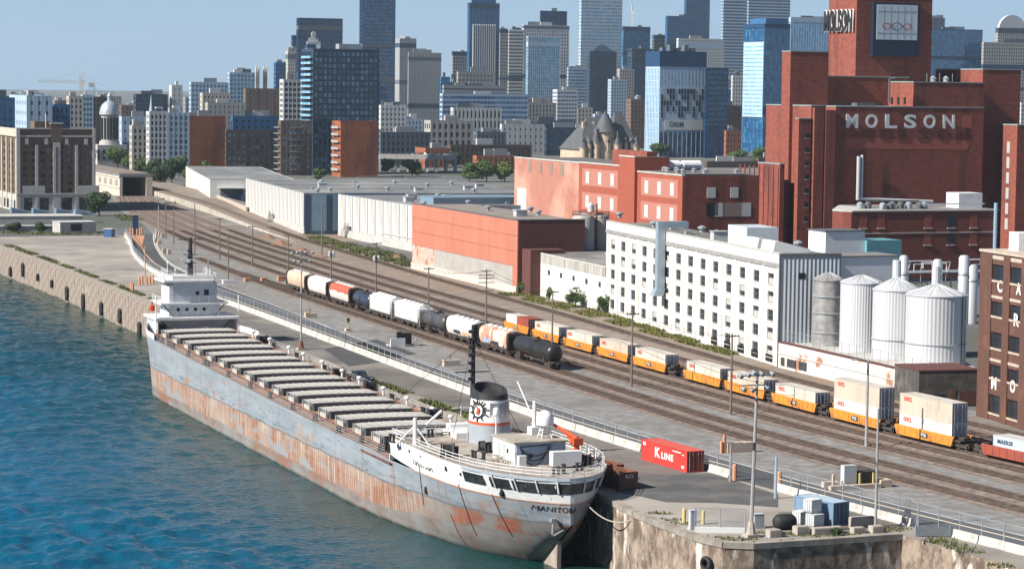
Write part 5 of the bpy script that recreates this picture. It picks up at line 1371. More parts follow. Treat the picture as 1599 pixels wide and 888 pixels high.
# ================================================================ POLES AND LAMPS
M_wood = mat('pole_wood', (.20, .165, .135), (.13, .105, .085), s=.8, st=(1, 1, .1), rough=.9)
M_mast = mat('mast_steel', (.36, .35, .34), (.28, .26, .25), s=.5, rough=.6)
def pole(label, x, yb, yt, kind='t', lean=0.0, m=None, r=.17):
    p = P(x, yb); h_ = Zat(p, yt)
    nm = {'t': 'utility_pole', 'x': 'utility_pole', 'tr': 'utility_pole', 'plain': 'utility_pole', 'flood': 'floodlight_mast', 'lamp': 'street_lamp', 'sig': 'street_lamp'}[kind]
    cat = {'utility_pole': 'utility pole', 'floodlight_mast': 'floodlight', 'street_lamp': 'street lamp'}[nm]
    root = thing(nm, label, cat, (*p, .02), ANG, {'utility_pole': 'utility poles of the rail yard', 'floodlight_mast': 'floodlight masts', 'street_lamp': 'street lamps'}[nm])
    m = m or (M_wood if nm == 'utility_pole' else M_mast)
    MB().cyl((0, 0, 0), (lean * h_, 0, h_), r * 1.15, r * .75, seg=8).build('pole', m, root)
    if kind in ('t', 'tr'):
        MB().box(-1.15, 1.15, -.08, .08, h_ - .45, h_ - .28).build('crossarm', M_wood, root)
        for x_ in (-1, -.5, .5, 1): MB().lathe([(.06, h_ - .28), (.07, h_ - .1), (.02, h_ - .05)], c=(x_, 0), seg=6).build('insulator', M_steel, root)
    if kind == 'tr':
        MB().box(-1.0, 1.0, -.08, .08, h_ - 1.35, h_ - 1.2).build('crossarm', M_wood, root)
        for x_ in (-.5, .5): MB().lathe([(.3, h_ - 4.2), (.34, h_ - 4.1), (.34, h_ - 3.1), (.28, h_ - 3.0), (.05, h_ - 2.95)], c=(x_, -.35), seg=10).build('transformer', M_cab, root)
    if kind == 'x':
        for dz, w_ in ((.3, 1.1), (1.15, 1.7), (1.75, 1.7), (2.6, 1.7), (4.2, 1.6)):
            MB().box(-w_, w_, -.08, .08, h_ - dz - .15, h_ - dz).build('crossarm', M_wood, root)
    if kind == 'flood':
        MB().prism([(-.75, -.75), (.75, -.75), (.75, .75), (-.75, .75)], 0, .35).build('base', M_cb2, root)
        MB().lathe([(.55, .35), (.3, 1.6)], seg=8).build('pedestal', M_rusty if x < 700 else M_cb2, root)
        hd = MB(); hd.box(-2.0, 2.0, -.07, .07, h_ - .5, h_ - .35); hd.box(-1.6, 1.6, -.07, .07, h_ - 1.5, h_ - 1.38); hd.build('head_frame', M_mast, root)
        for i, (x_, z_) in enumerate(((-1.9, h_ - .2), (-1.0, h_ - .1), (-.3, h_ + .1), (.6, h_ - .05), (1.85, h_ - .1), (-1.5, h_ - 1.6), (-.5, h_ - 1.7), (1.3, h_ - 1.55))):
            q = MB().cyl((x_, -.15, z_), (x_ + .1, -.75, z_ - .25), .13, .25, seg=10); q.build('floodlight', M_steel, root)
        MB().box(-1.0, 1.0, -.25, .25, h_ * .57, h_ * .57 + .08).build('service_bracket', M_mast, root)
    if kind == 'lamp':
        MB().path([(0, 0, h_ - .4), (-.6, -.1, h_), (-2.0, -.3, h_ + .05)], .06, 5).build('arm', M_mast, root); MB().box(-2.7, -1.9, -.45, -.15, h_ - .02, h_ + .14).build('lamp_head', M_cab, root)
    return root
for a in (('utility pole nearest the tunnel mouth, leftmost of three', 247.5, 356, 311, 'lamp'), ('middle utility pole of three in front of the tunnel', 259, 373, 316, 't'), ('utility pole behind the bollards in front of the tunnel', 271, 381, 325, 'plain'),
          ('tall dark utility pole just behind the ship foremast', 304, 398, 318, 'plain'), ('utility pole with crossarm right of the foremast', 343, 406, 340, 't'), ('utility pole with crossarm among the far tracks', 394, 416, 352, 't'), ('utility pole beside the peach hopper car', 450, 437, 365, 't'),
          ('street lamp standing in front of the white warehouses', 502.5, 402, 318, 'plain'), ('utility pole with transformers behind the hopper cars', 517, 440, 373, 'tr'), ('utility pole with transformers behind the blue black tank car', 587, 462, 378, 'tr'), ('utility pole in front of the orange building', 669, 480, 417, 't'), ('utility pole with five crossarms', 759, 508, 420, 'x'), ('utility pole in front of the low white annex', 862, 545, 453, 't'), ('utility pole among the tracks before the white factory', 986, 604, 487, 't'), ('utility pole with crossarm left of the tall floodlight mast', 1141, 647, 521, 't')):
    pole(*a)
pole('floodlight mast standing on the quay beside the ship', 470, 546, 392, 'flood', r=.16)
pole('tall floodlight mast on the end of the pier', 1172.5, 838, 580, 'flood', r=.2, lean=.022)
pole('street lamp with curved arm between tracks and stack train', 1352.5, 698, 561, 'lamp', r=.2)
pole('plain grey pole at the pier edge beside the blue container', 1367, 825, 638, 'plain', m=M_mast, r=.15)
pole('short pole rising from the bollards at the empty lot', 226.5, 441, 384, 'plain', m=mat('pole_tan', (.42, .30, .2), rough=.8), r=.14)
p = pole('pole on a white block beside the road near the ship bow', 356.5, 443, 371, 'plain', r=.16); MB().box(-1.4, 1.4, -.6, .6, 0, .95).build('base_block', M_white, p)
pole('slim post at the opening of the fence on the pier', 1140, 752, 694, 'plain', m=M_mast, r=.14); pole('slim lattice post at the start of the lower right fence', 1211, 778, 712, 'plain', m=mat('post_bluegrey', (.3, .36, .42), rough=.6), r=.17)

# overhead wires along the pole line
WP = [(517, 440, 373), (587, 462, 378), (669, 480, 417), (759, 508, 420), (862, 545, 453), (986, 604, 487), (1141, 647, 521)]
WN = ['behind the far hopper cars', 'before the orange building', 'between the orange building and the five armed pole', 'right of the five armed pole', 'before the low white annex', 'before the white factory']
for k in range(6):
    a, b = WP[k], WP[k + 1]; A, B = P(a[0], a[1]), P(b[0], b[1]); za, zb = Zat(A, a[2]) - .3, Zat(B, b[2]) - .3
    root = thing('overhead_wires', 'pair of sagging overhead wires ' + WN[k], 'wires', (*A, za), 0.0, 'overhead wires of the yard')
    for off in (-.9, .9):
        ox, oy = math.cos(ANG) * off, math.sin(ANG) * off
        MB().path([((B[0] - A[0]) * t / 10 + ox, (B[1] - A[1]) * t / 10 + oy, (zb - za) * t / 10 - 3.2 * (t / 10) * (1 - t / 10)) for t in range(11)], .035, 4).build('wire', M_iron, root)

# ================================================================ BUILDINGS: helpers
M_roofg = mat('flat_roof_gravel', (.20, .19, .185), (.14, .135, .13), s=.25, c3=(.27, .25, .23), s3=.06, rough=.95)
M_roofd = mat('flat_roof_dark', (.19, .195, .20), (.14, .145, .15), s=.12, c3=(.26, .255, .25), s3=.04, rough=.95)
M_glass = glassmat('window_glass', (.018, .024, .032), (.10, .11, .12), 1.5, 3.2)
def openings(L, n, frac, margin=0.0):
    p = (L - 2 * margin) / n
    return [(margin + p * i + p * (1 - frac) / 2, margin + p * i + p * (1 + frac) / 2) for i in range(n)]
def lattice(mb, face, L, D, H, cols, rows, t, mi=0, mband=None, horiz=False, z0=0.0):
    """piers and floor bands standing proud of the glazing on one face ('f' front, 'l' left, 'r' right)"""
    mband = mi if mband is None else mband
    def bx_(u0, u1, a, b, zz0, zz1, m):
        if u1 - u0 < 1e-4 or zz1 - zz0 < 1e-4: return
        if face == 'f': mb.box(u0, u1, a, b, zz0, zz1, m)
        elif face == 'l': mb.box(a, b, u0, u1, zz0, zz1, m)
        else: mb.box(L_r - b, L_r - a, u0, u1, zz0, zz1, m)
    L_r = D if face == 'r' else L
    span = L
    e = 0.06 * t / .4
    pa, pb = (e, 0.0) if horiz else (0.0, e)
    us = [0.0] + [q for c in cols for q in c] + [span]
    lo_ = 0.0 if face == 'f' else t
    for i in range(0, len(us), 2): bx_(max(us[i], lo_), us[i + 1], pa, t, z0, H, mi)
    zs = [z0] + [q for r in rows for q in r] + [H]
    for i in range(0, len(zs), 2): bx_(max(0.02, lo_ + .02), span - .02, pb, t, zs[i] + (.01 if i else .03), zs[i + 1] - .01, mband)
def block(root, Wd, D, H, mw, mg, fc, fr, lc, lr, t=.4, mband=None, roof=None, horiz=False, z0=0.0, parapet=.7, right=True, name='wall'):
    MB().box(t + .02, Wd - t - .02, t + .02, D - .1, z0 + .0, H - .6).build('glazing', mg, root)
    mb = MB(); mi2 = 1 if mband else 0
    lattice(mb, 'f', Wd, D, H, fc, fr, t, 0, mi2, horiz, z0)
    lattice(mb, 'l', D, Wd, H, lc, lr, t, 0, mi2, horiz, z0)
    if right: lattice(mb, 'r', D, Wd, H, lc, lr, t, 0, mi2, horiz, z0)
    else: mb.box(Wd - t, Wd, t, D, z0, H)
    mb.box(t, Wd - t, D - t, D, z0, H)
    w = mb.build(name, [mw, mband] if mband else mw, root)
    MB().box(t, Wd - t, t, D - t, H - .62 - parapet * .3, H - .55 - parapet * .3).build('roof', roof or M_roofg, root)
    return w
def place(A, C, xr=None, Wd=None):
    """near corner C and far corner A of a river-side face (pixels of their feet): root position, rotation, depth, width"""
    a, c = P(*A), P(*C); dx, dy = a[0] - c[0], a[1] - c[1]; D = math.hypot(dx, dy)
    rz = math.atan2(dy, dx) - R(90)
    if xr is not None: Wd = along(c, (math.cos(rz), math.sin(rz)), xr)
    return c, rz, D, Wd
def vwin(w, h_, nx=2, nz=2, deep=.05):
    fr = MB(); b = .07
    fr.box(-w / 2, w / 2, -deep, deep, 0, b); fr.box(-w / 2, w / 2, -deep, deep, h_ - b, h_)
    fr.box(-w / 2, -w / 2 + b, -deep, deep, b, h_ - b); fr.box(w / 2 - b, w / 2, -deep, deep, b, h_ - b)
    for i in range(1, nx): x = -w / 2 + w * i / nx; fr.box(x - .03, x + .03, -deep * .8, deep * .8, b, h_ - b)
    for i in range(1, nz): z = h_ * i / nz; fr.box(-w / 2 + b, w / 2 - b, -deep * .7, deep * .7, z - .03, z + .03)
    return fr
def vent(root, x, y, z, k, rg):
    if k == 0: mb = MB().lathe([(.5, z), (.5, z + .6), (.9, z + .8), (.9, z + 1.1), (.2, z + 1.4)], c=(x, y), seg=10); mb.build('roof_vent', M_steel, root)
    elif k == 1:
        mb = MB().box(x - 1.4, x + 1.4, y - 1, y + 1, z, z + 1.5); mb.box(x - 1.6, x + 1.6, y - 1.2, y + 1.2, z + 1.5, z + 1.62); mb.build('air_handler', M_cab, root)
    else: MB().box(x - .6, x + .6, y - .6, y + .6, z, z + .7).build('roof_hatch', M_steel, root)
rgb = random.Random(5)
def rect_px(root, C, rz, ypxs, fn_=None): pass

# ================================================================ WAREHOUSES BY THE TRACKS
M_metal = mat('wall_offwhite_metal', (.56, .56, .54), (.45, .44, .42), s=.4, st=(1, 1, .15), lo=.4, hi=.65, c3=(.34, .30, .26), s3=.5, st3=(1, 1, .1), lo3=.58, hi3=.76, rough=.6)
M_plinth = mat('plinth_concrete', (.52, .51, .48), (.42, .4, .37), s=.4, rough=.9)
M_bluewall = mat('wall_blue_grey', (.17, .25, .33), (.14, .21, .28), s=.3, rough=.7)
M_seam = mat('dark_seam', (.10, .11, .12), rough=.8)
def warehouse(label, A, C, yt, Wd, npan, ph, door=True):
    c, rz, D, _ = place(A, C, Wd=Wd); H = Zat(c, yt)
    root = thing('warehouse', label, 'warehouse', (*c, 0), rz, 'warehouses along the tracks')
    MB().box(.3, Wd, .3, D, 0, H - .6).build('wall', M_bluewall, root)
    MB().box(-.05, .3, .0, D, 0, ph).build('plinth', M_plinth, root)
    p = D / npan
    me = MB().box(-.12, .3, .28, p - .28, ph + .02, H).mesh('wall_panel', M_metal)
    for i in range(npan): obj('wall_panel', me, root, (rgb.uniform(-.02, .02), p * i, 0))
    MB().box(.02, .29, 0, D, ph, H - .1).build('panel_backing', M_seam, root)
    MB().box(.1, Wd, -.0, .3, ph * .5, H - .05).build('end_wall', M_bluewall, root)  # end wall's shade is put into the dark blue-grey
    if door: MB().box(Wd * .04 + 4.0, Wd * .04 + 5.6, -.08, .02, 0, H - .4).build('end_column', mat('navy', (.03, .055, .10), rough=.6), root); MB().box(.3, 2.0, -.1, .02, 0, H - .2).build('end_column', MATS['navy'], root)
    MB().box(.3, Wd - .3, .3, D - .3, H - .45, H - .3).build('roof', M_roofd, root)
    for a in ((0.0, .35, 0, D), ): MB().box(-.08, .35, 0, D, H, H + .18).build('parapet_cap', M_steel, root)
    MB().box(.35, Wd, -.05, .3, H - .05, H + .15).build('parapet_cap', M_steel, root)
    for y_ in np.arange(8, D - 5, 31):
        MB().box(2, Wd - 2, y_, y_ + .35, H - .3, H - .18).build('roof_seam', M_roofg, root)
    return root, c, rz, D, H
r1, c1, rz1, D1, H1 = warehouse('farther white panelled warehouse with shaded blue grey end', (384, 336), (474.5, 368), 302, 78, 16, 3.0)
for x, y, k in ((6, 10, 0), (9, 34, 2), (15, 50, 1), (32, 26, 0), (44, 44, 2), (58, 14, 0), (68, 46, 1), (21, 84, 0), (12, 20, 0), (25, 40, 0), (18, 70, 0), (40, 15, 1), (52, 55, 0), (34, 90, 2), (60, 30, 1), (28, 60, 2), (46, 80, 0), (64, 70, 0)): vent(r1, x, min(y, D1 - 4), H1 - .3, k, rgb)
for x in (6, 22, 40, 58, 72):
    q = MB(); q.path([(x, D1 - 3, H1 - .3), (x, D1 - 3, H1 + 1.1)], .08, 5); q.cyl((x, D1 - 3, H1 + 1.0), (x + 13, D1 - 3, H1 + 1.0), .06, seg=5); q.build('roof_railing', M_steel, r1)
r2, c2, rz2, D2, H2 = warehouse('nearer white panelled warehouse left of the orange building', (528, 369), (650, 394), 322, 62, 10, 2.6, False)
for x, y, k in ((5, 8, 0), (12, 18, 2), (24, 40, 1), (33, 14, 2), (42, 36, 0), (54, 12, 1), (8, 30, 1), (20, 12, 0), (14, 45, 1), (30, 30, 0), (38, 50, 2), (45, 20, 0), (50, 44, 1), (26, 55, 0)): vent(r2, x, min(y, D2 - 3), H2 - .3, k, rgb)
MB().box(10, 52, 14, 26, H2 - .3, H2 + 1.7).build('roof_monitor', M_bluewall, r2)
for z, nn in ((H2 * .62, 4), (H2 * .3, 4)):
    for i in range(nn): MB().box(-.1, .05, 3 + i * 4.2, 3.9 + i * 4.2, z, z + 1.2).build('window', M_dark, r2)
MB().box(-.35, -.05, .5, 30, 3.6, 3.9).build('wall_pipe', M_plinth, r2)
def stair(root, y, z0, z1):
    st = MB(); n = 9
    for i in range(n): z = z0 + (z1 - z0) * i / (n - 1); st.box(-1.5, -.3, y - i * .55, y - i * .55 + .4, z - .06, z)
    for x in (-1.5, -.3): st.cyl((x, y, z0), (x, y - (n - 1) * .55, z1), .07, seg=5); st.cyl((x, y, z0 + 1.1), (x, y - (n - 1) * .55, z1 + 1.1), .05, seg=5)
    st.box(-1.6, 0, y - n * .55 - 1.6, y - n * .55 + .5, z1 - .08, z1)
    for q in (y - n * .55 - 1.5, y - n * .55 + .3): st.cyl((-1.5, q, 0), (-1.5, q, z1 + 1.1), .07, seg=5)
    st.build('outside_stair', M_iron, root)
stair(r1, D1 * .52, .2, 3.6); stair(r2, D2 * .9, .2, 3.8)

# low white sheds beyond the warehouses
c, rz, D, Wd = place((290, 292), (328, 318), xr=384)
H = Zat(c, 281); root = thing('loading_shed', 'long low white shed with dark loading bay beyond the warehouses', 'shed', (*c, 0), rz)
MB().box(0, Wd + 20, 0, D, 0, H).build('wall', mat('shed_white', (.60, .60, .57), (.52, .51, .48), s=.3, rough=.8), root); MB().box(.2, Wd + 19, .2, D - .2, H, H + .15).build('roof', M_roofd, root)
MB().box(4, Wd - 1, -.12, .02, 1.0, H - 3.2).build('loading_bay', mat('bay_shade', (.10, .12, .15), rough=.7), root); MB().box(3, Wd - .5, -2.5, -.1, H - 3.2, H - 2.8).build('bay_canopy', M_white, root)
MB().box(12, 14.5, -.2, -.1, .2, 3.4).build('loading_door', mat('door_blue', (.25, .36, .48), rough=.6), root); MB().box(20, 22, -.2, -.1, .2, 3.4).build('loading_door', M_white, root)
A = P(334, 316); B = P(384, 338)
L_ = math.hypot(B[0] - A[0], B[1] - A[1]); rz = math.atan2(B[1] - A[1], B[0] - A[0])
root = thing('retaining_wall', 'beige retaining wall left of the farther warehouse', 'wall', (*A, 0), rz); MB().box(0, L_, 0, .6, 0, 3.2).build('wall_face', mat('beige_concrete', (.50, .43, .34), (.4, .34, .27), s=.3, st=(1, 1, .3), rough=.9), root); MB().box(-.1, L_, -.1, .7, 3.2, 3.4).build('coping', M_plinth, root)

# ================================================================ ORANGE BUILDING
c, rz, D, Wd = place((643, 419), (807, 459), xr=912)
H = Zat(c, 344.5)
root = thing('orange_building', 'windowless orange building with grey lower wall beside the tracks', 'building', (*c, 0), rz)
M_or = mat('orange_cladding', (.52, .19, .125), (.44, .155, .10), s=.25, st=(1, 1, .3), lo=.35, hi=.65, c3=(.36, .15, .11), s3=.5, st3=(1, 1, .12), lo3=.56, hi3=.76, rough=.75)
M_orl = mat('orange_low_grey', (.40, .38, .35), (.33, .31, .28), s=.25, rough=.85)
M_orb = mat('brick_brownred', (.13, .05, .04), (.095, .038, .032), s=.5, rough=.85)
zs = H * .37
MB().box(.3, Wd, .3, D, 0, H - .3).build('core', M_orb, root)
for i in range(3):
    z0_ = zs + (H - zs) * i / 3; MB().box(0, .32, 0, D, z0_ + .04, zs + (H - zs) * (i + 1) / 3 - .04 if i < 2 else H).build('cladding_course', M_or, root)
MB().box(.1, .3, 3.2, D * .77, 1.7, zs - .05).build('grey_wall', M_orl, root)
MB().box(.1, .3, D * .77, D, 1.7, zs - .05).build('painted_wall', mat('graffiti_wall', (.50, .33, .27), (.56, .44, .36), s=.6, lo=.4, hi=.62, c3=(.52, .15, .08), s3=.35, lo3=.53, hi3=.6, rough=.85), root)
MB().box(0.0, .32, 0, 3.1, 1.7, zs).build('corner_pier', M_or, root)
MB().box(-.25, .3, 0, D, 0, 1.7).build('plinth', mat('plinth_white', (.62, .58, .52), (.48, .42, .36), s=.8, rough=.9), root)
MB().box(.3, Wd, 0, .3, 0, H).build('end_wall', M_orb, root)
MB().box(.3, Wd - .3, .3, D - .3, H - .3, H - .15).build('roof', mat('roof_brown_gravel', (.27, .235, .2), (.2, .175, .15), s=.3, rough=.95), root)
MB().box(-.1, .4, -.1, D, H, H + .25).build('parapet_cap', M_seam, root); MB().box(.4, Wd, -.1, .4, H, H + .25).build('parapet_cap', M_seam, root)
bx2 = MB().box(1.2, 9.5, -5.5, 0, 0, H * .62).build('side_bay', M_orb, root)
for x, y, k in ((8, 20, 1), (14, 24, 0), (12, 34, 2), (20, 15, 2), (26, 26, 2), (18, 40, 0), (30, 12, 0), (9, 46, 0)): vent(root, x, min(y, D - 3), H - .2, k, rgb)
OB = (c, rz, D, Wd, H)

# ================================================================ LOW WHITE ANNEX
c, rz, D, Wd = place((818, 455), (945, 488.5), Wd=26)
H = Zat(c, 416)
root = thing('low_annex', 'low white annex with small square windows and streaked parapet', 'building', (*c, 0), rz)
M_anx = mat('annex_white', (.64, .64, .61), (.55, .54, .5), s=.25, rough=.85)
MB().box(.3, Wd, 0, D, 0, H - .4).build('wall', M_anx, root); MB().box(0, .3, 0, D, 0, H - 2.3).build('river_wall', M_anx, root)
MB().box(0, .3, .5, D - 4, H - 2.28, H - .3).build('streaked_band', mat('streaked_band', (.45, .43, .39), (.26, .245, .22), s=.9, st=(1, 1, .1), lo=.4, hi=.65, rough=.9), root); MB().box(-.06, .4, 0, D, H - .3, H).build('parapet_cap', M_plinth, root)
MB().box(.3, Wd, 0, D, H - .4, H - .3).build('roof', M_roofg, root)
me = vwin(1.3, 1.1, 2, 1); mef = me.mesh('window', M_seam); mep = MB().box(-.6, .6, -.02, .02, .05, 1.05).mesh('pane', M_glass)
for i in range(6):
    o = obj('window', mef, root, (-.02, 3.5 + i * (D - 8) / 5.6, H - 4.6), R(-90)); obj('pane', mep, o)
MB().lathe([(.9, H - .3), (.9, H + .6), (1.2, H + .9), (.3, H + 1.4)], c=(10, D * .45), seg=12).build('roof_vent', M_white, root)

# twin storage silo behind the annex
p = P(921, 452)
hs = Zat(p, 340); root = thing('steel_silo', 'pair of rusty grey steel silos with caged platform on top', 'silo', (*p, 0), ANG)
Ms = mat('silo_weathered', (.46, .44, .41), (.33, .3, .27), s=.35, st=(1, 1, .12), c3=(.25, .15, .1), s3=.4, st3=(1, 1, .2), lo3=.58, hi3=.7, rough=.6)
zb_ = Zat(p, 405); 
for dx, r_ in ((-2.2, 2.7), (2.4, 2.5)):
    MB().lathe([(r_ * .35, zb_ - 4), (r_, zb_ - .5), (r_, hs), (r_ * .9, hs + .5), (.3, hs + 1.2)], c=(dx, dx * .4), seg=20).build('silo_body', Ms, root, smooth=True)
q = MB()
for a in range(10): t_ = 2 * math.pi * a / 10; q.cyl((4.6 * math.cos(t_), 3.4 * math.sin(t_), 0 if a % 2 else hs), (4.6 * math.cos(t_), 3.4 * math.sin(t_), hs + 1.4), .1, seg=5)
for z in (hs + .2, hs + .8, hs + 1.4): q.path([(4.6 * math.cos(2 * math.pi * a / 16), 3.4 * math.sin(2 * math.pi * a / 16), z) for a in range(17)], .07, 5)
q.build('platform_cage', M_rusty, root)
MB().cyl((.2, -2.8, 2), (.2, -2.8, hs + 3.4), .28, seg=8).build('feed_pipe', M_rusty, root); MB().lathe([(.8, hs + 1.4), (.8, hs + 3.0), (.2, hs + 3.6)], seg=10).build('dust_filter', M_cab, root)
MB().box(-4, 4, -2.5, 2.5, 0, zb_ - 4).build('silo_base', M_orb, root)

# ================================================================ WHITE FACTORY
c, rz, D, Wd = place((945, 488), (1216, 573), Wd=11.0)
H = Zat(c, 397)
root = thing('white_factory', 'long white factory with rows of small windows and corrugated grey end', 'factory', (*c, 0), rz)
M_fw = mat('factory_whitewash', (.69, .675, .64), (.56, .53, .49), s=.35, st=(1, 1, .35), lo=.42, hi=.72, c3=(.42, .34, .28), s3=.5, st3=(1, 1, .22), lo3=.64, hi3=.78, rough=.85)
M_fg = mat('factory_grey_band', (.24, .24, .235), (.32, .31, .3), s=.5, rough=.85)
sto = 3.12; ztop = H - 2.4
rows = [(ztop - 1.0 - sto * (k + 1) + 1.0, ztop - 1.0 - sto * (k + 1) + 2.95) for k in range(5)][::-1]
ncol = 14
colsv = openings(D, ncol, .41, 1.2)
MB().box(.62, Wd - .1, .42, D - .05, 0, H - .5).build('core', M_dark, root)
mb = MB(); us = [0.42] + [q for cc in colsv for q in cc] + [D]
for i in range(0, len(us), 2): mb.box(0.05, .6, us[i], us[i + 1], 0, ztop)
wz = [0] + [q for r_ in rows for q in r_] + [ztop]
for (a, b) in colsv:
    for i in range(0, len(wz), 2): mb.box(.09, .6, a, b, wz[i], wz[i + 1])
mb.build('wall', M_fw, root)
for i in range(ncol + 1):
    y = 1.2 + (D - 2.4) * i / ncol; MB().box(-.1, .05, max(y - .45, .43), min(y + .45, D), 0, ztop - .05).build('pilaster', M_fw, root)
MB().box(-.16, .6, .42, D, ztop, ztop + .75).build('grey_band', M_fg, root); MB().box(-.02, .6, .42, D, ztop + .75, H).build('parapet', M_fw, root); MB().box(-.12, .7, .42, D, H, H + .16).build('coping', M_plinth, root)
wdt = colsv[0][1] - colsv[0][0]
wf = vwin(wdt, 1.95, 3, 2).mesh('window', mat('frame_greygreen', (.16, .18, .18), rough=.7)); wp = MB().box(-wdt / 2 + .05, wdt / 2 - .05, -.015, .015, .06, 1.9).mesh('pane', M_glass); ws = MB().box(-wdt / 2 - .12, wdt / 2 + .12, -.38, -.02, -.12, .0).mesh('sill', M_fw)
wp2 = MB().box(-wdt / 2 + .05, wdt / 2 - .05, -.02, .02, .06, 1.1).mesh('pane', mat('pale_blind', (.42, .41, .38), rough=.8))
for i, (a, b) in enumerate(colsv):
    for j, (z0_, z1_) in enumerate(rows):
        o = obj('window', wf, root, (.32, (a + b) / 2, z0_), R(-90)); obj('pane', wp, o); obj('sill', ws, o)
        if rgb.random() < .3: obj('pane', wp2, o, (0, -.03, rgb.choice((0, .8))))
for i, (a, b) in enumerate(colsv):
    if i in (0, 1, 2, 3, 4): MB().box(-.06, .08, a - .2, b + .2, .5, 1.7).build('basement_window', M_dark, root)
# corrugated end wall
M_corr = mat('corrugated_bluegrey', (.46, .50, .535), (.39, .43, .465), s=.3, st=(1, 1, .1), c3=(.30, .24, .2), s3=.3, st3=(1, 1, .1), lo3=.66, hi3=.8, rough=.5, wave=('X', .75, .10))
MB().box(0.0, Wd, 0, .42, 0, H - .4).build('corrugated_end', M_corr, root); MB().box(-.2, Wd, -.12, .46, H - .4, H + .1).build('end_coping', M_seam, root)
MB().box(3.2, 4.4, -.05, .05, H - 4.2, H - 3.2).build('window', M_dark, root); MB().box(-.2, .0, -.05, .42, 0, H - .4).build('corner_strip', M_seam, root)
MB().box(.7, Wd - .3, .5, D - .3, H - .5, H - .35).build('roof', mat('roof_tar_green', (.17, .17, .15), (.12, .125, .11), s=.15, c3=(.22, .2, .17), s3=.05, rough=.95), root)
# duct on the river side
yd = along(c, (-math.sin(rz), math.cos(rz)), 1036)
dq = MB().box(-1.7, -.2, yd - .85, yd + .85, 8.3, H + .9); dq.box(-1.7, 4.5, yd - .85, yd + .85, H + .9, H + 2.1); dq.prismy([(-1.9, 8.3), (-.1, 8.3), (-.6, 6.9), (-2.6, 6.9)], yd - 1.2, yd + 1.2)
dq.build('air_duct', mat('duct_bluegrey', (.36, .44, .50), (.3, .37, .43), s=.6, rough=.4, metal=.3), root)
def yf(px_): return along(c, (-math.sin(rz), math.cos(rz)), px_)
# penthouses, skylights
MB().box(3.5, 9.5, 26, 36, H - .4, H + 3.0).build('roof_house', mat('roof_house_bluewhite', (.52, .57, .60), (.45, .5, .53), s=.4, rough=.6), root)
for i in range(2):
    y = 9 + i * 8
    MB().prismy([(2, H - .35), (9, H - .35), (9, H + .2), (3.2, H + 1.6), (2.4, H + 1.6)], y, y + 6.2).build('sawtooth_skylight', M_white, root)
    for k in range(5):
        mb = MB(); y0_ = y + .4 + k * 1.12; mb.add([(3.6, y0_, H + 1.52), (3.6, y0_ + .85, H + 1.52), (8.6, y0_ + .85, H + .33), (8.6, y0_, H + .33)], [(0, 1, 2, 3)]); mb.build('skylight_pane', M_dark, root)
for x, y, k in ((5, 45, 1), (7, 52, 0), (4, 60, 2), (9, 66, 0), (6, 75, 2), (11, 20, 0), (5, 84, 0), (12, 40, 2)): vent(root, x, min(y, D - 3), H - .35, k, rgb)
FAC = (c, rz, D, Wd, H)

# ================================================================ TANK YARD
A = P(1215, 573.5); B = P(1452, 632)
L_ = math.hypot(B[0] - A[0], B[1] - A[1]); rzw = math.atan2(B[1] - A[1], B[0] - A[0]); hw = 4.3
root = thing('peeling_wall', 'peeling white wall with barred openings below the silver tanks', 'wall', (*A, 0), rzw)
M_peel = mat('peeling_white', (.66, .64, .60), (.54, .5, .45), s=.5, c3=(.36, .17, .11), s3=.22, lo3=.56, hi3=.63, rough=.9)
MB().box(0, L_, 0, .8, 0, hw).build('wall_face', M_peel, root); MB().box(-.1, L_ + .1, -.12, .95, hw * .56, hw * .56 + .15).build('string_course', M_plinth, root); MB().box(-.1, L_, -.1, .95, hw, hw + .15).build('coping', M_orb, root)
for x, w_ in ((1.0, 1.4), (3.3, 3.3), (7.6, 2.9)): 
    o = MB().box(x, x + w_, -.06, .02, .5, 1.9).build('barred_opening', M_dark, root)
    bars = MB()
    for k in range(int(w_ / .35)): bars.box(x + .15 + k * .35, x + .2 + k * .35, -.1, -.06, .5, 1.9)
    bars.build('bars', M_steel, o)
gb = MB()
for i in range(7): gb.add([(L_ * .78 + i * .9, -.03, 1.3), (L_ * .78 + i * .9 + .5, -.03, 1.3), (L_ * .78 + i * .9 + .25, -.03, 2.0 + .3 * (i % 2))], [(0, 1, 2)])
tag(gb.build('graffiti', g_blu, root), kind='stuff')
ZP = 4.1
pw = [P(1222, 532, ZP), P(1431, 578, ZP), P(1530, 578, ZP), P(1440, 520, ZP), P(1340, 505, ZP)]
root = thing('tank_platform', 'concrete platform the silver tanks stand on', 'platform', (*pw[0], 0))
MB().prism([(x - pw[0][0], y - pw[0][1]) for x, y in pw], 0, ZP - .02).build('slab', M_plinth, root)
M_alu = mat('tank_aluminium', (.68, .685, .69), (.58, .59, .60), s=.25, st=(1, 1, .08), lo=.38, hi=.7, rough=.42, metal=.35)
M_foil = mat('tank_foil', (.50, .485, .46), (.36, .345, .33), s=.9, lo=.4, hi=.62, rough=.38, metal=.5, bump=.12)
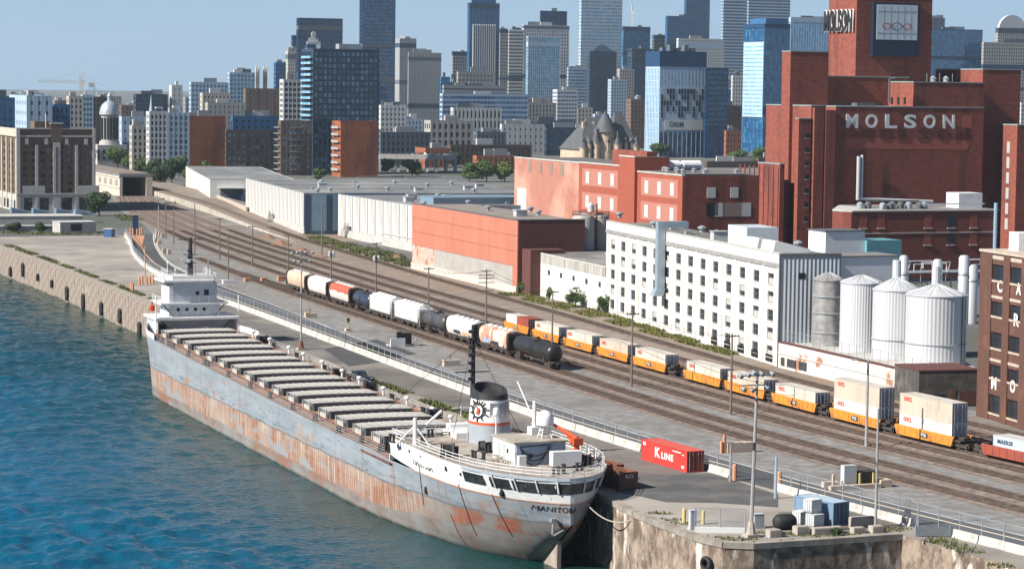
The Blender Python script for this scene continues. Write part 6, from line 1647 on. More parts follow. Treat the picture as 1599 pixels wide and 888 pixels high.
def tank(label, x, y, rpx, yt, ycone, ypipe, m, ribs=True, belt=None):
    p = P(x, y, ZP); dep = p[1]; r_ = rpx * dep / CF
    p = (p[0], p[1] + r_)
    h_ = Zat(p, yt); root = thing('storage_tank', label, 'tank', (*p, ZP), ANG, 'silver tanks of the brewery yard'); hh = h_ - ZP
    seg = 48
    mb = MB(); prof = []
    vs = []; lv = [0, hh * .25, hh * .5, hh * .75, hh]
    for z in lv:
        for i in range(seg * 2): 
            t_ = math.pi * i / seg; q = r_ + (.05 if (i % 2 and ribs) else 0); vs.append((q * math.cos(t_), q * math.sin(t_), z))
    k2 = seg * 2
    mb.add(vs, [(j * k2 + i, j * k2 + (i + 1) % k2, (j + 1) * k2 + (i + 1) % k2, (j + 1) * k2 + i) for j in range(len(lv) - 1) for i in range(k2)])
    mb.build('shell', m, root)
    hc = Zat((p[0], p[1]), ycone) - ZP
    MB().lathe([(r_ + .18, hh - .05), (r_ + .18, hh + .1), (.5, max(hc, hh + .8)), (.1, max(hc, hh + .8) + .1)], seg=32).build('cone_roof', M_alu if m is M_alu else m, root, smooth=True)
    q = MB()
    for i in range(16): t_ = 2 * math.pi * i / 16; q.cyl((r_ * math.cos(t_), r_ * math.sin(t_), hh + .15), (.5 * math.cos(t_), .5 * math.sin(t_), max(hc, hh + .8) + .06), .06, seg=4)
    q.build('roof_rib', M_alu, root)
    if ypipe: MB().cyl((.6, 1.2, hh), (.6, 1.2, Zat(p, ypipe) - ZP), .75, seg=12).build('vent_pipe', M_alu, root)
    for z in (belt or ()): MB().lathe([(r_ + .06, hh * z - .1), (r_ + .22, hh * z), (r_ + .06, hh * z + .1)], seg=32).build('belt', M_steel, root)
    ld = MB(); a = R(-62)
    for d in (-.25, .25): ld.cyl(((r_ + .25) * math.cos(a) + d, (r_ + .25) * math.sin(a), 0), ((r_ + .25) * math.cos(a) + d, (r_ + .25) * math.sin(a), hh + .6), .06, seg=4)
    for k in range(int(hh / .5)): ld.cyl(((r_ + .25) * math.cos(a) - .25, (r_ + .25) * math.sin(a), .3 + k * .5), ((r_ + .25) * math.cos(a) + .25, (r_ + .25) * math.sin(a), .3 + k * .5), .04, seg=4)
    ld.build('ladder', M_seam, root)
tank('narrow crinkled silver tank beside the corrugated wall', 1295, 541, 24, 437, 426, None, M_foil, False, (.2, .5, .75))
tank('silver tank second from the corrugated wall, plain cone roof', 1348, 551, 33, 441, 430, None, M_alu)
tank('silver tank with cone roof, third from the corrugated wall', 1404, 562, 37.5, 452, 434, 407, M_alu, belt=(.28,))
tank('widest silver tank with cone roof, nearest the brown brick building', 1468, 572, 47.5, 460, 444, 417, M_alu, belt=(.3,))
# yard rail along the wall top
rl = MB(); n = 20
for i in range(n + 1): x = L_ * i / n; rl.cyl((x, 1.2, hw), (x, 1.2, hw + 2.0), .04, seg=4)
for z in (1.0, 2.0): rl.cyl((0, 1.2, hw + z), (L_, 1.2, hw + z), .035, seg=4)
r_ = thing('yard_fence', 'thin steel fence standing on the peeling wall', 'fence', (*A, 0), rzw); tag(rl.build('rails_and_posts', M_steel, r_), kind='stuff')
# pipework and small vessels behind the tanks
def vessel(label, x, y, z, r_, yt):
    p = P(x, y, z); h_ = Zat(p, yt); root = thing('small_vessel', label, 'tank', (*p, 0), ANG, 'small vessels behind the tanks')
    MB().lathe([(r_, 0), (r_, h_ - r_ * .5), (r_ * .7, h_ - .1), (.05, h_)], seg=16).build('shell', M_alu, root, smooth=True); MB().lathe([(r_ + .02, h_ * .7), (r_ + .1, h_ * .72), (r_ + .02, h_ * .74)], seg=16).build('belt', M_steel, root)
for lb, x, yt, r_ in (('slim silver vessel behind the second tank, left one', 1409, 398, .9), ('slim silver vessel left of the tallest pipe rack', 1462, 404, 1.0), ('slim silver vessel at the right end of the pipe rack', 1503, 398, 1.1), ('short silver vessel beside the brown brick building', 1516, 412, 1.2)): vessel(lb, x, 505, 0, r_, yt)
p0 = P(1375, 500); hq = Zat(p0, 432)
root = thing('pipe_rack', 'tangle of silver pipes and walkways behind the tanks', 'pipework', (*p0, 0), ANG); rg = random.Random(9)
for k in range(16):
    a = rg.uniform(0, 22); b = a + rg.uniform(3, 10); y = rg.uniform(0, 5); z = hq + rg.uniform(-2.0, 3.2)
    MB().path([(a, y, z - rg.uniform(1, 3)), (a, y, z), (min(b, 26), y, z), (min(b, 26), y + rg.uniform(-1, 1), z - rg.uniform(1, 3))], rg.uniform(.08, .22), 6).build('pipe', rg.choice((M_alu, M_steel, M_white)), root)
for z in (hq - 1.2, hq + .6): MB().box(0, 26, -.5, 5.5, z, z + .12).build('walkway', M_steel, root)
for x in range(0, 27, 3): MB().cyl((x, -.4, 0), (x, -.4, hq + 1.7), .09, seg=5).build('rack_post', M_steel, root)
MB().box(-10, 3, 2, 12, 0, Zat(p0, 418)).build('vat_house', M_white, root)
# dark garage between tanks and the brick building
A = P(1434, 636); B = P(1528, 628)
c_ = A; rzg = ANG - .12; wg = along(A, (math.cos(rzg), math.sin(rzg)), 1530)
hg = Zat(A, 580); root = thing('garage', 'low dark garage in the shade beside the brown brick building', 'garage', (*A, 0), rzg)
M_gar = mat('garage_shaded', (.07, .065, .06), (.16, .13, .115), s=.5, lo=.45, hi=.7, rough=.9)  # dark base colour holds the shade on the garage front
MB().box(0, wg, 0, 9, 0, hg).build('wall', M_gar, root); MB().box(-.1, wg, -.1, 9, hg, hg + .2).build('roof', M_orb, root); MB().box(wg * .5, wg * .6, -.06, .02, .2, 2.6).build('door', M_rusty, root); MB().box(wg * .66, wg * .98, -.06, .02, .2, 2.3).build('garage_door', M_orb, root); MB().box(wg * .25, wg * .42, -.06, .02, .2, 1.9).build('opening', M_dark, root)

# ================================================================ BROWN BRICK BUILDING AT THE RIGHT EDGE
c, rz, D, Wd = place((1524, 649), (1668, 693), Wd=16)
A = P(1524, 649); H = Zat(A, 392)
root = thing('brick_warehouse', 'brown brick building with white painted letters at the right edge', 'building', (*c, 0), rz)
M_cb = mat('brick_brown', (.125, .06, .044), (.095, .045, .034), s=1.5, lo=.3, hi=.7, c3=(.17, .075, .052), s3=.25, lo3=.55, hi3=.7, rough=.9, bump=.02)
M_cbst = mat('brick_stone_band', (.50, .42, .34), (.4, .33, .27), s=.8, rough=.9)
MB().box(.9, Wd, 0, D, 0, H - .4).build('core', M_dark, root)
# bays counted from the far (left) end: y measured back from the near corner
def yfar(px_): return along(c, (-math.sin(rz), math.cos(rz)), px_)
ys = [yfar(x) for x in (1524, 1542, 1560, 1570, 1588, 1600, 1618, 1632, 1650)]
zpx = lambda y: Zat(A, y)
WR = [(zpx(637), zpx(609)), (zpx(583), zpx(563)), (zpx(537), zpx(513)), (zpx(488), zpx(466)), (zpx(433), zpx(409))]
bays = [(ys[2], ys[1]), (ys[4], ys[3]), (ys[6], ys[5]), (ys[8], ys[7])]
mb = MB(); us = sorted([q for b in bays for q in b]); us = [0] + us + [D]
for i in range(0, len(us), 2): mb.box(0.0, .9, us[i], us[i + 1], 0, H)
for a, b in bays:
    zz_ = [0] + [q for r_ in WR for q in r_] + [H]
    for i in range(0, len(zz_), 2): mb.box(.16, .9, a, b, zz_[i], zz_[i + 1])
mb.build('wall', M_cb, root)
for a, b in bays:
    for z0_, z1_ in WR:
        w_ = b - a; o = obj('window', vwin(w_, z1_ - z0_, 3, 3).mesh('window', M_iron), root, (.45, (a + b) / 2, z0_), R(-90)); MB().box(-w_ / 2 + .05, w_ / 2 - .05, -.015, .015, .05, z1_ - z0_ - .05).build('pane', M_glass, o)
        MB().box(-w_ / 2 - .05, w_ / 2 + .05, -.4, -.2, -.3, 0).build('sill', M_cbst, o)
for y_, hb_ in ((401, .55), (461, .4), (558, .4)):
    for a, b in bays: MB().box(.08, .2, a, b, zpx(y_), zpx(y_) + hb_).build('stone_band', M_cbst, root)
MB().box(-.15, Wd, -.1, D + .15, H, H + .35).build('coping', M_cbst, root); MB().box(.9, Wd - .3, .3, D - .3, H - .4, H - .3).build('roof', M_roofg, root)
for ch, x, y, sz in (('C', 1554, 447, 1.7), ('A', 1583, 451, 1.7), ('R', 1581, 499.5, 1.8), ('M', 1549, 598, 1.8), ('O', 1578, 603, 1.8)):
    y_ = yfar(x); z_ = Zat(W(*[0, 0]) if False else (c[0] - math.sin(rz) * y_, c[1] + math.cos(rz) * y_), y)
    text(ch, sz * .9, sz, M_letw, root, (.15, y_ + sz * .45, z_ - sz / 2), (0, -1, 0), (0, 0, 1), .03, .03)
MB().box(3, 6, D - 6, D - 3, H, H + 3).build('lift_house', M_white, root)

# ================================================================ RED BRICK BREWERY
M_br = mat('brick_red', (.285, .08, .052), (.19, .055, .039), s=.4, st=(1, 1, 2.4), lo=.36, hi=.64, c3=(.125, .042, .034), s3=.2, st3=(1, 1, .14), lo3=.5, hi3=.68, rough=.9)
M_br2 = mat('brick_red_pale', (.40, .12, .085), (.36, .105, .075), s=.5, rough=.9)
M_cop = mat('verdigris_coping', (.30, .36, .36), (.24, .28, .28), s=.8, rough=.8)
YB = 405
def mbox(root, name, xl, xc, xr, yt, off=0.0, dep=None, m=M_br, cap=True, ybot=None):
    """a block of the brewery: near corner at column xc, set back `off` metres from the main front; front runs to column xr, river side back to column xl"""
    a = (math.cos(ANG), math.sin(ANG)); b = (-a[1], a[0])
    B0 = (C0[0] + b[0] * off, C0[1] + b[1] * off)
    sg = 1 if proj(*B0)[0] < xc else -1
    u = sg * along(B0, (a[0] * sg, a[1] * sg), xc); C = (B0[0] + a[0] * u, B0[1] + a[1] * u)
    w_ = along(C, a, xr); d_ = dep if dep else along(C, b, xl)
    h_ = Zat(C, yt); z0_ = Zat(C, ybot) if ybot else 0
    lx = (C[0] - root.location.x) * a[0] + (C[1] - root.location.y) * a[1]; ly = (C[0] - root.location.x) * b[0] + (C[1] - root.location.y) * b[1]
    o = MB().box(0, w_, 0, d_, z0_, h_).build(name, m, root, (lx, ly, 0))
    if cap: MB().box(-.12, w_ + .12, -.12, d_ + .1, h_, h_ + .3).build('coping', M_cop, o)
    return o, lx, ly, w_, d_, h_
C0 = P(1300, YB)
brew = thing('brewery', 'huge red brick brewery with white letters and a rooftop tower', 'factory', (*C0, 0), ANG)
main, mx, my, mw, md, mh = mbox(brew, 'main_block', 1282, 1300, 1530, 167, dep=42)
o, ux, uy, uw, ud, uh = mbox(brew, 'upper_block', 1390, 1420, 1529.5, 129, .3, dep=30)
mbox(brew, 'stair_block', 1215, 1228, 1287, 81, 12)
mbox(brew, 'middle_block', 1280, 1287, 1412, 120, 14, dep=24)
tw, tx, ty_, tww, twd, twh = mbox(brew, 'tower', 1286, 1329, 1446, -6, 18)
mbox(brew, 'right_block', 1516, 1527, 1586, 109, 6, dep=26)
mbox(brew, 'right_tower', 1561, 1583, 1640, 196, -8)
o, bx_, by_, bw_, bd_, bh_ = mbox(brew, 'bay_block', 1230, 1262, 1284, 166, 1.0)
mbox(brew, 'window_bay', 1238, 1243, 1262, 186, .2)
mbox(brew, 'pilaster', 1264, 1267, 1282, 168, -.6, cap=False)
mbox(brew, 'pilaster', 1283, 1285, 1300, 172, -.8, cap=False)
# windows of the narrow bay
def bloc(xpx, off):
    B0 = (C0[0] - math.sin(ANG) * off, C0[1] + math.cos(ANG) * off); a = (math.cos(ANG), math.sin(ANG)); sg = 1 if proj(*B0)[0] < xpx else -1
    u = sg * along(B0, (a[0] * sg, a[1] * sg), xpx); return u, off, (B0[0] + a[0] * u, B0[1] + a[1] * u)
for y in (212, 234, 255, 276, 298, 320, 342):
    lx, ly, C = bloc(1257, .2); z_ = Zat(C, y)
    o = MB().box(lx - .6, lx + .6, ly - .1, ly + .1, z_ - .7, z_ + .7).build('window', M_dark, brew); MB().box(lx - .7, lx + .7, ly - .2, ly + .1, z_ - .85, z_ - .7).build('sill', M_plinth, o)
# plain corner strips
def fpt(xpx, ypx, y_local=0.0):
    """point on the main front: local x and z"""
    u = along(C0, (math.cos(ANG), math.sin(ANG)), xpx); q_ = (C0[0] + u * math.cos(ANG), C0[1] + u * math.sin(ANG)); return u, Zat(q_, ypx)
x0_, z0_ = fpt(1315, 200); x1_, z1_ = fpt(1484, 201.5); _, zt_ = fpt(1315, 178)
n = 6; pitch = (x1_ - x0_) / (n - 1 + .62)
for i, ch in enumerate('MOLSON'): text(ch, pitch * .62, zt_ - z0_, M_letw, brew, (x0_ + i * pitch, -.35, z0_), (1, 0, 0), (0, 0, 1), .03, .12, 'sign_letter')
for pts, nm in ((((1317, 215), (1513, 219), (1505, 234), (1317, 232)), 'faded_sign_patch'), (((1496, 180), (1512, 180.5), (1512, 201), (1496, 200)), 'faded_sign_patch')):
    vs = [fpt(*q) for q in pts]; MB().add([(x, -.03, z) for x, z in vs], [(3, 2, 1, 0)]).build(nm, mat('brick_faded', (.36, .10, .07), rough=.9), brew)
xp, zp = fpt(1334, 244); _, zq_ = fpt(1334, 312); x2_, _ = fpt(1393, 316)
pm = MB().cyl((xp, -1.2, zq_), (xp, -1.2, zp), .55, seg=10); pm.cyl((xp + 1.1, -1.2, zq_), (xp + 1.1, -1.2, zp + .4), .4, seg=10); pm.cyl((xp, -1.2, zq_ + .4), (x2_ + 12, -1.2, zq_ - .6), .45, seg=8); pm.build('steam_pipe', M_alu, brew)
xp, zp = fpt(1381, 124); MB().path([(xp, -.4, fpt(1381, 160)[1]), (xp, -.4, zp), (xp + 3, -.4, zp + .5)], .3, 8).build('vent_pipe', M_seam, brew)
# lettering on the sunlit side of the tower
def tower_pt(yloc, ypx):
    q_ = (tx, ty_ + yloc); w_ = (C0[0] + q_[0] * math.cos(ANG) - q_[1] * math.sin(ANG), C0[1] + q_[0] * math.sin(ANG) + q_[1] * math.cos(ANG)); return Zat(w_, ypx)
zl0, zl1 = tower_pt(2, 50), tower_pt(2, 14)
text('MOLSON', twd * 1.02, zl1 - zl0, M_letw, brew, (tx - .45, ty_ + twd * 1.02 + .8, zl0), (0, -1, 0), (0, 0, 1), .05, .3, 'sign_letters')
text('MOLSON', twd * 1.0, (zl1 - zl0) * .92, M_iron, brew, (tx - .78, ty_ + twd * 1.0 + 1.0, zl0 + .3), (0, -1, 0), (0, 0, 1), .02, .3, 'sign_letters')
# screen on the tower front
aC = (C0[0] + tx * math.cos(ANG) - ty_ * math.sin(ANG), C0[1] + tx * math.sin(ANG) + ty_ * math.cos(ANG)); av = (math.cos(ANG), math.sin(ANG))
def twp(xpx, ypx): u = along(aC, av, xpx); return tx + u, Zat((aC[0] + u * av[0], aC[1] + u * av[1]), ypx)
xs0, zs0 = twp(1352, 69); xs1, zs1 = twp(1424, 6); _, zlow = twp(1352, 88)
fr = MB().box(xs0, xs1, ty_ - 1.2, ty_, zlow, zs1); scr = fr.build('billboard', mat('billboard_navy', (.012, .025, .055), rough=.4), brew)
xa, za = twp(1357, 62); xb, zb2 = twp(1420, 9)
MB().box(xa, xb, ty_ - 1.3, ty_ - 1.2, za, zb2).build('screen', mat('screen_pale', (.62, .66, .68), (.55, .6, .62), s=.5, rough=.4), scr)
dr = MB(); yy = ty_ - 1.34
for t_ in (.12, .88): dr.box(xa + (xb - xa) * .02, xb - (xb - xa) * .02, yy, yy + .03, za + (zb2 - za) * (.18 if t_ < .5 else .8), za + (zb2 - za) * (.18 if t_ < .5 else .8) + .12)
for k in range(1, 6): x = xa + (xb - xa) * k / 6; dr.box(x - .03, x + .03, yy, yy + .03, za + .4, zb2 - .4)
dr.build('screen_line', mat('screen_grey', (.2, .24, .28), rough=.5), scr)
for cx_, cm, rw in ((.25, mat('screen_red', (.45, .12, .06), rough=.5), 1.5), (.75, MATS['screen_red'], 1.5), (.5, MATS['screen_grey'], 1.9)):
    ring = MB(); cx2 = xa + (xb - xa) * cx_; cz2 = za + (zb2 - za) * .38; seg = 20; vs = []
    for r_ in (rw, rw * .72):
        for i in range(seg): vs.append((cx2 + r_ * math.cos(2 * math.pi * i / seg), yy - .02, cz2 + r_ * .62 * math.sin(2 * math.pi * i / seg)))
    ring.add(vs, [(i, (i + 1) % seg, seg + (i + 1) % seg, seg + i) for i in range(seg)]); ring.build('screen_ring', cm, scr)
# window strip of the right tower, small windows of the upper block
lx, ly, C = bloc(1583, -8); q_ = (lx, ly)
for i in range(6): z_ = Zat(C, 222 + i * 24); MB().box(q_[0] - .1, q_[0] + .02, q_[1] + 3.5, q_[1] + 5.0, z_ - 3.2, z_).build('window', mat('strip_window', (.42, .42, .40), rough=.4), brew)
for i in range(4): MB().box(ux - .08, ux + .02, uy + 4 + i * 3.6, uy + 5.2 + i * 3.6, uh - 6.2, uh - 4.2).build('window', M_dark, brew)
# rooftop bits
rg = random.Random(4)
def onroof(lx, ly, z, k):
    if k == 0: MB().cyl((lx, ly, z), (lx, ly, z + 2.4), .08, seg=5).build('aerial', M_steel, brew)
    else: MB().lathe([(.8, z), (.8, z + .8), (1.0, z + 1.0), (.2, z + 1.7)], c=(lx, ly), seg=10).build('roof_vent', M_steel, brew)
for i in range(5): onroof(ux + 6 + i * 2.1, uy + 3, uh + .3, i % 2)
MB().box(mx + 10, mx + 16, my + 6, my + 9, mh, mh + 1.2).build('roof_pipe_box', M_seam, brew)
rl = MB()
for i in range(8): rl.cyl((mx + i * 1.6, my + .3, mh), (mx + i * 1.6, my + .3, mh + 1.2), .06, seg=4)
rl.cyl((mx, my + .3, mh + 1.2), (mx + 11.2, my + .3, mh + 1.2), .06, seg=4); rl.build('roof_railing', M_seam, brew)
# tall lit annex left of the brewery
mbox(brew, 'ribbed_annex', 1181, 1215, 1222, 257, 2)
qx, qy, C = bloc(1215, 2); hq = Zat(C, 258)
for i in range(9): MB().box(qx - .25, qx, qy + .6 + i * 2.9, qy + 1.1 + i * 2.9, 0, hq - .5).build('rib', M_br, brew)

# lower brown wing in front of the brewery
C1 = P(1316, 440); wing = thing('brick_wing', 'low brown brick wing with bricked up windows below the brewery letters', 'building', (*C1, 0), ANG)
ww = along(C1, av, 1556); hw_ = Zat(C1, 331)
M_wing = mat('brick_wing_brown', (.20, .055, .038), (.16, .045, .034), s=.7, c3=(.12, .045, .035), s3=.15, lo3=.5, hi3=.65, rough=.9)
dl = along(C1, (-av[1], av[0]), 1303)
poly = [(0, 4), (.5, 1.5), (2, 0), (ww, 0), (ww, 26), (12.5, 26), (0, 6)]
MB().prism(poly, 0, hw_).build('wall', M_wing, wing); MB().prism([(x * 1.0 + (.2 if x > 0 else -.2), y - .2) for x, y in poly], hw_, hw_ + .35).build('coping', M_plinth, wing)
MB().box(13, ww - .2, 1.2, 24, hw_ + .36, hw_ + .4).build('roof', M_roofg, wing)
z2_ = Zat(C1, 366); MB().box(2.5, ww, -.12, 0, z2_, z2_ + .35).build('string_course', M_cbst, wing)
for j, zy in enumerate((346, 373)):
    for i, x in enumerate((1346, 1374, 1447, 1483, 1518)):
        u = along(C1, av, x); z_ = Zat(C1, zy + (x - 1316) * .006); m_ = M_glass if (i, j) in ((3, 0), (3, 1)) else mat('brick_infill', (.27, .075, .05), rough=.9)
        o = MB().box(u - 1.0, u + 1.0, -.05, .06, z_ - 1.6, z_ + 1.8).build('window', m_, wing); MB().box(u - 1.2, u + 1.2, -.22, 0, z_ - 1.9, z_ - 1.6).build('sill', M_cbst, o)
rg = random.Random(2)
for i in range(9):
    x = ww * (.2 + .05 * i); MB().lathe([(.9, hw_ + .4), (.9, hw_ + 1.6), (.5, hw_ + 2.0), (.1, hw_ + 2.1)], c=(x, 4 + rg.uniform(0, 4)), seg=10).build('roof_fan', M_seam if i % 2 else M_steel, wing)
MB().box(ww * .18, ww * .52, 3, 3.3, hw_ + 2.3, hw_ + 2.6).build('roof_pipe', M_seam, wing); MB().box(ww * .52, ww * .95, 3, 3.3, hw_ + 1.5, hw_ + 1.8).build('roof_pipe', M_alu, wing)
MB().box(ww * .82, ww - 1, 6, 12, hw_ + .4, hw_ + 4.2).build('roof_shed', M_white, wing)
MB().cyl((ww - 1, -.4, 0), (ww - 1, -.4, hw_ + 2), .5, seg=8).build('down_pipe', mat('pipe_blue', (.25, .36, .46), rough=.5), wing)
# white plant room between factory and wing
p = P(1287, 470); root = thing('plant_room', 'small white and blue plant room behind the white factory roof', 'plant room', (*p, 0), ANG)
h_ = Zat(p, 362); MB().box(0, 10, 0, 8, 0, h_).build('wall', M_white, root); MB().box(10.02, 19, -1, 7, 0, h_ - 2.0).build('cooling_unit', mat('teal_unit', (.12, .30, .34), rough=.5), root); MB().box(-.2, 10.2, -.2, 8.2, h_, h_ + .25).build('roof', M_seam, root)
p = (FAC[0][0] + math.cos(FAC[1]) * 11.4 - math.sin(FAC[1]) * 4, FAC[0][1] + math.sin(FAC[1]) * 11.4 + math.cos(FAC[1]) * 4); root = thing('white_shed', 'white plain shed in front of the brewery wing, left of the tanks', 'shed', (*p, 0), ANG); h_ = Zat(p, 402); w_ = along(p, av, 1400)
MB().box(0, w_, 0, 8, 0, h_).build('wall', M_white, root); MB().box(-.15, w_ + .15, -.15, 8.2, h_, h_ + .25).build('roof', M_roofg, root)

# ================================================================ RED BRICK RANGE BEHIND THE FACTORY
YR = 437
CR = P(1063, YR); rng_ = thing('brick_range', 'long salmon and red brick range behind the white factory', 'building', (*CR, 0), ANG)
bvec = (-av[1], av[0])
WDR = along(CR, av, 1182)
def rseg(name, xa, xb, yt, m, x_in=0.0, wd=WDR, cap=True):
    a, b = along(CR, bvec, xb), along(CR, bvec, xa)
    q_ = (CR[0] + bvec[0] * a, CR[1] + bvec[1] * a); h_ = Zat(q_, yt)
    o = MB().box(x_in, wd, a, b, 0, h_).build(name, m, rng_)
    if cap: MB().box(x_in - .15, x_in + .7, a, b, h_, h_ + .35).build('coping', M_plinth, o); MB().box(x_in + .7, wd, a, b, h_, h_ + .12).build('roof_cover', mat('roof_brown_dark', (.11, .1, .095), (.16, .145, .135), s=.2, rough=.95), o)
    return a, b, h_
M_sal = mat('brick_salmon', (.43, .19, .135), (.38, .16, .115), s=.3, lo=.35, hi=.65, c3=(.52, .29, .22), s3=.06, lo3=.46, hi3=.6, rough=.9)
M_rg = mat('brick_range_red', (.36, .092, .056), (.30, .078, .048), s=.5, rough=.9)
def rwin(a, b, h_, cols, rws, w_, hh, m, sur=None):
    for z in rws:
        for i in range(cols):
            y = a + (b - a) * (i + .5) / cols; z_ = h_ * z
            o = MB().box(-.1, .05, y - w_ / 2, y + w_ / 2, z_, z_ + hh).build('window', m, rng_)
s3 = rseg('near_block', 993, 1063, 275, M_rg); s2 = rseg('stair_tower', 969, 993, 246, M_rg, -.8, 9); s1 = rseg('middle_block', 902, 969, 260, M_rg); s0_ = rseg('far_block', 802, 902, 255, M_sal)
M_pale = mat('pale_window', (.58, .55, .50), rough=.6); M_patch = mat('salmon_panel', (.44, .185, .14), (.4, .17, .13), s=.5, rough=.9)
for a, b, h_, k in ((*s3, 1), (*s1, 1)):
    for z in (.80, .56):
        MB().box(-.05, .02, a + 2.5, b - 2.5, h_ * z - .6, h_ * z + 4.0).build('painted_band', M_patch, rng_)
    rwin(a + 2, b - 2, h_, 3, (.80, .56), 2.2, 3.2, M_pale)
rwin(s2[0], s2[1], s2[2], 1, (.86, .66, .46, .3), 1.6, 2.8, M_pale); rwin(s0_[0] + 8, s0_[1] - 8, s0_[2], 4, (.86,), 2.0, 3.2, mat('brown_window', (.25, .2, .16), rough=.7))
MB().box(-.1, .05, s0_[0] + 38, s0_[0] + 45, s0_[2] * .42, s0_[2] * .68).build('window', M_pale, rng_)
# near block's front, its shade put in as darker brick, with a few windows, and its rooftop house
wfr = along(CR, av, 1185)
o = MB().box(.3, WDR, -.02, 0, 0, s3[2] - .02).build('front_wall', M_br, rng_)
for x, y, w_, hh, m_ in ((1108, 301, 2.4, 2.6, M_pale), (1144, 301, 2.2, 2.6, M_pale), (1110, 327, 3.2, 3.2, M_dark), (1122, 328, 2.8, 3.4, M_pale), (1143, 328, 6, 3.4, mat('brown_shutter', (.28, .2, .16), rough=.8)), (1163, 328, 2.6, 3.4, M_pale)):
    u = along(CR, av, x); z_ = Zat(CR, y); MB().box(u - w_ / 2, u + w_ / 2, -.1, .04, z_ - hh / 2, z_ + hh / 2).build('window', m_, rng_)
u0, u1 = 4.0, 22.0
MB().box(u0, along(CR, av, 1102), 30, 52, s3[2] - .2, Zat((CR[0] + bvec[0] * 30, CR[1] + bvec[1] * 30), 237)).build('roof_house', M_br, rng_)
MB().box(.5, WDR - 1, .5, s3[1], s3[2] + .36, s3[2] + .42).build('roof', mat('roof_brown_dark', (.11, .1, .095), (.16, .145, .135), s=.2, rough=.95), rng_)
rg = random.Random(8)
for i in range(12): 
    x, y = rg.uniform(3, WDR - 2), rg.uniform(4, 26); MB().lathe([(.6, s3[2]), (.6, s3[2] + .9), (.8, s3[2] + 1.1), (.1, s3[2] + 1.5)], c=(x, y), seg=8).build('roof_vent', M_steel, rng_)
for i in range(2):
    q = MB().cyl((WDR - 13 + i * 6, 30, s3[2] + 1.6), (WDR - 8 + i * 6, 30, s3[2] + 1.6), 1.3, seg=14); q.build('roof_tank', M_white, rng_)

# ================================================================ THE CITY BEHIND
G_blue = glassmat('glass_blue', (.015, .10, .26), (.08, .30, .50), 2.4, 3.8, .05, spec=.9)
G_navy = glassmat('glass_navy', (.005, .035, .105), (.03, .13, .26), 2.4, 3.8, .07, spec=.8)
G_teal = glassmat('glass_teal', (.02, .20, .36), (.16, .48, .62), 2.6, 3.8, .05, spec=.9)
G_light = glassmat('glass_light', (.10, .36, .60), (.30, .60, .80), 3.0, 3.8, .05, spec=.9)
G_dark = glassmat('glass_dark', (.012, .017, .024), (.06, .07, .085), 1.6, 3.3, .12)
G_cond = glassmat('glass_condo', (.010, .045, .10), (.25, .45, .60), 2.6, 3.05, .06, .5, spec=.8)
def wm(name, c, k=.85, rough=.85): return mat(name, c, tuple(q * k for q in c), s=.06, st=(1, 1, .4), rough=rough)
WALL = dict(white=wm('w_white', (.62, .62, .60)), cream=wm('w_cream', (.52, .47, .40)), grey=wm('w_grey', (.33, .34, .35)), dgrey=wm('w_dgrey', (.11, .135, .165)), brown=wm('w_brown', (.19, .13, .10)), dbrown=wm('w_dbrown', (.11, .075, .06)), red=wm('w_red', (.34, .12, .07)), navy=wm('w_navy', (.008, .05, .13)), blue=wm('w_blue', (.035, .14, .29)), rust=mat('w_rust', (.36, .115, .045), (.27, .085, .036), s=.12, st=(1, 1, 2.5), c3=(.2, .06, .035), s3=.1, st3=(1, 1, .3), rough=.9), slate=wm('w_slate', (.035, .065, .105)), stone=wm('w_stone', (.40, .38, .35)), pale=wm('w_pale', (.42, .53, .63)))
GL = dict(blue=G_blue, navy=G_navy, teal=G_teal, light=G_light, dark=G_dark, condo=G_cond)
rc = random.Random(21)
def city(label, xl, xc, xr, yb, yt, wall='grey', glass='dark', bay=3.4, sto=3.6, fw=.6, fh=.55, horiz=False, name='office_building', cat='building', dep=None, rz=ANG, t=.45, pent=True, band=None, margin=.6, group='buildings of the city behind', roof=None, cap=None):
    C = P(xc, yb); a = (math.cos(rz), math.sin(rz)); b = (-a[1], a[0])
    Wd = along(C, a, xr); D = along(C, b, xl) if xl < xc - .5 else (dep or min(max(Wd * .8, 15), 40))
    if dep and xl < xc - .5 and D > 140: D = dep
    H = Zat(C, yt)
    root = thing(name, label, cat, (*C, 0), rz, group)
    nf = max(2, round(Wd / bay)); nl = max(2, round(D / bay)); nr = max(2, round((H - 1.5) / sto))
    if nf * 1 > 60: nf = 60
    if nl > 50: nl = 50
    t = min(t, Wd * .1, D * .1)
    rows = [(q0, q1) for q0, q1 in openings(H - 1.2, nr, fh, .0)]
    block(root, Wd, D, H, WALL[wall], GL[glass], openings(Wd, nf, fw, min(margin, Wd * .08)), rows, openings(D, nl, fw, min(margin, D * .08)), rows, t=t, mband=WALL[band] if band else None, horiz=horiz, roof=roof)
    if H > 75:
        for fz in rc.sample((.3, .5, .72, .9, .965), 2): MB().box(-.06, Wd + .06, -.06, D + .06, H * fz, H * fz + rc.uniform(3, 6)).build('mechanical_band', WALL[rc.choice(('dgrey', 'slate', 'pale' if wall in ('white', 'pale') else 'navy'))], root)
    if pent:
        k = rc.randint(1, 3)
        for i in range(k):
            w_, d_ = Wd * rc.uniform(.15, .4), D * rc.uniform(.2, .4); x, y = rc.uniform(.08, .55) * Wd, rc.uniform(.08, .5) * D
            MB().box(x, x + w_, y, y + d_, H - 1, H + rc.uniform(1.5, 4.0)).build('penthouse', WALL[rc.choice(('grey', 'white', 'dgrey', 'stone'))], root)
    return root, C, Wd, D, H
def cap_box(root, x0, x1, y0, y1, z0, z1, m, name='crown'): return MB().box(x0, x1, y0, y1, z0, z1).build(name, m, root)

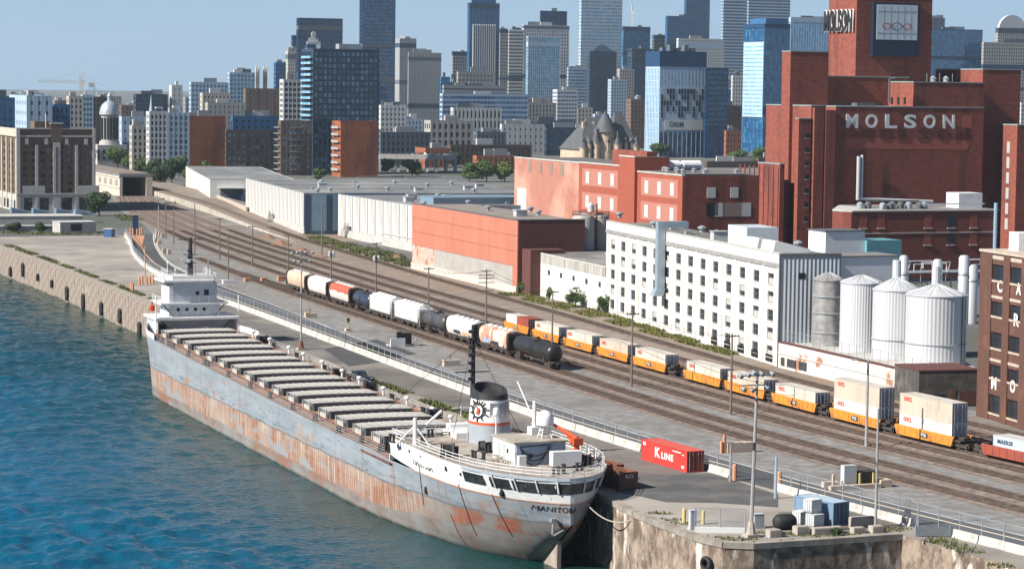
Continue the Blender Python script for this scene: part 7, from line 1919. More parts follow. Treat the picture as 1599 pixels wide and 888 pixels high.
# ---- towers of the centre, left to right
city('slim dark slab tower with notched top, left of the condominium tower', 462, 465, 534, 214, 28, 'navy', 'navy', 2.4, 3.8, .8, .75, pent=False)
r_, C, Wd, D, H = city('notched cap of the dark slab tower', 474, 475, 524, 214, 21.5, 'navy', 'navy', 2.4, 3.8, .85, .7, pent=False, name='tower_cap', cat='tower top', dep=18) if False else (None,) * 5
city('tall beige stepped tower beside the dark slab tower', 445, 449, 464, 206, 80, 'cream', 'dark', 2.6, 3.6, .4, .5)
city('upper step of the beige tower beside the dark slab', 454, 456, 466, 205, 58, 'cream', 'dark', 2.6, 3.6, .4, .5, pent=False)
city('very tall dark blue tower with white edges, left of centre', 560, 565, 616, 207, -60, 'navy', 'blue', 2.2, 3.8, .85, .8, pent=False)
for x in (561, 615):
    pass
city('grey concrete slab tower, taller of the pair', 592, 623, 649, 203, 60, 'grey', 'dark', 4.5, 3.4, .14, .3, pent=True)
city('grey concrete slab tower, lower of the pair with blank front', 636, 637, 688, 206, 82, 'grey', 'dark', 4.5, 3.4, .12, .3)
city('small grey tower left of the striped exchange tower', 704, 706, 729, 203, 82, 'grey', 'dark', 3, 3.6, .6, .5)
r_, C, Wd, D, H = city('dark exchange tower with bright vertical stripes', 728, 731, 778, 205, 6, 'blue', 'navy', 4, 3.8, .5, .9, pent=False)
for i in range(11): x = Wd * (.13 + .72 * i / 10); MB().box(x - .5, x + .5, -1.2, 0, H * .09, H * .84).build('white_fin', WALL['white'], r_)
cap_box(r_, Wd * .1, Wd * .9, 2, D - 2, H, H + 26, WALL['blue'])
city('narrow gridded tower right of the striped exchange tower', 777, 779, 792, 204, 46, 'stone', 'dark', 2.6, 3.6, .55, .5)
city('white banded office tower beside the glass fronted one', 790, 793, 816, 203.5, 46, 'white', 'dark', 3, 3.7, .95, .45, horiz=True)
city('white office tower with gridded sides behind a blue glass slab', 813, 816, 887, 202.5, 39, 'white', 'blue', 3, 3.7, .6, .5)
city('blue glass residential slab in front of the white office tower', 820, 823, 873, 207, 57, 'pale', 'teal', 2.4, 3.2, .9, .85, pent=False)
city('dark topped tower rising behind the white office tower', 841, 842, 883, 199, 17, 'navy', 'navy', 3, 3.8, .85, .7)
city('very tall pale blue glass tower with rounded skyline, centre', 902, 905, 969, 201, -70, 'white', 'light', 2.6, 3.9, .9, .62, horiz=True, pent=False)
city('teal glass tower under the construction crane', 968, 971, 1013, 199, 42, 'blue', 'teal', 2.6, 3.8, .85, .75)
r_, C, Wd, D, H = city('old dark stone tower with pyramid roof in the centre', 914, 919, 961, 212, 84, 'slate', 'dark', 2.8, 3.6, .4, .55, pent=False)
mb = MB(); mb.add([(0, 0, H), (Wd, 0, H), (Wd, D, H), (0, D, H), (Wd * .4, D * .4, H + 9), (Wd * .6, D * .4, H + 9), (Wd * .6, D * .6, H + 9), (Wd * .4, D * .6, H + 9)], [(0, 1, 5, 4), (1, 2, 6, 5), (2, 3, 7, 6), (3, 0, 4, 7), (4, 5, 6, 7)]); mb.build('pyramid_roof', WALL['slate'], r_)
city('banded grey block between white and stone towers', 884, 886, 916, 204, 106, 'pale', 'blue', 3, 3.6, .9, .5, horiz=True)
city('dark glass block left of the hospital', 978, 985, 1018, 206, 76, 'slate', 'navy', 2.8, 3.7, .8, .7)
city('pale residential tower in front of the dark glass block', 948, 953, 978, 213, 124, 'pale', 'dark', 2.8, 3.2, .5, .55)
city('grey brown block behind the pale residential tower', 962, 966, 989, 209, 108, 'stone', 'dark', 2.8, 3.2, .5, .5)
city('small dark tower behind the hospital roof', 1016, 1019, 1040, 200, 56, 'dgrey', 'dark', 3, 3.6, .9, .5, horiz=True)
city('dark blue gridded tower behind the hospital', 1036, 1039, 1088, 201, 25, 'blue', 'navy', 2.4, 3.7, .55, .7)
city('very tall dark blue tower cut by the top edge behind the hospital', 1065, 1068, 1105, 199, -50, 'blue', 'navy', 2.6, 3.7, .7, .7, pent=False)
city('broad white hotel with a grid of small windows', 1054, 1057, 1128, 204, 60, 'white', 'dark', 2.8, 3.2, .5, .5)
city('tall grey striped tower left of the brewery', 1123, 1126, 1163, 202, -55, 'pale', 'navy', 3, 3.7, .98, .55, horiz=True, pent=False)
city('second grey striped tower just right of the first', 1162, 1165, 1230, 200, -50, 'pale', 'navy', 3, 3.7, .98, .55, horiz=True, pent=False)
r_, C, Wd, D, H = city('blue glass office with bright left face beside the brewery', 1158, 1190, 1230, 240, 37, 'blue', 'blue', 2.4, 3.7, .93, .9, pent=False)
cap_box(r_, 2, Wd - 1, 2, D - 6, H - .5, H + 4, WALL['blue'])
MB().box(-.3, .0, .5, D - .5, H * .28, H * .86).build('pale_left_face', WALL['pale'], r_)  # left face set paler than the front
for k in range(18): z = H * (.3 + .55 * k / 18); MB().box(-.4, -.3, .5, D - .5, z, z + .8).build('window_band', GL['light'], r_)
city('pale smooth glass block behind the brewery stair tower', 1228, 1231, 1300, 214, 28, 'pale', 'light', 3, 3.8, .96, .95, pent=True)
city('big plain blue glass block right of the brewery tower', 1440, 1445, 1530, 214, 45, 'blue', 'blue', 3, 3.8, .97, .96, pent=True, dep=30)
city('small dark block behind the plain blue glass block', 1446, 1448, 1471, 207, 28, 'dgrey', 'navy', 3, 3.6, .8, .6)
city('grey gridded block at the right edge behind the brewery', 1529, 1532, 1620, 215, 66, 'stone', 'dark', 3, 3.6, .5, .55)
r_, C, Wd, D, H = city('stepped grey tower with arched white crown at the right', 1550, 1554, 1599, 208, 46, 'stone', 'dark', 3, 3.6, .5, .6, pent=False)
pts = [(Wd * .04, H)] + [(Wd * (.5 - .46 * math.cos(R(a))), H + 17 * math.sin(R(a))) for a in range(15, 166, 15)] + [(Wd * .96, H)]
MB().prismy(pts, .5, D - 1).build('arched_crown', WALL['white'], r_)
city('white windowed block in the gap left of the blue glass office', 1140, 1142, 1160, 226, 118, 'white', 'dark', 2.8, 3.2, .5, .5)
city('brown low block below the white windowed block', 1131, 1135, 1157, 244, 165, 'dbrown', 'dark', 3, 3.4, .5, .5)
city('red brick low block beside the hospital', 1130, 1133, 1156, 252, 204, 'red', 'dark', 3, 3.4, .4, .4)

# ---- hospital with chequered front
r_, C, Wd, D, H = city('pale blue hospital block with chequered windows and name panel', 1006, 1028, 1100, 246, 104, 'pale', 'light', 2.6, 4.2, .42, .9, pent=False, t=.3)
cap_box(r_, -.2, Wd + .2, -.2, D, H, H + 10.5, WALL['navy'], 'top_band')
for i in range(5): MB().box(Wd * (.1 + .16 * i), Wd * (.18 + .16 * i), 4, 9, H + 10, H + 13 + (i % 2) * 2).build('roof_plant', WALL['dgrey'], r_)
zt0, zt1 = Zat(C, 184), Zat(C, 138); nr_, nc_ = 5, 15
MB().box(Wd * .03, Wd * .97, -.12, 0, zt0 - 1, zt1 + 1).build('chequer_panel', WALL['pale'], r_)
for j in range(nr_):
    for i in range(nc_):
        if rc.random() < .55:
            w_ = Wd * .94 / nc_; z = zt0 + (zt1 - zt0) * j / nr_; MB().box(Wd * .03 + i * w_ + .1, Wd * .03 + i * w_ + w_ * .72, -.3, -.11, z + .3, z + (zt1 - zt0) / nr_ - .2).build('window', M_dark, r_)
zs0_, zs1_ = Zat(C, 203), Zat(C, 187)
MB().box(Wd * .12, Wd * .95, -.35, -.1, zs0_, zs1_).build('sign_panel', WALL['white'], r_)
text('CHUM', Wd * .3, (zs1_ - zs0_) * .5, MATS['letter_navy'], r_, (Wd * .22, -.36, zs0_ + (zs1_ - zs0_) * .3), (1, 0, 0), (0, 0, 1), .03, .05)
MB().box(.2, Wd - .2, -.25, 0, 0, Zat(C, 206)).build('glass_base', G_navy, r_)
for i in range(10): MB().box(Wd * i / 10, Wd * i / 10 + .3, -.4, -.25, 0, Zat(C, 206)).build('mullion', WALL['pale'], r_)
city('dark glass wing of the hospital on its right', 1098, 1100, 1135, 247, 106, 'navy', 'navy', 2.6, 3.6, .9, .75, pent=False)

# ---- middle distance
city('long blue glass office with horizontal bands below the towers', 686, 690, 824, 232, 146, 'pale', 'blue', 3, 3.6, .98, .6, horiz=True, dep=30)
city('grey stepped top of the long banded office', 690, 692, 790, 230, 133, 'grey', 'dark', 3, 3.6, .9, .3, horiz=True, dep=20)
city('pale plant block above the long banded office', 712, 714, 771, 229, 112, 'stone', 'dark', 3, 3.6, .5, .4, dep=18)
city('white banded apartment block near the château', 862, 869, 901, 226, 140, 'white', 'blue', 2.8, 3.1, .9, .5, horiz=True)
city('brown block beside the hospital, left', 977, 984, 1006, 232, 155, 'brown', 'dark', 2.8, 3.2, .4, .45)
city('white colonnaded courthouse row', 703, 707, 783, 234, 168, 'white', 'dark', 3.2, 7, .5, .7, pent=True, dep=24)
city('stone courthouse with tall columns and dark windows', 662, 672, 738, 243, 188, 'stone', 'dark', 4.2, 6, .55, .6, pent=True, dep=30)
city('dark convention hall with long glass front', 786, 790, 898, 238, 188, 'dgrey', 'navy', 4, 6, .9, .5, dep=30)
city('dark glass box of the convention hall on the right', 850, 853, 937, 243, 199, 'slate', 'navy', 3, 4, .9, .8, dep=30)
city('small white house row beside the convention hall', 820, 824, 868, 231, 160, 'stone', 'dark', 3, 3.3, .5, .5)
city('grey row of old apartment houses with many windows', 590, 594, 672, 258, 206, 'dgrey', 'dark', 3.2, 3.4, .5, .5, dep=24)
city('white low office behind the grey apartment row', 590, 594, 634, 238, 164, 'white', 'dark', 3.2, 3.6, .6, .3)
city('red brick row with white trim beside the viaduct', 648, 664, 700, 262, 231, 'red', 'dark', 3.0, 4, .4, .5, dep=20)
city('long low dark brick row behind the salmon range', 698, 703, 830, 258, 226, 'dbrown', 'dark', 3.0, 4, .45, .5, dep=22)
city('low red brick hall with pale roof behind the salmon range', 738, 744, 806, 264, 243, 'red', 'dark', 3.4, 4, .4, .45, dep=22)
city('plain white slab building beside the château', 780, 783, 850, 240, 194, 'white', 'dark', 4, 5, .3, .3, dep=24)
city('long low brown hall right of the château roofs', 1100, 1104, 1182, 262, 252, 'dbrown', 'dark', 3.4, 4, .45, .4, dep=30)

# ---- condominium tower and neighbours
r_, C, Wd, D, H = city('dark glass condominium tower with white balconies on its left edge', 470, 488, 591, 272, 76, 'slate', 'condo', 2.6, 3.05, .72, .68, pent=True, dep=30, name='condominium_tower')
for k in range(1, int(H / 3.05)):
    z = k * 3.05
    b_ = MB().box(-1.5, -.02, .3, D * .82, z - .15, z).build('balcony', WALL['white'], r_); MB().box(-1.5, -1.42, .3, D * .82, z, z + 1.0).build('balustrade', GL['light'], b_)
    b_ = MB().box(Wd - .02 - Wd * .09, Wd - .3, -1.3, -.02, z - .14, z).build('balcony', WALL['dgrey'], r_)
city('balcony apartment block just left of the condominium tower', 436, 442, 471, 262, 124, 'white', 'dark', 3.0, 3.1, .8, .6, pent=True)
r_, C, Wd, D, H = city('tower with white art deco crest behind the condominium', 476, 479, 502, 216, 70, 'stone', 'dark', 2.6, 3.4, .4, .5, pent=False)
for x0, x1, hh in ((.05, .95, 3), (.18, .82, 6), (.32, .68, 9)): cap_box(r_, Wd * x0, Wd * x1, 1 + hh * .3, D * .6, H, H + hh, WALL['white'], 'crest_step')
ar = MB(); ar.lathe([(2.2, -.5), (2.2, .5)], seg=16); ar.v = [(Wd * .5 + x, 3 + z, H + 9.5 + y) for x, y, z in ar.v]; ar.build('crest_arch', WALL['white'], r_)
r_, C, Wd, D, H = city('left rust red blank wall block with step, by the tracks', 287, 290, 352, 268, 181, 'rust', 'dark', 8, 4, .02, .02, pent=True, dep=26, name='apartment_block')
r_, C, Wd, D, H = city('right rust red blank wall block beside the condominium tower', 518, 531.5, 590, 277, 189, 'rust', 'dark', 8, 4, .02, .02, pent=False, dep=24, name='apartment_block')
for k in range(1, 8): z = k * H / 8; b_ = MB().box(-1.4, .02, .5, D * .8, z - .2, z).build('balcony', WALL['white'], r_); MB().box(-1.4, -1.3, .5, D * .8, z, z + 1.0).build('balustrade', WALL['grey'], b_)
city('brown brick apartment block with balconies, middle of the row', 351, 353, 437, 270, 203, 'dbrown', 'condo', 2.8, 3.1, .6, .6, pent=False, dep=24, name='apartment_block')
city('blue grey upper floors above the brown apartment block', 361, 363, 436, 268, 181, 'blue', 'dark', 3.6, 3.1, .5, .3, pent=True, dep=18, name='apartment_block')
r_, C, Wd, D, H = city('taller brown apartment block with pale balconies beside the condominium', 434, 438, 487, 274, 188, 'brown', 'condo', 2.8, 3.1, .6, .6, pent=False, dep=24, name='apartment_block')
for k in range(1, 9):
    z = k * 3.1; MB().box(Wd * .3, Wd * .7, -1.4, -.02, z - .15, z).build('balcony', WALL['grey'], r_); MB().box(-1.2, -.02, .4, 9, z - .15, z).build('balcony', WALL['white'], r_)
city('plain brown block with a white window column', 380, 383, 437, 240, 138, 'brown', 'dark', 6, 3.4, .18, .5, pent=False)
city('glassy pale blue office on the hill at the left', 355, 358, 399, 222, 113, 'pale', 'teal', 3, 3.5, .8, .6)
city('wide pale office left of the glassy one', 295, 298, 357, 226, 128, 'pale', 'blue', 3, 3.5, .7, .5)
city('low cream block in front of the wide pale office', 312, 316, 360, 236, 145, 'cream', 'dark', 3, 3.5, .4, .4)
city('grey low block below the cream one', 320, 324, 384, 246, 160, 'stone', 'dark', 3, 3.5, .3, .35)
city('dark blue slim block left of the beige tower', 427, 430, 446, 220, 97, 'blue', 'navy', 2.6, 3.5, .7, .6)
for x0, nm in ((398, 'left'), (410, 'right')):
    r_, C, Wd, D, H = city(f'{nm} one of the twin stone church towers', x0, x0 + 1, x0 + 7, 224, 112, 'cream', 'dark', 4, 12, .35, .5, pent=False, name='church_tower', cat='church tower', group='twin church towers')
    for a, b in ((0, 0), (1, 0), (0, 1), (1, 1)): MB().lathe([(.6, H), (.5, H + 3), (.02, H + 5.5)], c=(a * (Wd - 1) + .5, b * (D - 1) + .5), seg=6).build('pinnacle', WALL['cream'], r_)
city('low blue block right of the grey slab towers', 686, 688, 702, 224, 120, 'blue', 'blue', 3, 3.5, .9, .5, horiz=True)

# ---- old port side, far left
city('dark glass block at the left behind the brown deco building', -30, -26, 24, 286, 152, 'blue', 'navy', 3, 3.6, .7, .6, dep=24)
r_ = city('blue grey office with white frame behind the deco building', 15, 42, 82, 280, 149, 'pale', 'navy', 4.4, 5, .32, .4, dep=22)
city('dark blue office block right of the white framed office', 80, 84, 110, 276, 163, 'blue', 'navy', 3, 3.6, .5, .5, dep=22)
city('cream grid block beyond the dark blue office', 104, 108, 131, 246, 150, 'cream', 'dark', 3, 3.5, .5, .5)
city('blue block with white bands near the tower cranes', 126, 129, 146, 232, 148, 'pale', 'blue', 3, 3.5, .8, .5)
city('brown slab behind the domed market', 140, 144, 176, 226, 151, 'dbrown', 'dark', 3, 3.5, .6, .5)
city('dark grid office right of the dome', 208, 212, 262, 232, 147, 'slate', 'navy', 3, 3.5, .6, .5)
city('white slim tower by the pale church spire', 264, 268, 285, 232, 133, 'white', 'dark', 4, 4, .2, .3)
city('long low grey hall between dome and white lofts', 186, 190, 238, 250, 182, 'pale', 'blue', 4, 5, .4, .4, dep=24)
city('white gridded loft building with many balconies', 228, 233, 262, 274, 174, 'white', 'dark', 2.6, 3.1, .62, .62, name='apartment_block')
city('grey white loft building right of the gridded one', 256, 262, 296, 272, 176, 'pale', 'condo', 2.6, 3.1, .62, .62, name='apartment_block')
city('low pale loft wing left of the gridded loft building', 202, 206, 232, 270, 196, 'cream', 'dark', 2.6, 3.1, .55, .55, name='apartment_block')

# ---- rows of far low buildings that fill the view between
fills = [(2, 40, 208, 150, 'slate'), (44, 78, 214, 156, 'stone'), (80, 118, 206, 157, 'brown'), (118, 150, 212, 170, 'grey'), (186, 214, 214, 164, 'brown'), (206, 236, 208, 158, 'pale'), (236, 268, 206, 162, 'stone'), (286, 312, 214, 152, 'grey'), (700, 716, 212, 128, 'dgrey'), (770, 790, 214, 140, 'blue'), (884, 902, 222, 158, 'stone'), (898, 925, 224, 168, 'cream'), (925, 950, 228, 178, 'pale'), (1002, 1012, 226, 160, 'grey'), (620, 660, 232, 186, 'pale'), (540, 596, 244, 202, 'grey'), (738, 790, 246, 206, 'dgrey'), (896, 930, 246, 214, 'slate'), (1132, 1160, 220, 140, 'blue'), (1180, 1216, 262, 246, 'dbrown'), (1586, 1640, 236, 160, 'white'), (30, 70, 196, 145, 'pale'), (150, 190, 196, 150, 'stone')]
ADJ = {'slate': 'slate grey', 'stone': 'stone coloured', 'brown': 'brown', 'grey': 'grey', 'pale': 'pale blue grey', 'dgrey': 'dark grey', 'blue': 'dull blue', 'cream': 'cream', 'dbrown': 'dark brown', 'white': 'white'}
WHERE = ['at the far left edge below the horizon', 'in the left distance behind the deco building', 'beneath the far left tower crane', 'just left of the dome', 'directly right of the dome', 'behind the long low hall right of the dome', 'in front of the pale church spire', 'left of the wide pale office on the hill', 'left of the small grey tower in the centre', 'between exchange tower and banded tower foot', 'left of the white banded apartment block', 'right of the white banded apartment block', 'below the pale residential tower', 'hugging the left side of the hospital', 'above the grey apartment row', 'between rust red wall and grey apartment row', 'among the roofs left of the convention hall', 'left of the château roofs', 'right of the hospital wing', 'left of the ribbed brewery annex', 'at the right edge beyond the brewery', 'on the horizon at the far left', 'on the horizon above the dome']
for (xa, xb, yb, yt, w_), wh in zip(fills, WHERE):
    city(f'{ADJ[w_]} low block {wh}', xa, xa + (xb - xa) * .12, xb, yb, yt, w_, rc.choice(('dark', 'navy', 'blue')), 3.2, 3.5, .5, .5, name='low_block')

# ================================================================ DECO BUILDING, LEFT
C = P(27.5, 331); rzd = ANG; a = (math.cos(rzd), math.sin(rzd))
Wd = along(C, a, 149); H = Zat(C, 203); D = 62
root = thing('deco_building', 'brown brick deco building with pale stone piers at the left', 'building', (*C, 0), rzd)
M_db = mat('deco_brick', (.17, .11, .08), (.13, .085, .063), s=.8, rough=.9); M_ds = mat('deco_stone', (.50, .48, .45), (.42, .4, .37), s=.4, rough=.85)
MB().box(.7, Wd - .1, .7, D, 0, H - 1).build('glazing', glassmat('deco_glass', (.02, .026, .034), (.16, .2, .24), 1.4, 3.6, amt=.35), root)
zb_ = Zat(C, 304); nst = 7; sh = (H - 4.6 - zb_) / nst
mb = MB()
for face in 'fl':
    L0 = Wd if face == 'f' else D; nb = 8 if face == 'f' else 10
    cols_ = openings(L0, nb, .46, 1.0); us = [0 if face == 'f' else .7] + [q for c_ in cols_ for q in c_] + [L0]
    for i in range(0, len(us), 2): (mb.box(us[i], us[i + 1], .1, .7, zb_, H) if face == 'f' else mb.box(.1, .7, us[i], us[i + 1], zb_, H))
    zz_ = [zb_] + [q for k in range(nst) for q in (zb_ + sh * k + sh * .3, zb_ + sh * k + sh * .86)] + [H]
    for i in range(0, len(zz_), 2): (mb.box(.02, L0 - .02, .22, .69, zz_[i] + .01, zz_[i + 1] - .01) if face == 'f' else mb.box(.22, .69, .71, L0 - .02, zz_[i] + .01, zz_[i + 1] - .01))
mb.build('wall', M_db, root)
for i, x in enumerate((0, .245, .5, .755, 1.0)):
    xx = Wd * x; w_ = .95 if i in (0, 4) else (1.3 if i == 2 else .5)
    MB().box(max(0, xx - w_) if i else -.3, min(Wd, xx + w_), -.45, .1, 0, H + (.8 if i in (0, 4) else (-5.4 if i != 2 else -4.4))).build('stone_pier', M_ds, root)
    if i == 2: MB().box(xx - .35, xx + .35, -.5, -.44, zb_, H - 6).build('pier_groove', M_db, root); MB().box(xx - 2.2, xx + 2.2, -.3, .1, H - 4.2, H + 2.2).build('tower_bay', M_db, root); MB().box(xx - 2.4, xx + 2.4, -.4, .7, H + 2.2, H + 2.7).build('tower_cap', M_ds, root)
for k in range(7): y = 1 + (D - 2) * k / 6; MB().box(-.45, .1, y - .8, y + .8, 0, H - 3).build('stone_pier', mat('deco_stone_sunlit', (.58, .50, .40), (.5, .43, .34), s=.4, rough=.85), root)  # river-side stone is a warmer, brighter copy with the sunlight put in
for x0, x1 in ((.03, .46), (.54, .97)):
    MB().box(Wd * x0, Wd * x1, -.3, .1, H - 2.5, H - 1.9).build('stone_band', M_ds, root); MB().box(Wd * x0, Wd * x1, -.2, .6, H + .3, H + .75).build('parapet_cap', M_ds, root); MB().box(Wd * x0, Wd * x1, .1, .6, H, H + .3).build('parapet', M_db, root)
MB().box(-.35, .6, .5, D, H - 2.5, H + .4).build('stone_frieze', MATS['deco_stone_sunlit'], root)
for x in (.12, .37, .63, .88): MB().box(Wd * x - .6, Wd * x + .6, -.35, .1, H - 5.2, H - 3.0).build('stone_shield', M_ds, root)
# stone base with tall openings
us = [0, .08 * Wd, .19 * Wd, .28 * Wd, .40 * Wd, .56 * Wd, .70 * Wd, .79 * Wd, .96 * Wd, Wd]
mb = MB()
for i in range(0, len(us), 2): mb.box(us[i], us[i + 1], -.2, .69, 0, zb_)
mb.box(.02, Wd - .02, -.15, .69, zb_ * .82, zb_ - .02); mb.box(.02, Wd - .02, -.15, .69, 0, zb_ * .1); mb.box(-.2, .69, .75, D, 0, zb_); mb.build('stone_base', M_ds, root)
MB().box(-.5, Wd + .3, -.55, .0, zb_ - .02, zb_ + .5).build('base_cornice', M_ds, root)
for k in range(5): y = 3 + k * 7; MB().box(-.28, -.19, y, y + 3.2, .8, zb_ - 2.2).build('window', M_dark, root)
for x in (.1, .8): MB().box(Wd * x - 1, Wd * x + 7, -.5, .0, zb_ + .5, zb_ + 3.2).build('stone_balcony', M_ds, root)
MB().box(.7, Wd - .7, .7, D - .7, H - .5, H - .4).build('roof', M_roofd, root)
MB().box(8, 14, 10, 18, H - .4, H + 3).build('lift_house', M_db, root); MB().cyl((11, 4, H), (11, 4, H + 6), .12, seg=5).build('flagpole', M_white, root)

# terraces in front of it
rg = random.Random(6)
def pxbox(name, label, xa, ya, xb, yb_, d, h_, m, cat, group=None, rz=None):
    A, B = P(xa, ya), P(xb, yb_); l = math.hypot(B[0] - A[0], B[1] - A[1]); r_ = math.atan2(B[1] - A[1], B[0] - A[0])
    root = thing(name, label, cat, (*A, 0), r_, group); MB().box(0, l, 0, d, 0, h_).build('body', m, root); MB().box(-.15, l + .15, -.15, d + .15, h_, h_ + .2).build('coping', M_plinth, root); return root, l
M_ter = mat('terrace_concrete', (.46, .46, .44), (.38, .37, .35), s=.3, rough=.9)
pxbox('terrace', 'long pale terrace wall below the deco building, front one', -20, 362, 92, 361, 4, 1.6, M_ter, 'terrace', 'terraces')
pxbox('terrace', 'pale stepped terrace behind, nearer the deco building', -20, 351, 130, 350, 14, 2.6, M_ter, 'terrace', 'terraces')
r_, l = pxbox('terrace', 'grey square terrace block with opening beside the blue bin', 94, 365, 150, 364, 8, 3.4, M_ter, 'terrace', 'terraces'); MB().box(l * .3, l * .6, -.1, .05, .8, 3.0).build('opening', M_dark, r_)
for i, (x, y) in enumerate(((18, 345), (52, 346), (88, 346), (118, 348))):
    A = P(x, y); root = thing('stair_flight', f'{["first", "second", "third", "fourth"][i]} grey stair flight from the left below the deco building', 'stairs', (*A, 2.6), R(20), 'stairs below the deco building')
    for k in range(7): MB().box(k * .9, k * .9 + .9, 0, 4, 0, 1.8 - k * .24).build('step', M_bluewall, root)
pxbox('blue_bin', 'blue waste container beside the entrance to the road', 162, 370, 174, 370.5, 2, 2.4, mat('bin_blue', (.03, .09, .22), rough=.5), 'bin')
pxbox('information_board', 'dark blue information kiosk on the road island', 207, 366, 216, 366, .6, 6.0, mat('kiosk_blue', (.02, .05, .12), rough=.5), 'kiosk')

# ================================================================ TUNNEL PORTAL
C = P(187, 307); rzt = ANG + .0
a = (math.cos(rzt), math.sin(rzt)); Wt = along(C, a, 238); Ht = Zat(C, 277); root = thing('tunnel_portal', 'cream railway tunnel portal with black mouth and grass on its roof', 'tunnel', (*C, 0), rzt)
M_tp = mat('portal_cream', (.56, .51, .43), (.47, .42, .35), s=.3, rough=.9)
Dt = 150
MB().box(0, 1.2, 0, Dt, 0, Ht).build('side_wall', M_tp, root); MB().box(Wt - 2.6, Wt, 0, Dt, 0, Ht).build('side_wall', M_tp, root); MB().box(0, Wt, .3, Dt, Ht, Ht + 1.1).build('roof_slab', mat('portal_grey', (.17, .18, .19), rough=.9), root)
MB().box(1.2, Wt - 2.6, Dt - 1, Dt, 0, Ht).build('back_wall', M_dark, root); MB().box(.5, Wt, 4, Dt, Ht + 1.1, Ht + 1.5).build('roof_turf', M_dirt, root)
for k in range(12): y = 4 + k * 11; o = MB().box(-.15, .0, y, y + 4.5, Ht * .55, Ht * .85).build('blind_window', mat('portal_shade', (.30, .27, .23), rough=.9), root)
MB().box(-.3, .2, 0, Dt, Ht - .3, Ht + .4).build('cornice', M_tp, root); MB().box(-.25, .0, 0, Dt, Ht * .42, Ht * .48).build('string_course', M_tp, root)
# parked cars on the far terrace above the tunnel
carm = MB(); carm.box(-2.1, 2.1, -.85, .85, .3, .85); carm.prismy([(-1.5, .85), (1.6, .85), (1.1, 1.42), (-.9, 1.42)], -.75, .75)
def mini_car(label, x, y, z, rz, c_, grp):
    root = thing('parked_car', label, 'car', (*P(x, y, z), z), rz, grp)
    b = MB(); b.box(-2.1, 2.1, -.85, .85, .3, .85); b.build('body', mat('car_' + c_, {'white': (.7, .7, .7), 'grey': (.3, .31, .33), 'black': (.02, .02, .025), 'blue': (.05, .09, .2), 'red': (.35, .04, .03)}[c_], rough=.25), root)
    MB().prismy([(-1.5, .85), (1.6, .85), (1.0, 1.42), (-.9, 1.42)], -.75, .75).build('cabin', M_glass, root)
    for x_ in (-1.3, 1.3):
        for y_ in (-.85, .75): MB().cyl((x_, y_, .32), (x_, y_ + .12, .32), .32, seg=10).build('wheel', M_black, root)
cc = ['white', 'grey', 'black', 'white', 'blue', 'grey', 'red', 'white', 'black', 'grey', 'white', 'blue']
for i in range(9):
    mini_car(f'{cc[i]} car in the lot above the tunnel, {["first", "second", "third", "fourth", "fifth", "sixth", "seventh", "eighth", "ninth"][i]} from the left', 217 + i * 3.4, 262 + (i % 3) * 2.2, .1, R(60 + 10 * i), cc[i], 'cars parked above the tunnel')
# elevated car park on the viaduct behind the warehouses
A = P(592, 268); l = along(A, (math.cos(ANG - .3), math.sin(ANG - .3)), 712); root = thing('viaduct', 'pale concrete viaduct with parked cars behind the warehouses', 'viaduct', (*A, 0), ANG - .3); hv = Zat(A, 243)
MB().box(0, l, 0, 16, hv - 1.6, hv).build('deck', M_plinth, root); MB().box(0, l, -.3, 0, hv - 1.8, hv + .9).build('parapet', M_plinth, root)
for k in range(9): MB().box(l * k / 8 - .7, l * k / 8 + .7, 2, 14, 0, hv - 1.6).build('pier', M_ter, root)
ov = ['first', 'second', 'third', 'fourth', 'fifth', 'sixth', 'seventh', 'eighth', 'ninth', 'tenth', 'eleventh', 'twelfth']
for k in range(12):
    x, y = l * (k + .5) / 12, 4 + (k % 3) * 3; q = (A[0] + x * math.cos(ANG - .3) - y * math.sin(ANG - .3), A[1] + x * math.sin(ANG - .3) + y * math.cos(ANG - .3)); u, v = proj(*q, hv)
    mini_car(f'{cc[k]} car on the viaduct, {ov[k]} from the left', u, v, hv, R(80 + 7 * k), cc[k], 'cars parked on the viaduct')

# ================================================================ DOMED MARKET, CHÂTEAU, CRANES
p = P(171, 262); root = thing('domed_market', 'grey stone market hall with silver dome and drum', 'market hall', (*p, 0), ANG)
zd0, zd1, zd2, zd3 = Zat(p, 226), Zat(p, 204), Zat(p, 178), Zat(p, 157); rd_ = 15.5 * p[1] / CF
M_mk = mat('market_stone', (.50, .485, .46), (.4, .39, .37), s=.2, rough=.9); M_dome = mat('dome_silver', (.52, .56, .60), (.42, .46, .5), s=.3, rough=.4, metal=.4)
MB().box(-rd_ * 1.5, rd_ * 1.5, -rd_ * 1.3, rd_ * 2, 0, zd0).build('base_block', M_mk, root)
MB().box(rd_ * 1.5, rd_ * 1.5 + 60, -4, 14, 0, zd0 - 6).build('wing', M_mk, root)
MB().prismx([(-4.6, zd0 - 6), (14.6, zd0 - 6), (5, zd0 + 1.5)], rd_ * 1.5, rd_ * 1.5 + 60).build('wing_roof', mat('zinc_roof', (.22, .29, .36), rough=.5), root)
MB().lathe([(rd_ * 1.0, zd0), (rd_ * 1.0, zd0 + 2), (rd_ * .82, zd0 + 2.1), (rd_ * .82, zd2 - .5), (rd_ * 1.02, zd2 - .4), (rd_ * 1.02, zd2)], seg=24).build('drum', M_mk, root, smooth=True)
for k in range(16): t_ = 2 * math.pi * k / 16; MB().box(-.5, .5, -.5, .5, zd0 + 3, zd2 - 2).build('drum_window', M_dark, root, (rd_ * .80 * math.cos(t_), rd_ * .80 * math.sin(t_), 0), t_)
dm = [(rd_ * math.cos(R(a)), zd2 + (zd3 - zd2) * math.sin(R(a))) for a in range(0, 86, 8)]
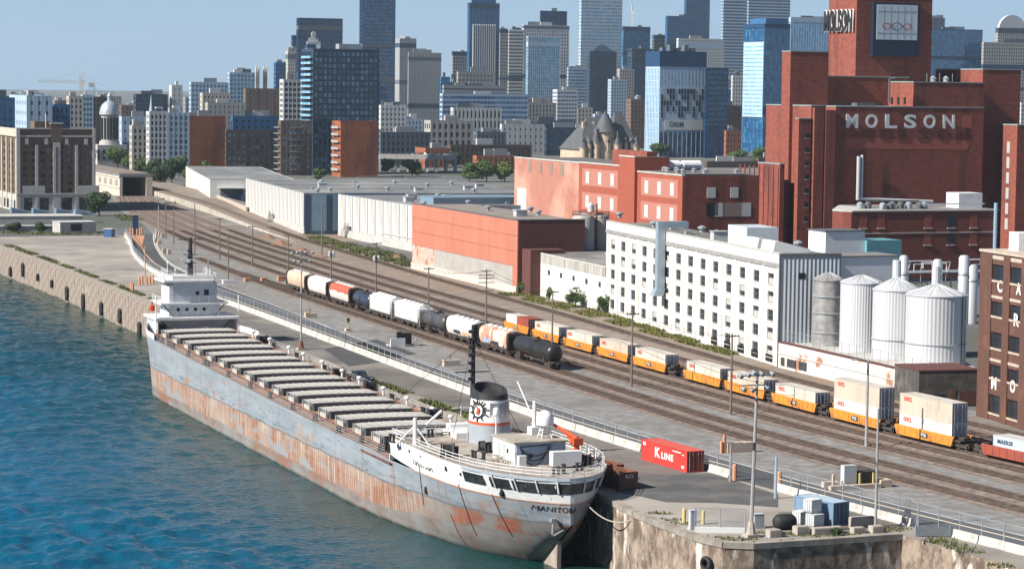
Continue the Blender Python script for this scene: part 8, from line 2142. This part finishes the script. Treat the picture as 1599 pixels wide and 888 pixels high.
MB().lathe(dm + [(.6, zd3)], seg=28).build('dome', M_dome, root, smooth=True); MB().lathe([(1.2, zd3 - .2), (1.2, zd3 + 2.2), (1.5, zd3 + 2.4), (.1, zd3 + 4.4)], seg=10).build('lantern', M_dome, root)
for k in range(6): x = -rd_ * 1.4 + k * rd_ * .56; MB().box(x - .6, x + .6, -rd_ * 1.3 - .15, -rd_ * 1.3, zd0 * .35, zd0 * .8).build('window', M_dark, root)
# spire left of the lofts
p = P(236, 262); root = thing('church_spire', 'pale slender church spire in front of the lofts', 'spire', (*p, 0), ANG); hs = Zat(p, 148)
MB().box(-1.8, 1.8, -1.8, 1.8, 0, hs - 16).build('tower', WALL['pale'], root); MB().lathe([(2.2, hs - 16), (.8, hs - 7), (.05, hs)], seg=8).build('spire', WALL['pale'], root)

p = P(906, 250); root = thing('chateau', 'turreted stone château hotel with steep slate roofs', 'château', (*p, 0), ANG); sc_ = p[1] / CF
M_ch = mat('chateau_stone', (.56, .45, .33), (.46, .36, .27), s=.2, rough=.9); M_sl = mat('chateau_slate', (.075, .08, .088), (.105, .11, .115), s=.3, rough=.7)
wc = 100 * sc_; he = Zat(p, 234); 
MB().box(0, wc * .95, 2, 34, 0, he).build('wall', M_ch, root)
def hip(x0, x1, y0, y1, z, h_, nm='roof'):
    i = min(x1 - x0, y1 - y0) * .38
    MB().add([(x0, y0, z), (x1, y0, z), (x1, y1, z), (x0, y1, z), (x0 + i, (y0 + y1) / 2, z + h_), (x1 - i, (y0 + y1) / 2, z + h_)], [(0, 1, 5, 4), (1, 2, 5), (2, 3, 4, 5), (3, 0, 4)]).build(nm, M_sl, root)
hip(-1, wc * .97, 1, 35, he, 21); hip(wc * .5, wc * .98, -3, 22, he, 25)
MB().box(wc * .52, wc * .95, -2, 4, 0, he).build('front_pavilion', M_ch, root)
def turret(x, y, r_, z1, z2):
    o = MB().lathe([(r_, 0), (r_, z1), (r_ * 1.15, z1 + .2), (r_ * 1.15, z1 + .8)], c=(x, y), seg=14).build('turret', M_ch, root, smooth=True); MB().lathe([(r_ * 1.25, z1 + .8), (r_ * .7, z1 + (z2 - z1) * .5), (.08, z2)], c=(x, y), seg=14).build('turret_roof', M_sl, o, smooth=True)
turret(wc * .46, 4, 6.6, Zat(p, 208), Zat(p, 172)); turret(wc * .27, 0, 2.4, he + 4, Zat(p, 196)); turret(wc * .06, 1, 2.6, he + 1, Zat(p, 212)); turret(wc * .60, -3, 2.0, he + 3, Zat(p, 203)); turret(wc * .93, -2, 2.4, he + 2, Zat(p, 212)); turret(wc * .15, 0, 1.6, he + 3, Zat(p, 209))
for k in range(9):
    x = wc * (.05 + .1 * k); MB().box(x - .9, x + .9, -.3 if k < 4 else -3.2, 2.2, he - 1, he + 5.0).build('dormer', M_ch, root); MB().prismy([(x - 1.2, he + 5), (x + 1.2, he + 5), (x, he + 8.2)], -.4 if k < 4 else -3.3, 4).build('dormer_roof', M_sl, root)
    for z in (.25, .5, .75): MB().box(x - .5, x + .5, 1.9 if k < 4 else -2.1, 2.02 if k < 4 else -1.98, he * z, he * z + 2.2).build('window', M_dark, root)
for x in (.2, .38, .7, .86): MB().box(wc * x - .8, wc * x + .8, 14, 16, he + 8, he + 18).build('chimney', M_ch, root)

def tower_crane(label, x, yb, yt, jl, jr, c_, rz):
    p = P(x, yb); h_ = Zat(p, yt); k = p[1] / CF; root = thing('tower_crane', label, 'crane', (*p, 0), rz, 'construction cranes on the skyline')
    m_ = mat('crane_' + c_, {'ochre': (.45, .38, .26), 'blue': (.2, .3, .42)}[c_], rough=.6); w_ = .9
    mb = MB(); z = 0
    for a, b in ((-1, -1), (1, -1), (1, 1), (-1, 1)): mb.cyl((a * w_, b * w_, 0), (a * w_, b * w_, h_), .22, seg=4)
    while z < h_ - 3: mb.cyl((-w_, -w_, z), (w_, -w_, z + 3), .13, seg=4); mb.cyl((w_, w_, z), (-w_, w_, z + 3), .13, seg=4); z += 3
    mb.build('mast', m_, root)
    zj = h_ - 6; jb = MB(); L1, L2 = jl * k, jr * k
    for y_ in (-.8, .8): jb.cyl((-L1, y_, zj), (L2, y_, zj), .2, seg=4)
    jb.cyl((-L1, 0, zj + 1.6), (L2 * .4, 0, zj + 1.6), .2, seg=4)
    n = int(L1 / 4)
    for i in range(n): jb.cyl((-L1 + i * 4, 0, zj + 1.6), (-L1 + i * 4 + 2, .8, zj), .11, seg=4); jb.cyl((-L1 + i * 4 + 2, .8, zj), (-L1 + i * 4 + 4, 0, zj + 1.6), .11, seg=4)
    jb.build('jib', m_, root)
    MB().path([(-L1 * .7, 0, zj + 1.6), (0, 0, h_ + 3), (L2, 0, zj)], .12, 4).build('tie_bar', m_, root); MB().box(L2 - 4, L2, -1.2, 1.2, zj - 3.2, zj).build('counterweight', WALL['grey'], root); MB().box(.8, 2.6, -1, 1, zj - 2.6, zj - .3).build('cab', WALL['white'], root)
tower_crane('nearer ochre tower crane above the old town at the left', 127, 226, 117, 66, 20, 'ochre', ANG * .3)
tower_crane('farther blue grey tower crane right of the ochre one', 147, 214, 132, 12, 32, 'blue', 0.1)
p = P(985, 199); root = thing('luffing_crane', 'luffing crane on the teal glass tower', 'crane', (*p, 0), 0.0, 'construction cranes on the skyline'); z0_, z1_ = Zat(p, 42), Zat(p, 20); k = p[1] / CF
mc = mat('crane_white', (.6, .6, .58), rough=.6)
MB().box(-1, 1, -1, 1, z0_ - 6, z1_).build('mast', mc, root); MB().cyl((0, 0, z1_), (-5 * k, 0, Zat(p, -12)), .8, .5, seg=5).build('boom', mc, root); MB().box(0, 4, -1.2, 1.2, z1_ - 2, z1_ + 1).build('counterweight', mc, root)

# ================================================================ SMALL THINGS IN THE YARD
def rubble(name, label, x, y, parts, cat, group=None):
    root = thing(name, label, cat, (*P(x, y), .02), ANG, group)
    for nm, x0, x1, y0, y1, z0, z1, m in parts: MB().box(x0, x1, y0, y1, z0, z1).build(nm, m, root)
    return root
M_orb2 = mat('block_orange_tan', (.56, .45, .35), (.48, .38, .29), s=1, rough=.9)
GY = 'blocks and boxes standing in the yard'
rubble('concrete_footing', 'orange tan concrete blocks beside the road left of the yellow signal', 485, 496, [('block', -1.2, -.5, -.5, .5, 0, 1.1, M_orb2), ('block', -.4, 1.2, -.5, .4, 0, .9, M_orb2), ('post', -.15, -.05, -.1, 0, .9, 2.0, M_rusty)], 'block', GY)
rubble('concrete_footing', 'pale concrete block in the gravel above the ship funnel', 705, 571, [('block', -1.5, -.8, -.5, .5, 0, 1.0, M_orb2), ('block', -.75, 1.4, -.5, .5, 0, 1.0, M_cblock), ('post', -.3, -.2, -.1, 0, 1.0, 1.9, M_rusty)], 'block', GY)
rubble('concrete_footing', 'tan concrete barrier piece behind the red container', 1150, 706, [('block', -1.5, 2.2, -.4, .4, 0, 1.35, M_orb2), ('post', -1.9, -1.6, -.2, .2, 0, 2.4, M_bor), ('post', -2.3, -2.05, -.2, .2, 0, 1.5, M_bor)], 'block', GY)
rubble('generator_set', 'dark generator boxes behind white slabs beside the fence', 628, 540, [('slab', -2.6, .2, -1.2, -.9, 0, 1.5, M_white), ('generator', -.6, 1.7, -.3, 1.4, .25, 2.3, M_iron), ('switch_box', -1.0, -.1, .1, .9, 0, 2.6, M_seam), ('slab', -2.6, 3.0, -.85, 1.6, 0, .25, M_cblock), ('post', 2.3, 2.5, -.6, -.4, 0, 1.5, M_white), ('post', 2.7, 2.9, .4, .6, 0, 1.5, M_white)], 'generator', GY)
rubble('transformer_station', 'grey cabinet and black transformer on a tan concrete base', 1336, 762, [('slab', -3.8, 3.0, -.9, -.3, 0, .55, M_orb2), ('slab', 3.1, 4.6, -.6, .8, 0, .9, M_orb2), ('cabinet', -1.4, .3, .3, 1.2, 0, 2.7, M_cab), ('transformer', .7, 2.8, .0, 1.4, .2, 1.9, M_iron), ('post', .35, .55, -.25, -.05, 0, 1.8, M_byel), ('post', 2.2, 2.4, -.25, -.05, 0, 1.8, M_byel), ('post', -2.8, -2.5, .5, .8, 0, 1.7, M_orb2), ('slab', -3.6, -1.6, 1.2, 1.9, 0, .7, M_orb2)], 'transformer', GY)
p = P(543, 517); root = thing('rail_signal', 'small yellow and black rail signal beside the fence', 'signal', (*p, 0), ANG)
MB().box(-.5, .5, -.5, .5, 0, .6).build('base', M_orb2, root); MB().cyl((0, 0, .5), (0, 0, 2.6), .1, seg=6).build('post', M_byel, root); MB().box(-.4, .4, -.15, .15, 1.7, 2.6).build('target', M_byel, root); MB().cyl((0, -.2, 2.25), (0, -.15, 2.25), .25, seg=10).build('lens', M_iron, root)
for i, (x, y) in enumerate(((386, 440), (412, 440))):
    p = P(x, y); root = thing('buffer_block', ['left', 'right'][i] + ' orange block beside the rails near the bow', 'block', (*p, .02), ANG, 'orange blocks by the rails'); MB().box(-.8, .8, -.4, .4, 0, 1.0).build('block', M_bor, root); MB().box(-.7, -.4, -.45, -.4, .1, .9).build('stripe', M_white, root)
p = P(443, 439); root = thing('buffer_stop', 'orange and tan buffer stop beside the peach hopper car', 'buffer stop', (*p, .02), ANG); MB().box(-1.5, -.3, -.5, .5, 0, 1.3).build('block', M_bor, root); MB().box(-.2, .9, -.5, .5, 0, 1.2).build('block', M_orb2, root); MB().cyl((0, -.5, .9), (0, -.9, .9), .2, seg=8).build('buffer', M_iron, root)
for i, (x, y) in enumerate(((205, 454), (207.5, 456), (218, 446), (222, 444), (229, 445), (234, 444), (239, 443))):
    bollard('orange brown bollard ' + ['left of a close pair by the empty lot', 'right of a close pair by the empty lot', 'first of the row around the short pole', 'second of the row around the short pole', 'third of the row around the short pole', 'fourth of the row around the short pole', 'last of the row around the short pole'][i], x, y, 1, 1.9, 'bollards by the empty lot')
for i, (x, y) in enumerate(((204, 366), (208, 367), (214, 367.5), (219, 367), (222, 366))): bollard('tan bollard ' + ov[i] + ' from the left on the road island', x, y, 1, 1.9, 'bollards on the road island')
for i, (x, y) in enumerate(((246, 366), (250, 368), (254, 371), (243, 380), (249, 382), (256, 396), (264, 397))):
    p = P(x, y); root = thing('concrete_post', 'cream concrete post ' + ov[i] + ' from the top beside the road bend', 'post', (*p, .02), ANG, 'concrete posts at the road bend'); MB().box(-.5, .5, -.4, .4, 0, 1.3).build('block', M_orb2, root); MB().box(-.4, .4, -.3, .3, 1.3, 1.5).build('cap', M_cblock, root)
# dark pickup parked at the quay edge beside the hatches
p = P(560, 597); root = thing('parked_pickup', 'dark pickup parked at the quay edge beside the hatches', 'car', (*p, .05), RZD + .25)
Mv = mat('pickup_blue', (.025, .04, .065), rough=.25)
MB().prismy([(-2.7, .5), (2.6, .5), (2.6, .95), (2.4, 1.1), (-2.7, 1.1)], -.95, .95).build('body', Mv, root); MB().prismy([(-.9, 1.1), (1.4, 1.1), (.7, 1.8), (-.7, 1.8)], -.85, .85).build('cabin', M_glass, root); MB().box(-.65, .65, -.83, .83, 1.8, 1.86).build('cab_roof', Mv, root); MB().box(-2.6, -1.0, -.8, .8, 1.1, 1.13).build('bed', M_iron, root)
for x in (-1.7, 1.7):
    for y in (-.95, .8): MB().cyl((x, y, .4), (x, y + .15, .4), .4, seg=12).build('wheel', M_black, root)
for y in (-.7, .7): MB().box(2.6, 2.65, y - .2, y + .2, .75, .95).build('headlight', M_white, root)

# ================================================================ GREENERY
def leafmat(name, a, b):
    m = mat(name, a, b, s=.35, lo=.3, hi=.7, rough=.75)
    return m
L1 = leafmat('leaf_mid', (.045, .085, .018), (.085, .13, .03)); L2 = leafmat('leaf_dark', (.025, .055, .016), (.05, .085, .025)); L3 = leafmat('leaf_light', (.08, .125, .025), (.13, .17, .045)); M_bark = mat('bark', (.09, .07, .055), (.05, .04, .03), s=1, rough=.95)
def crown_mesh(rx, rz_, n, leaf, seed, zc):
    rg = np.random.RandomState(seed)
    lobes = [(rg.uniform(-.55, .55) * rx, rg.uniform(-.55, .55) * rx, zc + rg.uniform(-.5, .55) * rz_, rg.uniform(.32, .6)) for _ in range(11)]
    vs = np.zeros((n * 4, 3)); fs = []
    for i in range(n):
        lx, ly, lz, lr = lobes[rg.randint(len(lobes))]
        d = rg.normal(size=3); d /= np.linalg.norm(d); rad = lr * rg.uniform(.55, 1.0) ** .5
        c = np.array([lx + d[0] * rad * rx, ly + d[1] * rad * rx, lz + d[2] * rad * rz_ * .9])
        nrm = d + rg.normal(size=3) * .55; nrm /= np.linalg.norm(nrm)
        t_ = np.cross(nrm, rg.normal(size=3)); t_ /= np.linalg.norm(t_); b = np.cross(nrm, t_); s_ = leaf * rg.uniform(.6, 1.3)
        vs[4 * i] = c + t_ * s_; vs[4 * i + 1] = c + b * s_ * .55; vs[4 * i + 2] = c - t_ * s_; vs[4 * i + 3] = c - b * s_ * .55
        fs.append((4 * i, 4 * i + 1, 4 * i + 2, 4 * i + 3))
    mb = MB(); mb.v = [tuple(q) for q in vs]; mb.f = fs; mb.m = [0] * n
    return mb
def tree(label, x, y, w_px, yt, m, seed, name='broadleaf_tree', cat='tree', group='trees of the city', n=1500, z0=0.0, bush=False):
    p = P(x, y, z0); k = p[1] / CF; rx = w_px * k / 2; h_ = Zat(p, yt) - z0
    root = thing(name, label, cat, (*p, z0), 0.0, group)
    rzv = h_ * (.48 if bush else .47); zc = h_ * (.5 if bush else .53)
    t_ = MB(); t_.cyl((0, 0, 0), (0, 0, zc), max(.12, h_ * .028), max(.06, h_ * .014), seg=7)
    rg = random.Random(seed)
    for i in range(6):
        a = rg.uniform(0, 6.28); t_.cyl((0, 0, zc * rg.uniform(.5, .9)), (rx * .55 * math.cos(a), rx * .55 * math.sin(a), zc + rzv * rg.uniform(-.1, .55)), max(.07, h_ * .012), .04, seg=5)
    t_.build('trunk', M_bark, root)
    crown_mesh(rx, rzv, n, max(.17, k * 1.7), seed, zc).build('crown', m, root)
TR = [('round dark tree in front of the deco building', 155, 337, 30, 298, L2), ('broad tree in the park left of the dome base', 165, 262, 34, 228, L2), ('tree in the park below the dome', 184, 264, 36, 226, L1), ('smaller tree at the right of the park below the dome', 203, 268, 26, 240, L1), ('dark tree right of the tunnel mouth', 252, 292, 26, 258, L2), ('tree above the bank right of the tunnel', 268, 290, 26, 246, L2), ('slim tree beside the left rust red wall', 280, 276, 20, 246, L1), ('young pale tree before the left rust red wall', 322, 278, 18, 250, L3), ('small tree beside the young pale one', 310, 278, 14, 256, L1),
      ('tree between tunnel roof and the lofts, left one', 222, 272, 24, 246, L1), ('tree between tunnel roof and the lofts, right one', 240, 280, 26, 250, L2), ('tree standing tall at the left edge of the park', 158, 258, 24, 232, L2), ('low tree right of the slim tree by the rust red wall', 296, 282, 20, 258, L1), ('tree behind the viaduct at its right end', 708, 262, 26, 236, L2), ('small tree before the brown apartment block', 372, 278, 18, 258, L2), ('low tree before the condominium tower foot', 500, 282, 20, 262, L1),
      ('round tree behind the roofs right of the condominium', 602, 220, 38, 182, L2), ('tree at the left end of the viaduct', 606, 270, 18, 248, L1), ('tree in front of the viaduct centre', 643, 276, 30, 248, L1), ('wide tree clump at the right of the viaduct, first crown', 733, 284, 36, 250, L1), ('wide tree clump at the right of the viaduct, second crown', 760, 284, 38, 249, L1), ('tree touching the salmon brick wall', 788, 284, 30, 251, L3), ('tree beside the columns of the courthouse', 722, 238, 40, 206, L2), ('small tree left of the courthouse', 694, 238, 20, 216, L2), ('tree in front of the hospital left corner', 1034, 246, 34, 219, L2), ('tree left of the brewery, first', 1150, 258, 34, 232, L1), ('tree left of the brewery, larger one', 1190, 260, 42, 227, L1), ('tree above the long banded office', 795, 212, 16, 170, L2)]
for i, (lb, x, y, w_, yt, m) in enumerate(TR): tree(lb, x, y, w_ * (1.35 if x < 300 else 1.1), yt - (3 if x < 300 else 0), m, 100 + i, n=2600)
BU = [('bush at the corner of the orange building', 818, 459, 22, 433, L1), ('thin sapling before the low white annex', 858, 466, 12, 447, L3), ('large round bush before the low white annex', 898, 480, 38, 446, L1), ('bush at the corner of annex and white factory', 944, 489, 26, 457, L1), ('tall bush against the white factory', 969, 491, 13, 464, L1), ('small bush on the pier edge', 1306, 836, 18, 824, L2), ('low shrub left of the terraces below the deco building', 20, 362, 26, 346, L2), ('low shrub right of the first one below the deco building', 62, 362, 22, 346, L2), ('low shrub beside the grey terrace block', 86, 362, 12, 348, L2)]
for i, (lb, x, y, w_, yt, m) in enumerate(BU): tree(lb, x, y, w_, yt, m, 300 + i, name='bush', cat='bush', group='bushes', n=1500, bush=True)
def grass(name, label, spots, n, hgt, seed, m=M_grass):
    """blades standing in a strip between polylines, one mass"""
    rg = random.Random(seed); mb = MB()
    for _ in range(n):
        i = rg.randrange(len(spots) - 1); t_ = rg.random(); (s0, a0, b0), (s1, a1, b1) = spots[i], spots[i + 1]
        s = s0 + (s1 - s0) * t_; a = a0 + (a1 - a0) * t_; b = b0 + (b1 - b0) * t_; nn = a + (b - a) * rg.random()
        if math.sin(s * .31 + seed) * math.sin(nn * .5 + s * .07) < -.35: continue
        x, y = W(s, nn); an = rg.uniform(0, 3.14); w_ = rg.uniform(.1, .28); h_ = hgt * rg.uniform(.4, 1.2); dx, dy = math.cos(an) * w_, math.sin(an) * w_; lx, ly = rg.uniform(-.25, .25), rg.uniform(-.25, .25)
        mb.add([(x - dx, y - dy, .03), (x + dx, y + dy, .03), (x + dx * .3 + lx, y + dy * .3 + ly, .03 + h_)], [(0, 1, 2)])
    o = mb.build(name, m); tag(o, label, 'grass', kind='stuff')
dryg = mat('dry_grass', (.17, .15, .05), (.10, .125, .03), s=1.2, rough=.95)
grass('grass_verge', 'grass along the top edge of the stone quay wall', [(-700, 118.9, 121.4), (-640, 119.4, 121.8), (-560, 119.4, 121.2), (-500, 119.2, 120.8)], 5200, .5, 1)
grass('grass_verge', 'grass and weeds at the quay edge beside the hatches', [(-372, 119.2, 121.5), (-340, 119.2, 121.6), (-300, 119.2, 122.0)], 2200, .5, 2)
grass('grass_verge', 'grass verge below the white warehouses', [(-745, 219.5, 222), (-700, 211, 219), (-640, 207.5, 219), (-600, 205.4, 208)], 9000, .8, 3)
grass('grass_verge', 'dry grass verge at the foot of annex and white factory', [(-516, 199, 205), (-467, 198, 204.6), (-420, 194.5, 199.6), (-385, 192.8, 195.8)], 7000, .6, 4, dryg)
grass('grass_verge', 'weeds between the concrete blocks on the pier end', [(-223.5, 113.5, 114.2), (-223.5, 119, 121), (-224.2, 126, 127.5)], 10, .4, 5)
def tufts(name, label, pts, n, rad, hgt, seed, m=M_grass):
    rg = random.Random(seed); mb = MB()
    for x, y in pts:
        p = P(x, y)
        for _ in range(n):
            a, q = rg.uniform(0, 6.28), rad * rg.random() ** .5; X, Y = p[0] + q * math.cos(a) * 1.8, p[1] + q * math.sin(a); an = rg.uniform(0, 3.14); w_ = rg.uniform(.06, .16); h_ = hgt * rg.uniform(.4, 1.2); dx, dy = math.cos(an) * w_, math.sin(an) * w_
            mb.add([(X - dx, Y - dy, .05), (X + dx, Y + dy, .05), (X + dx * .3 + rg.uniform(-.15, .15), Y + dy * .3, .05 + h_)], [(0, 1, 2)])
    tag(mb.build(name, m), label, 'grass', kind='stuff')
tufts('weeds', 'weeds along the pier edge', [(1120, 840), (1140, 843), (1160, 842), (1205, 832), (1222, 836), (1235, 833), (1262, 836), (1290, 838), (1320, 836), (1400, 826), (1385, 829), (1030, 802), (1045, 812), (1060, 818)], 55, .9, .26, 8)
tufts('weeds', 'weeds and brush at the bottom right corner', [(1462, 846), (1474, 848), (1490, 852), (1500, 856), (1515, 862), (1560, 884), (1470, 842)], 45, .9, .4, 9)
tufts('weeds', 'grass on the bank right of the tunnel', [(262, 306), (272, 309), (282, 312), (292, 318), (330, 322), (345, 326)], 260, 5.0, 1.0, 10)
tufts('weeds', 'grass edge beside the road near the tunnel', [(196, 338), (201, 341), (205, 344)], 200, 2.5, .8, 11)
tufts('weeds', 'shrubby grass below the terraces', [(10, 364), (40, 365), (70, 366), (100, 366), (130, 367)], 200, 4.0, .8, 12)
# dirt heaps between the far tracks
for i, (x, y, w_, h_) in enumerate(((418, 372, 9, 1.2), (440, 383, 12, 1.6), (470, 392, 10, 1.1), (500, 402, 9, .8), (620, 405, 7, 1.6))):
    p = P(x, y); mb = MB(); rg = random.Random(40 + i); seg = 14
    vs = [(0, 0, h_)]
    for r_, z in ((.35, .85), (.7, .4), (1, 0)):
        for k in range(seg): a = 2 * math.pi * k / seg; q = r_ * w_ / 2 * rg.uniform(.8, 1.2); vs.append((q * math.cos(a) * 1.0, q * math.sin(a) * .5, h_ * z * rg.uniform(.7, 1.1)))
    fs = [(0, 1 + k, 1 + (k + 1) % seg) for k in range(seg)]
    for j in range(2): fs += [(1 + j * seg + k, 1 + (j + 1) * seg + k, 1 + (j + 1) * seg + (k + 1) % seg, 1 + j * seg + (k + 1) % seg) for k in range(seg)]
    mb.add(vs, fs); tag(mb.build('earth_heap', mat('red_earth', (.24, .13, .08), (.18, .115, .08), s=.8, rough=1, bump=.1), None, (*p, .0), ANG + R(90)), ['first', 'second', 'third', 'fourth', 'last'][i] + ' reddish earth heap along the upper track, from the left', 'earth heap', 'earth heaps beside the tracks')

# ================================================================ HAZE
def haze():
    x0, x1, y0, y1 = -14500, 14500, -400, 14400
    mb = MB().box(x0, x1, y0, y1, -12, 330)
    m = bpy.data.materials.new('haze_air'); m.use_nodes = True; N = m.node_tree.nodes; L = m.node_tree.links
    N.remove(N['Principled BSDF']); v = N.new('ShaderNodeVolumePrincipled')
    v.inputs['Color'].default_value = (.74, .90, 1.0, 1); v.inputs['Density'].default_value = 0.00005; v.inputs['Anisotropy'].default_value = 0.2
    L.new(v.outputs[0], N['Material Output'].inputs['Volume'])
    tag(mb.build('haze', m), kind='stuff')
haze()
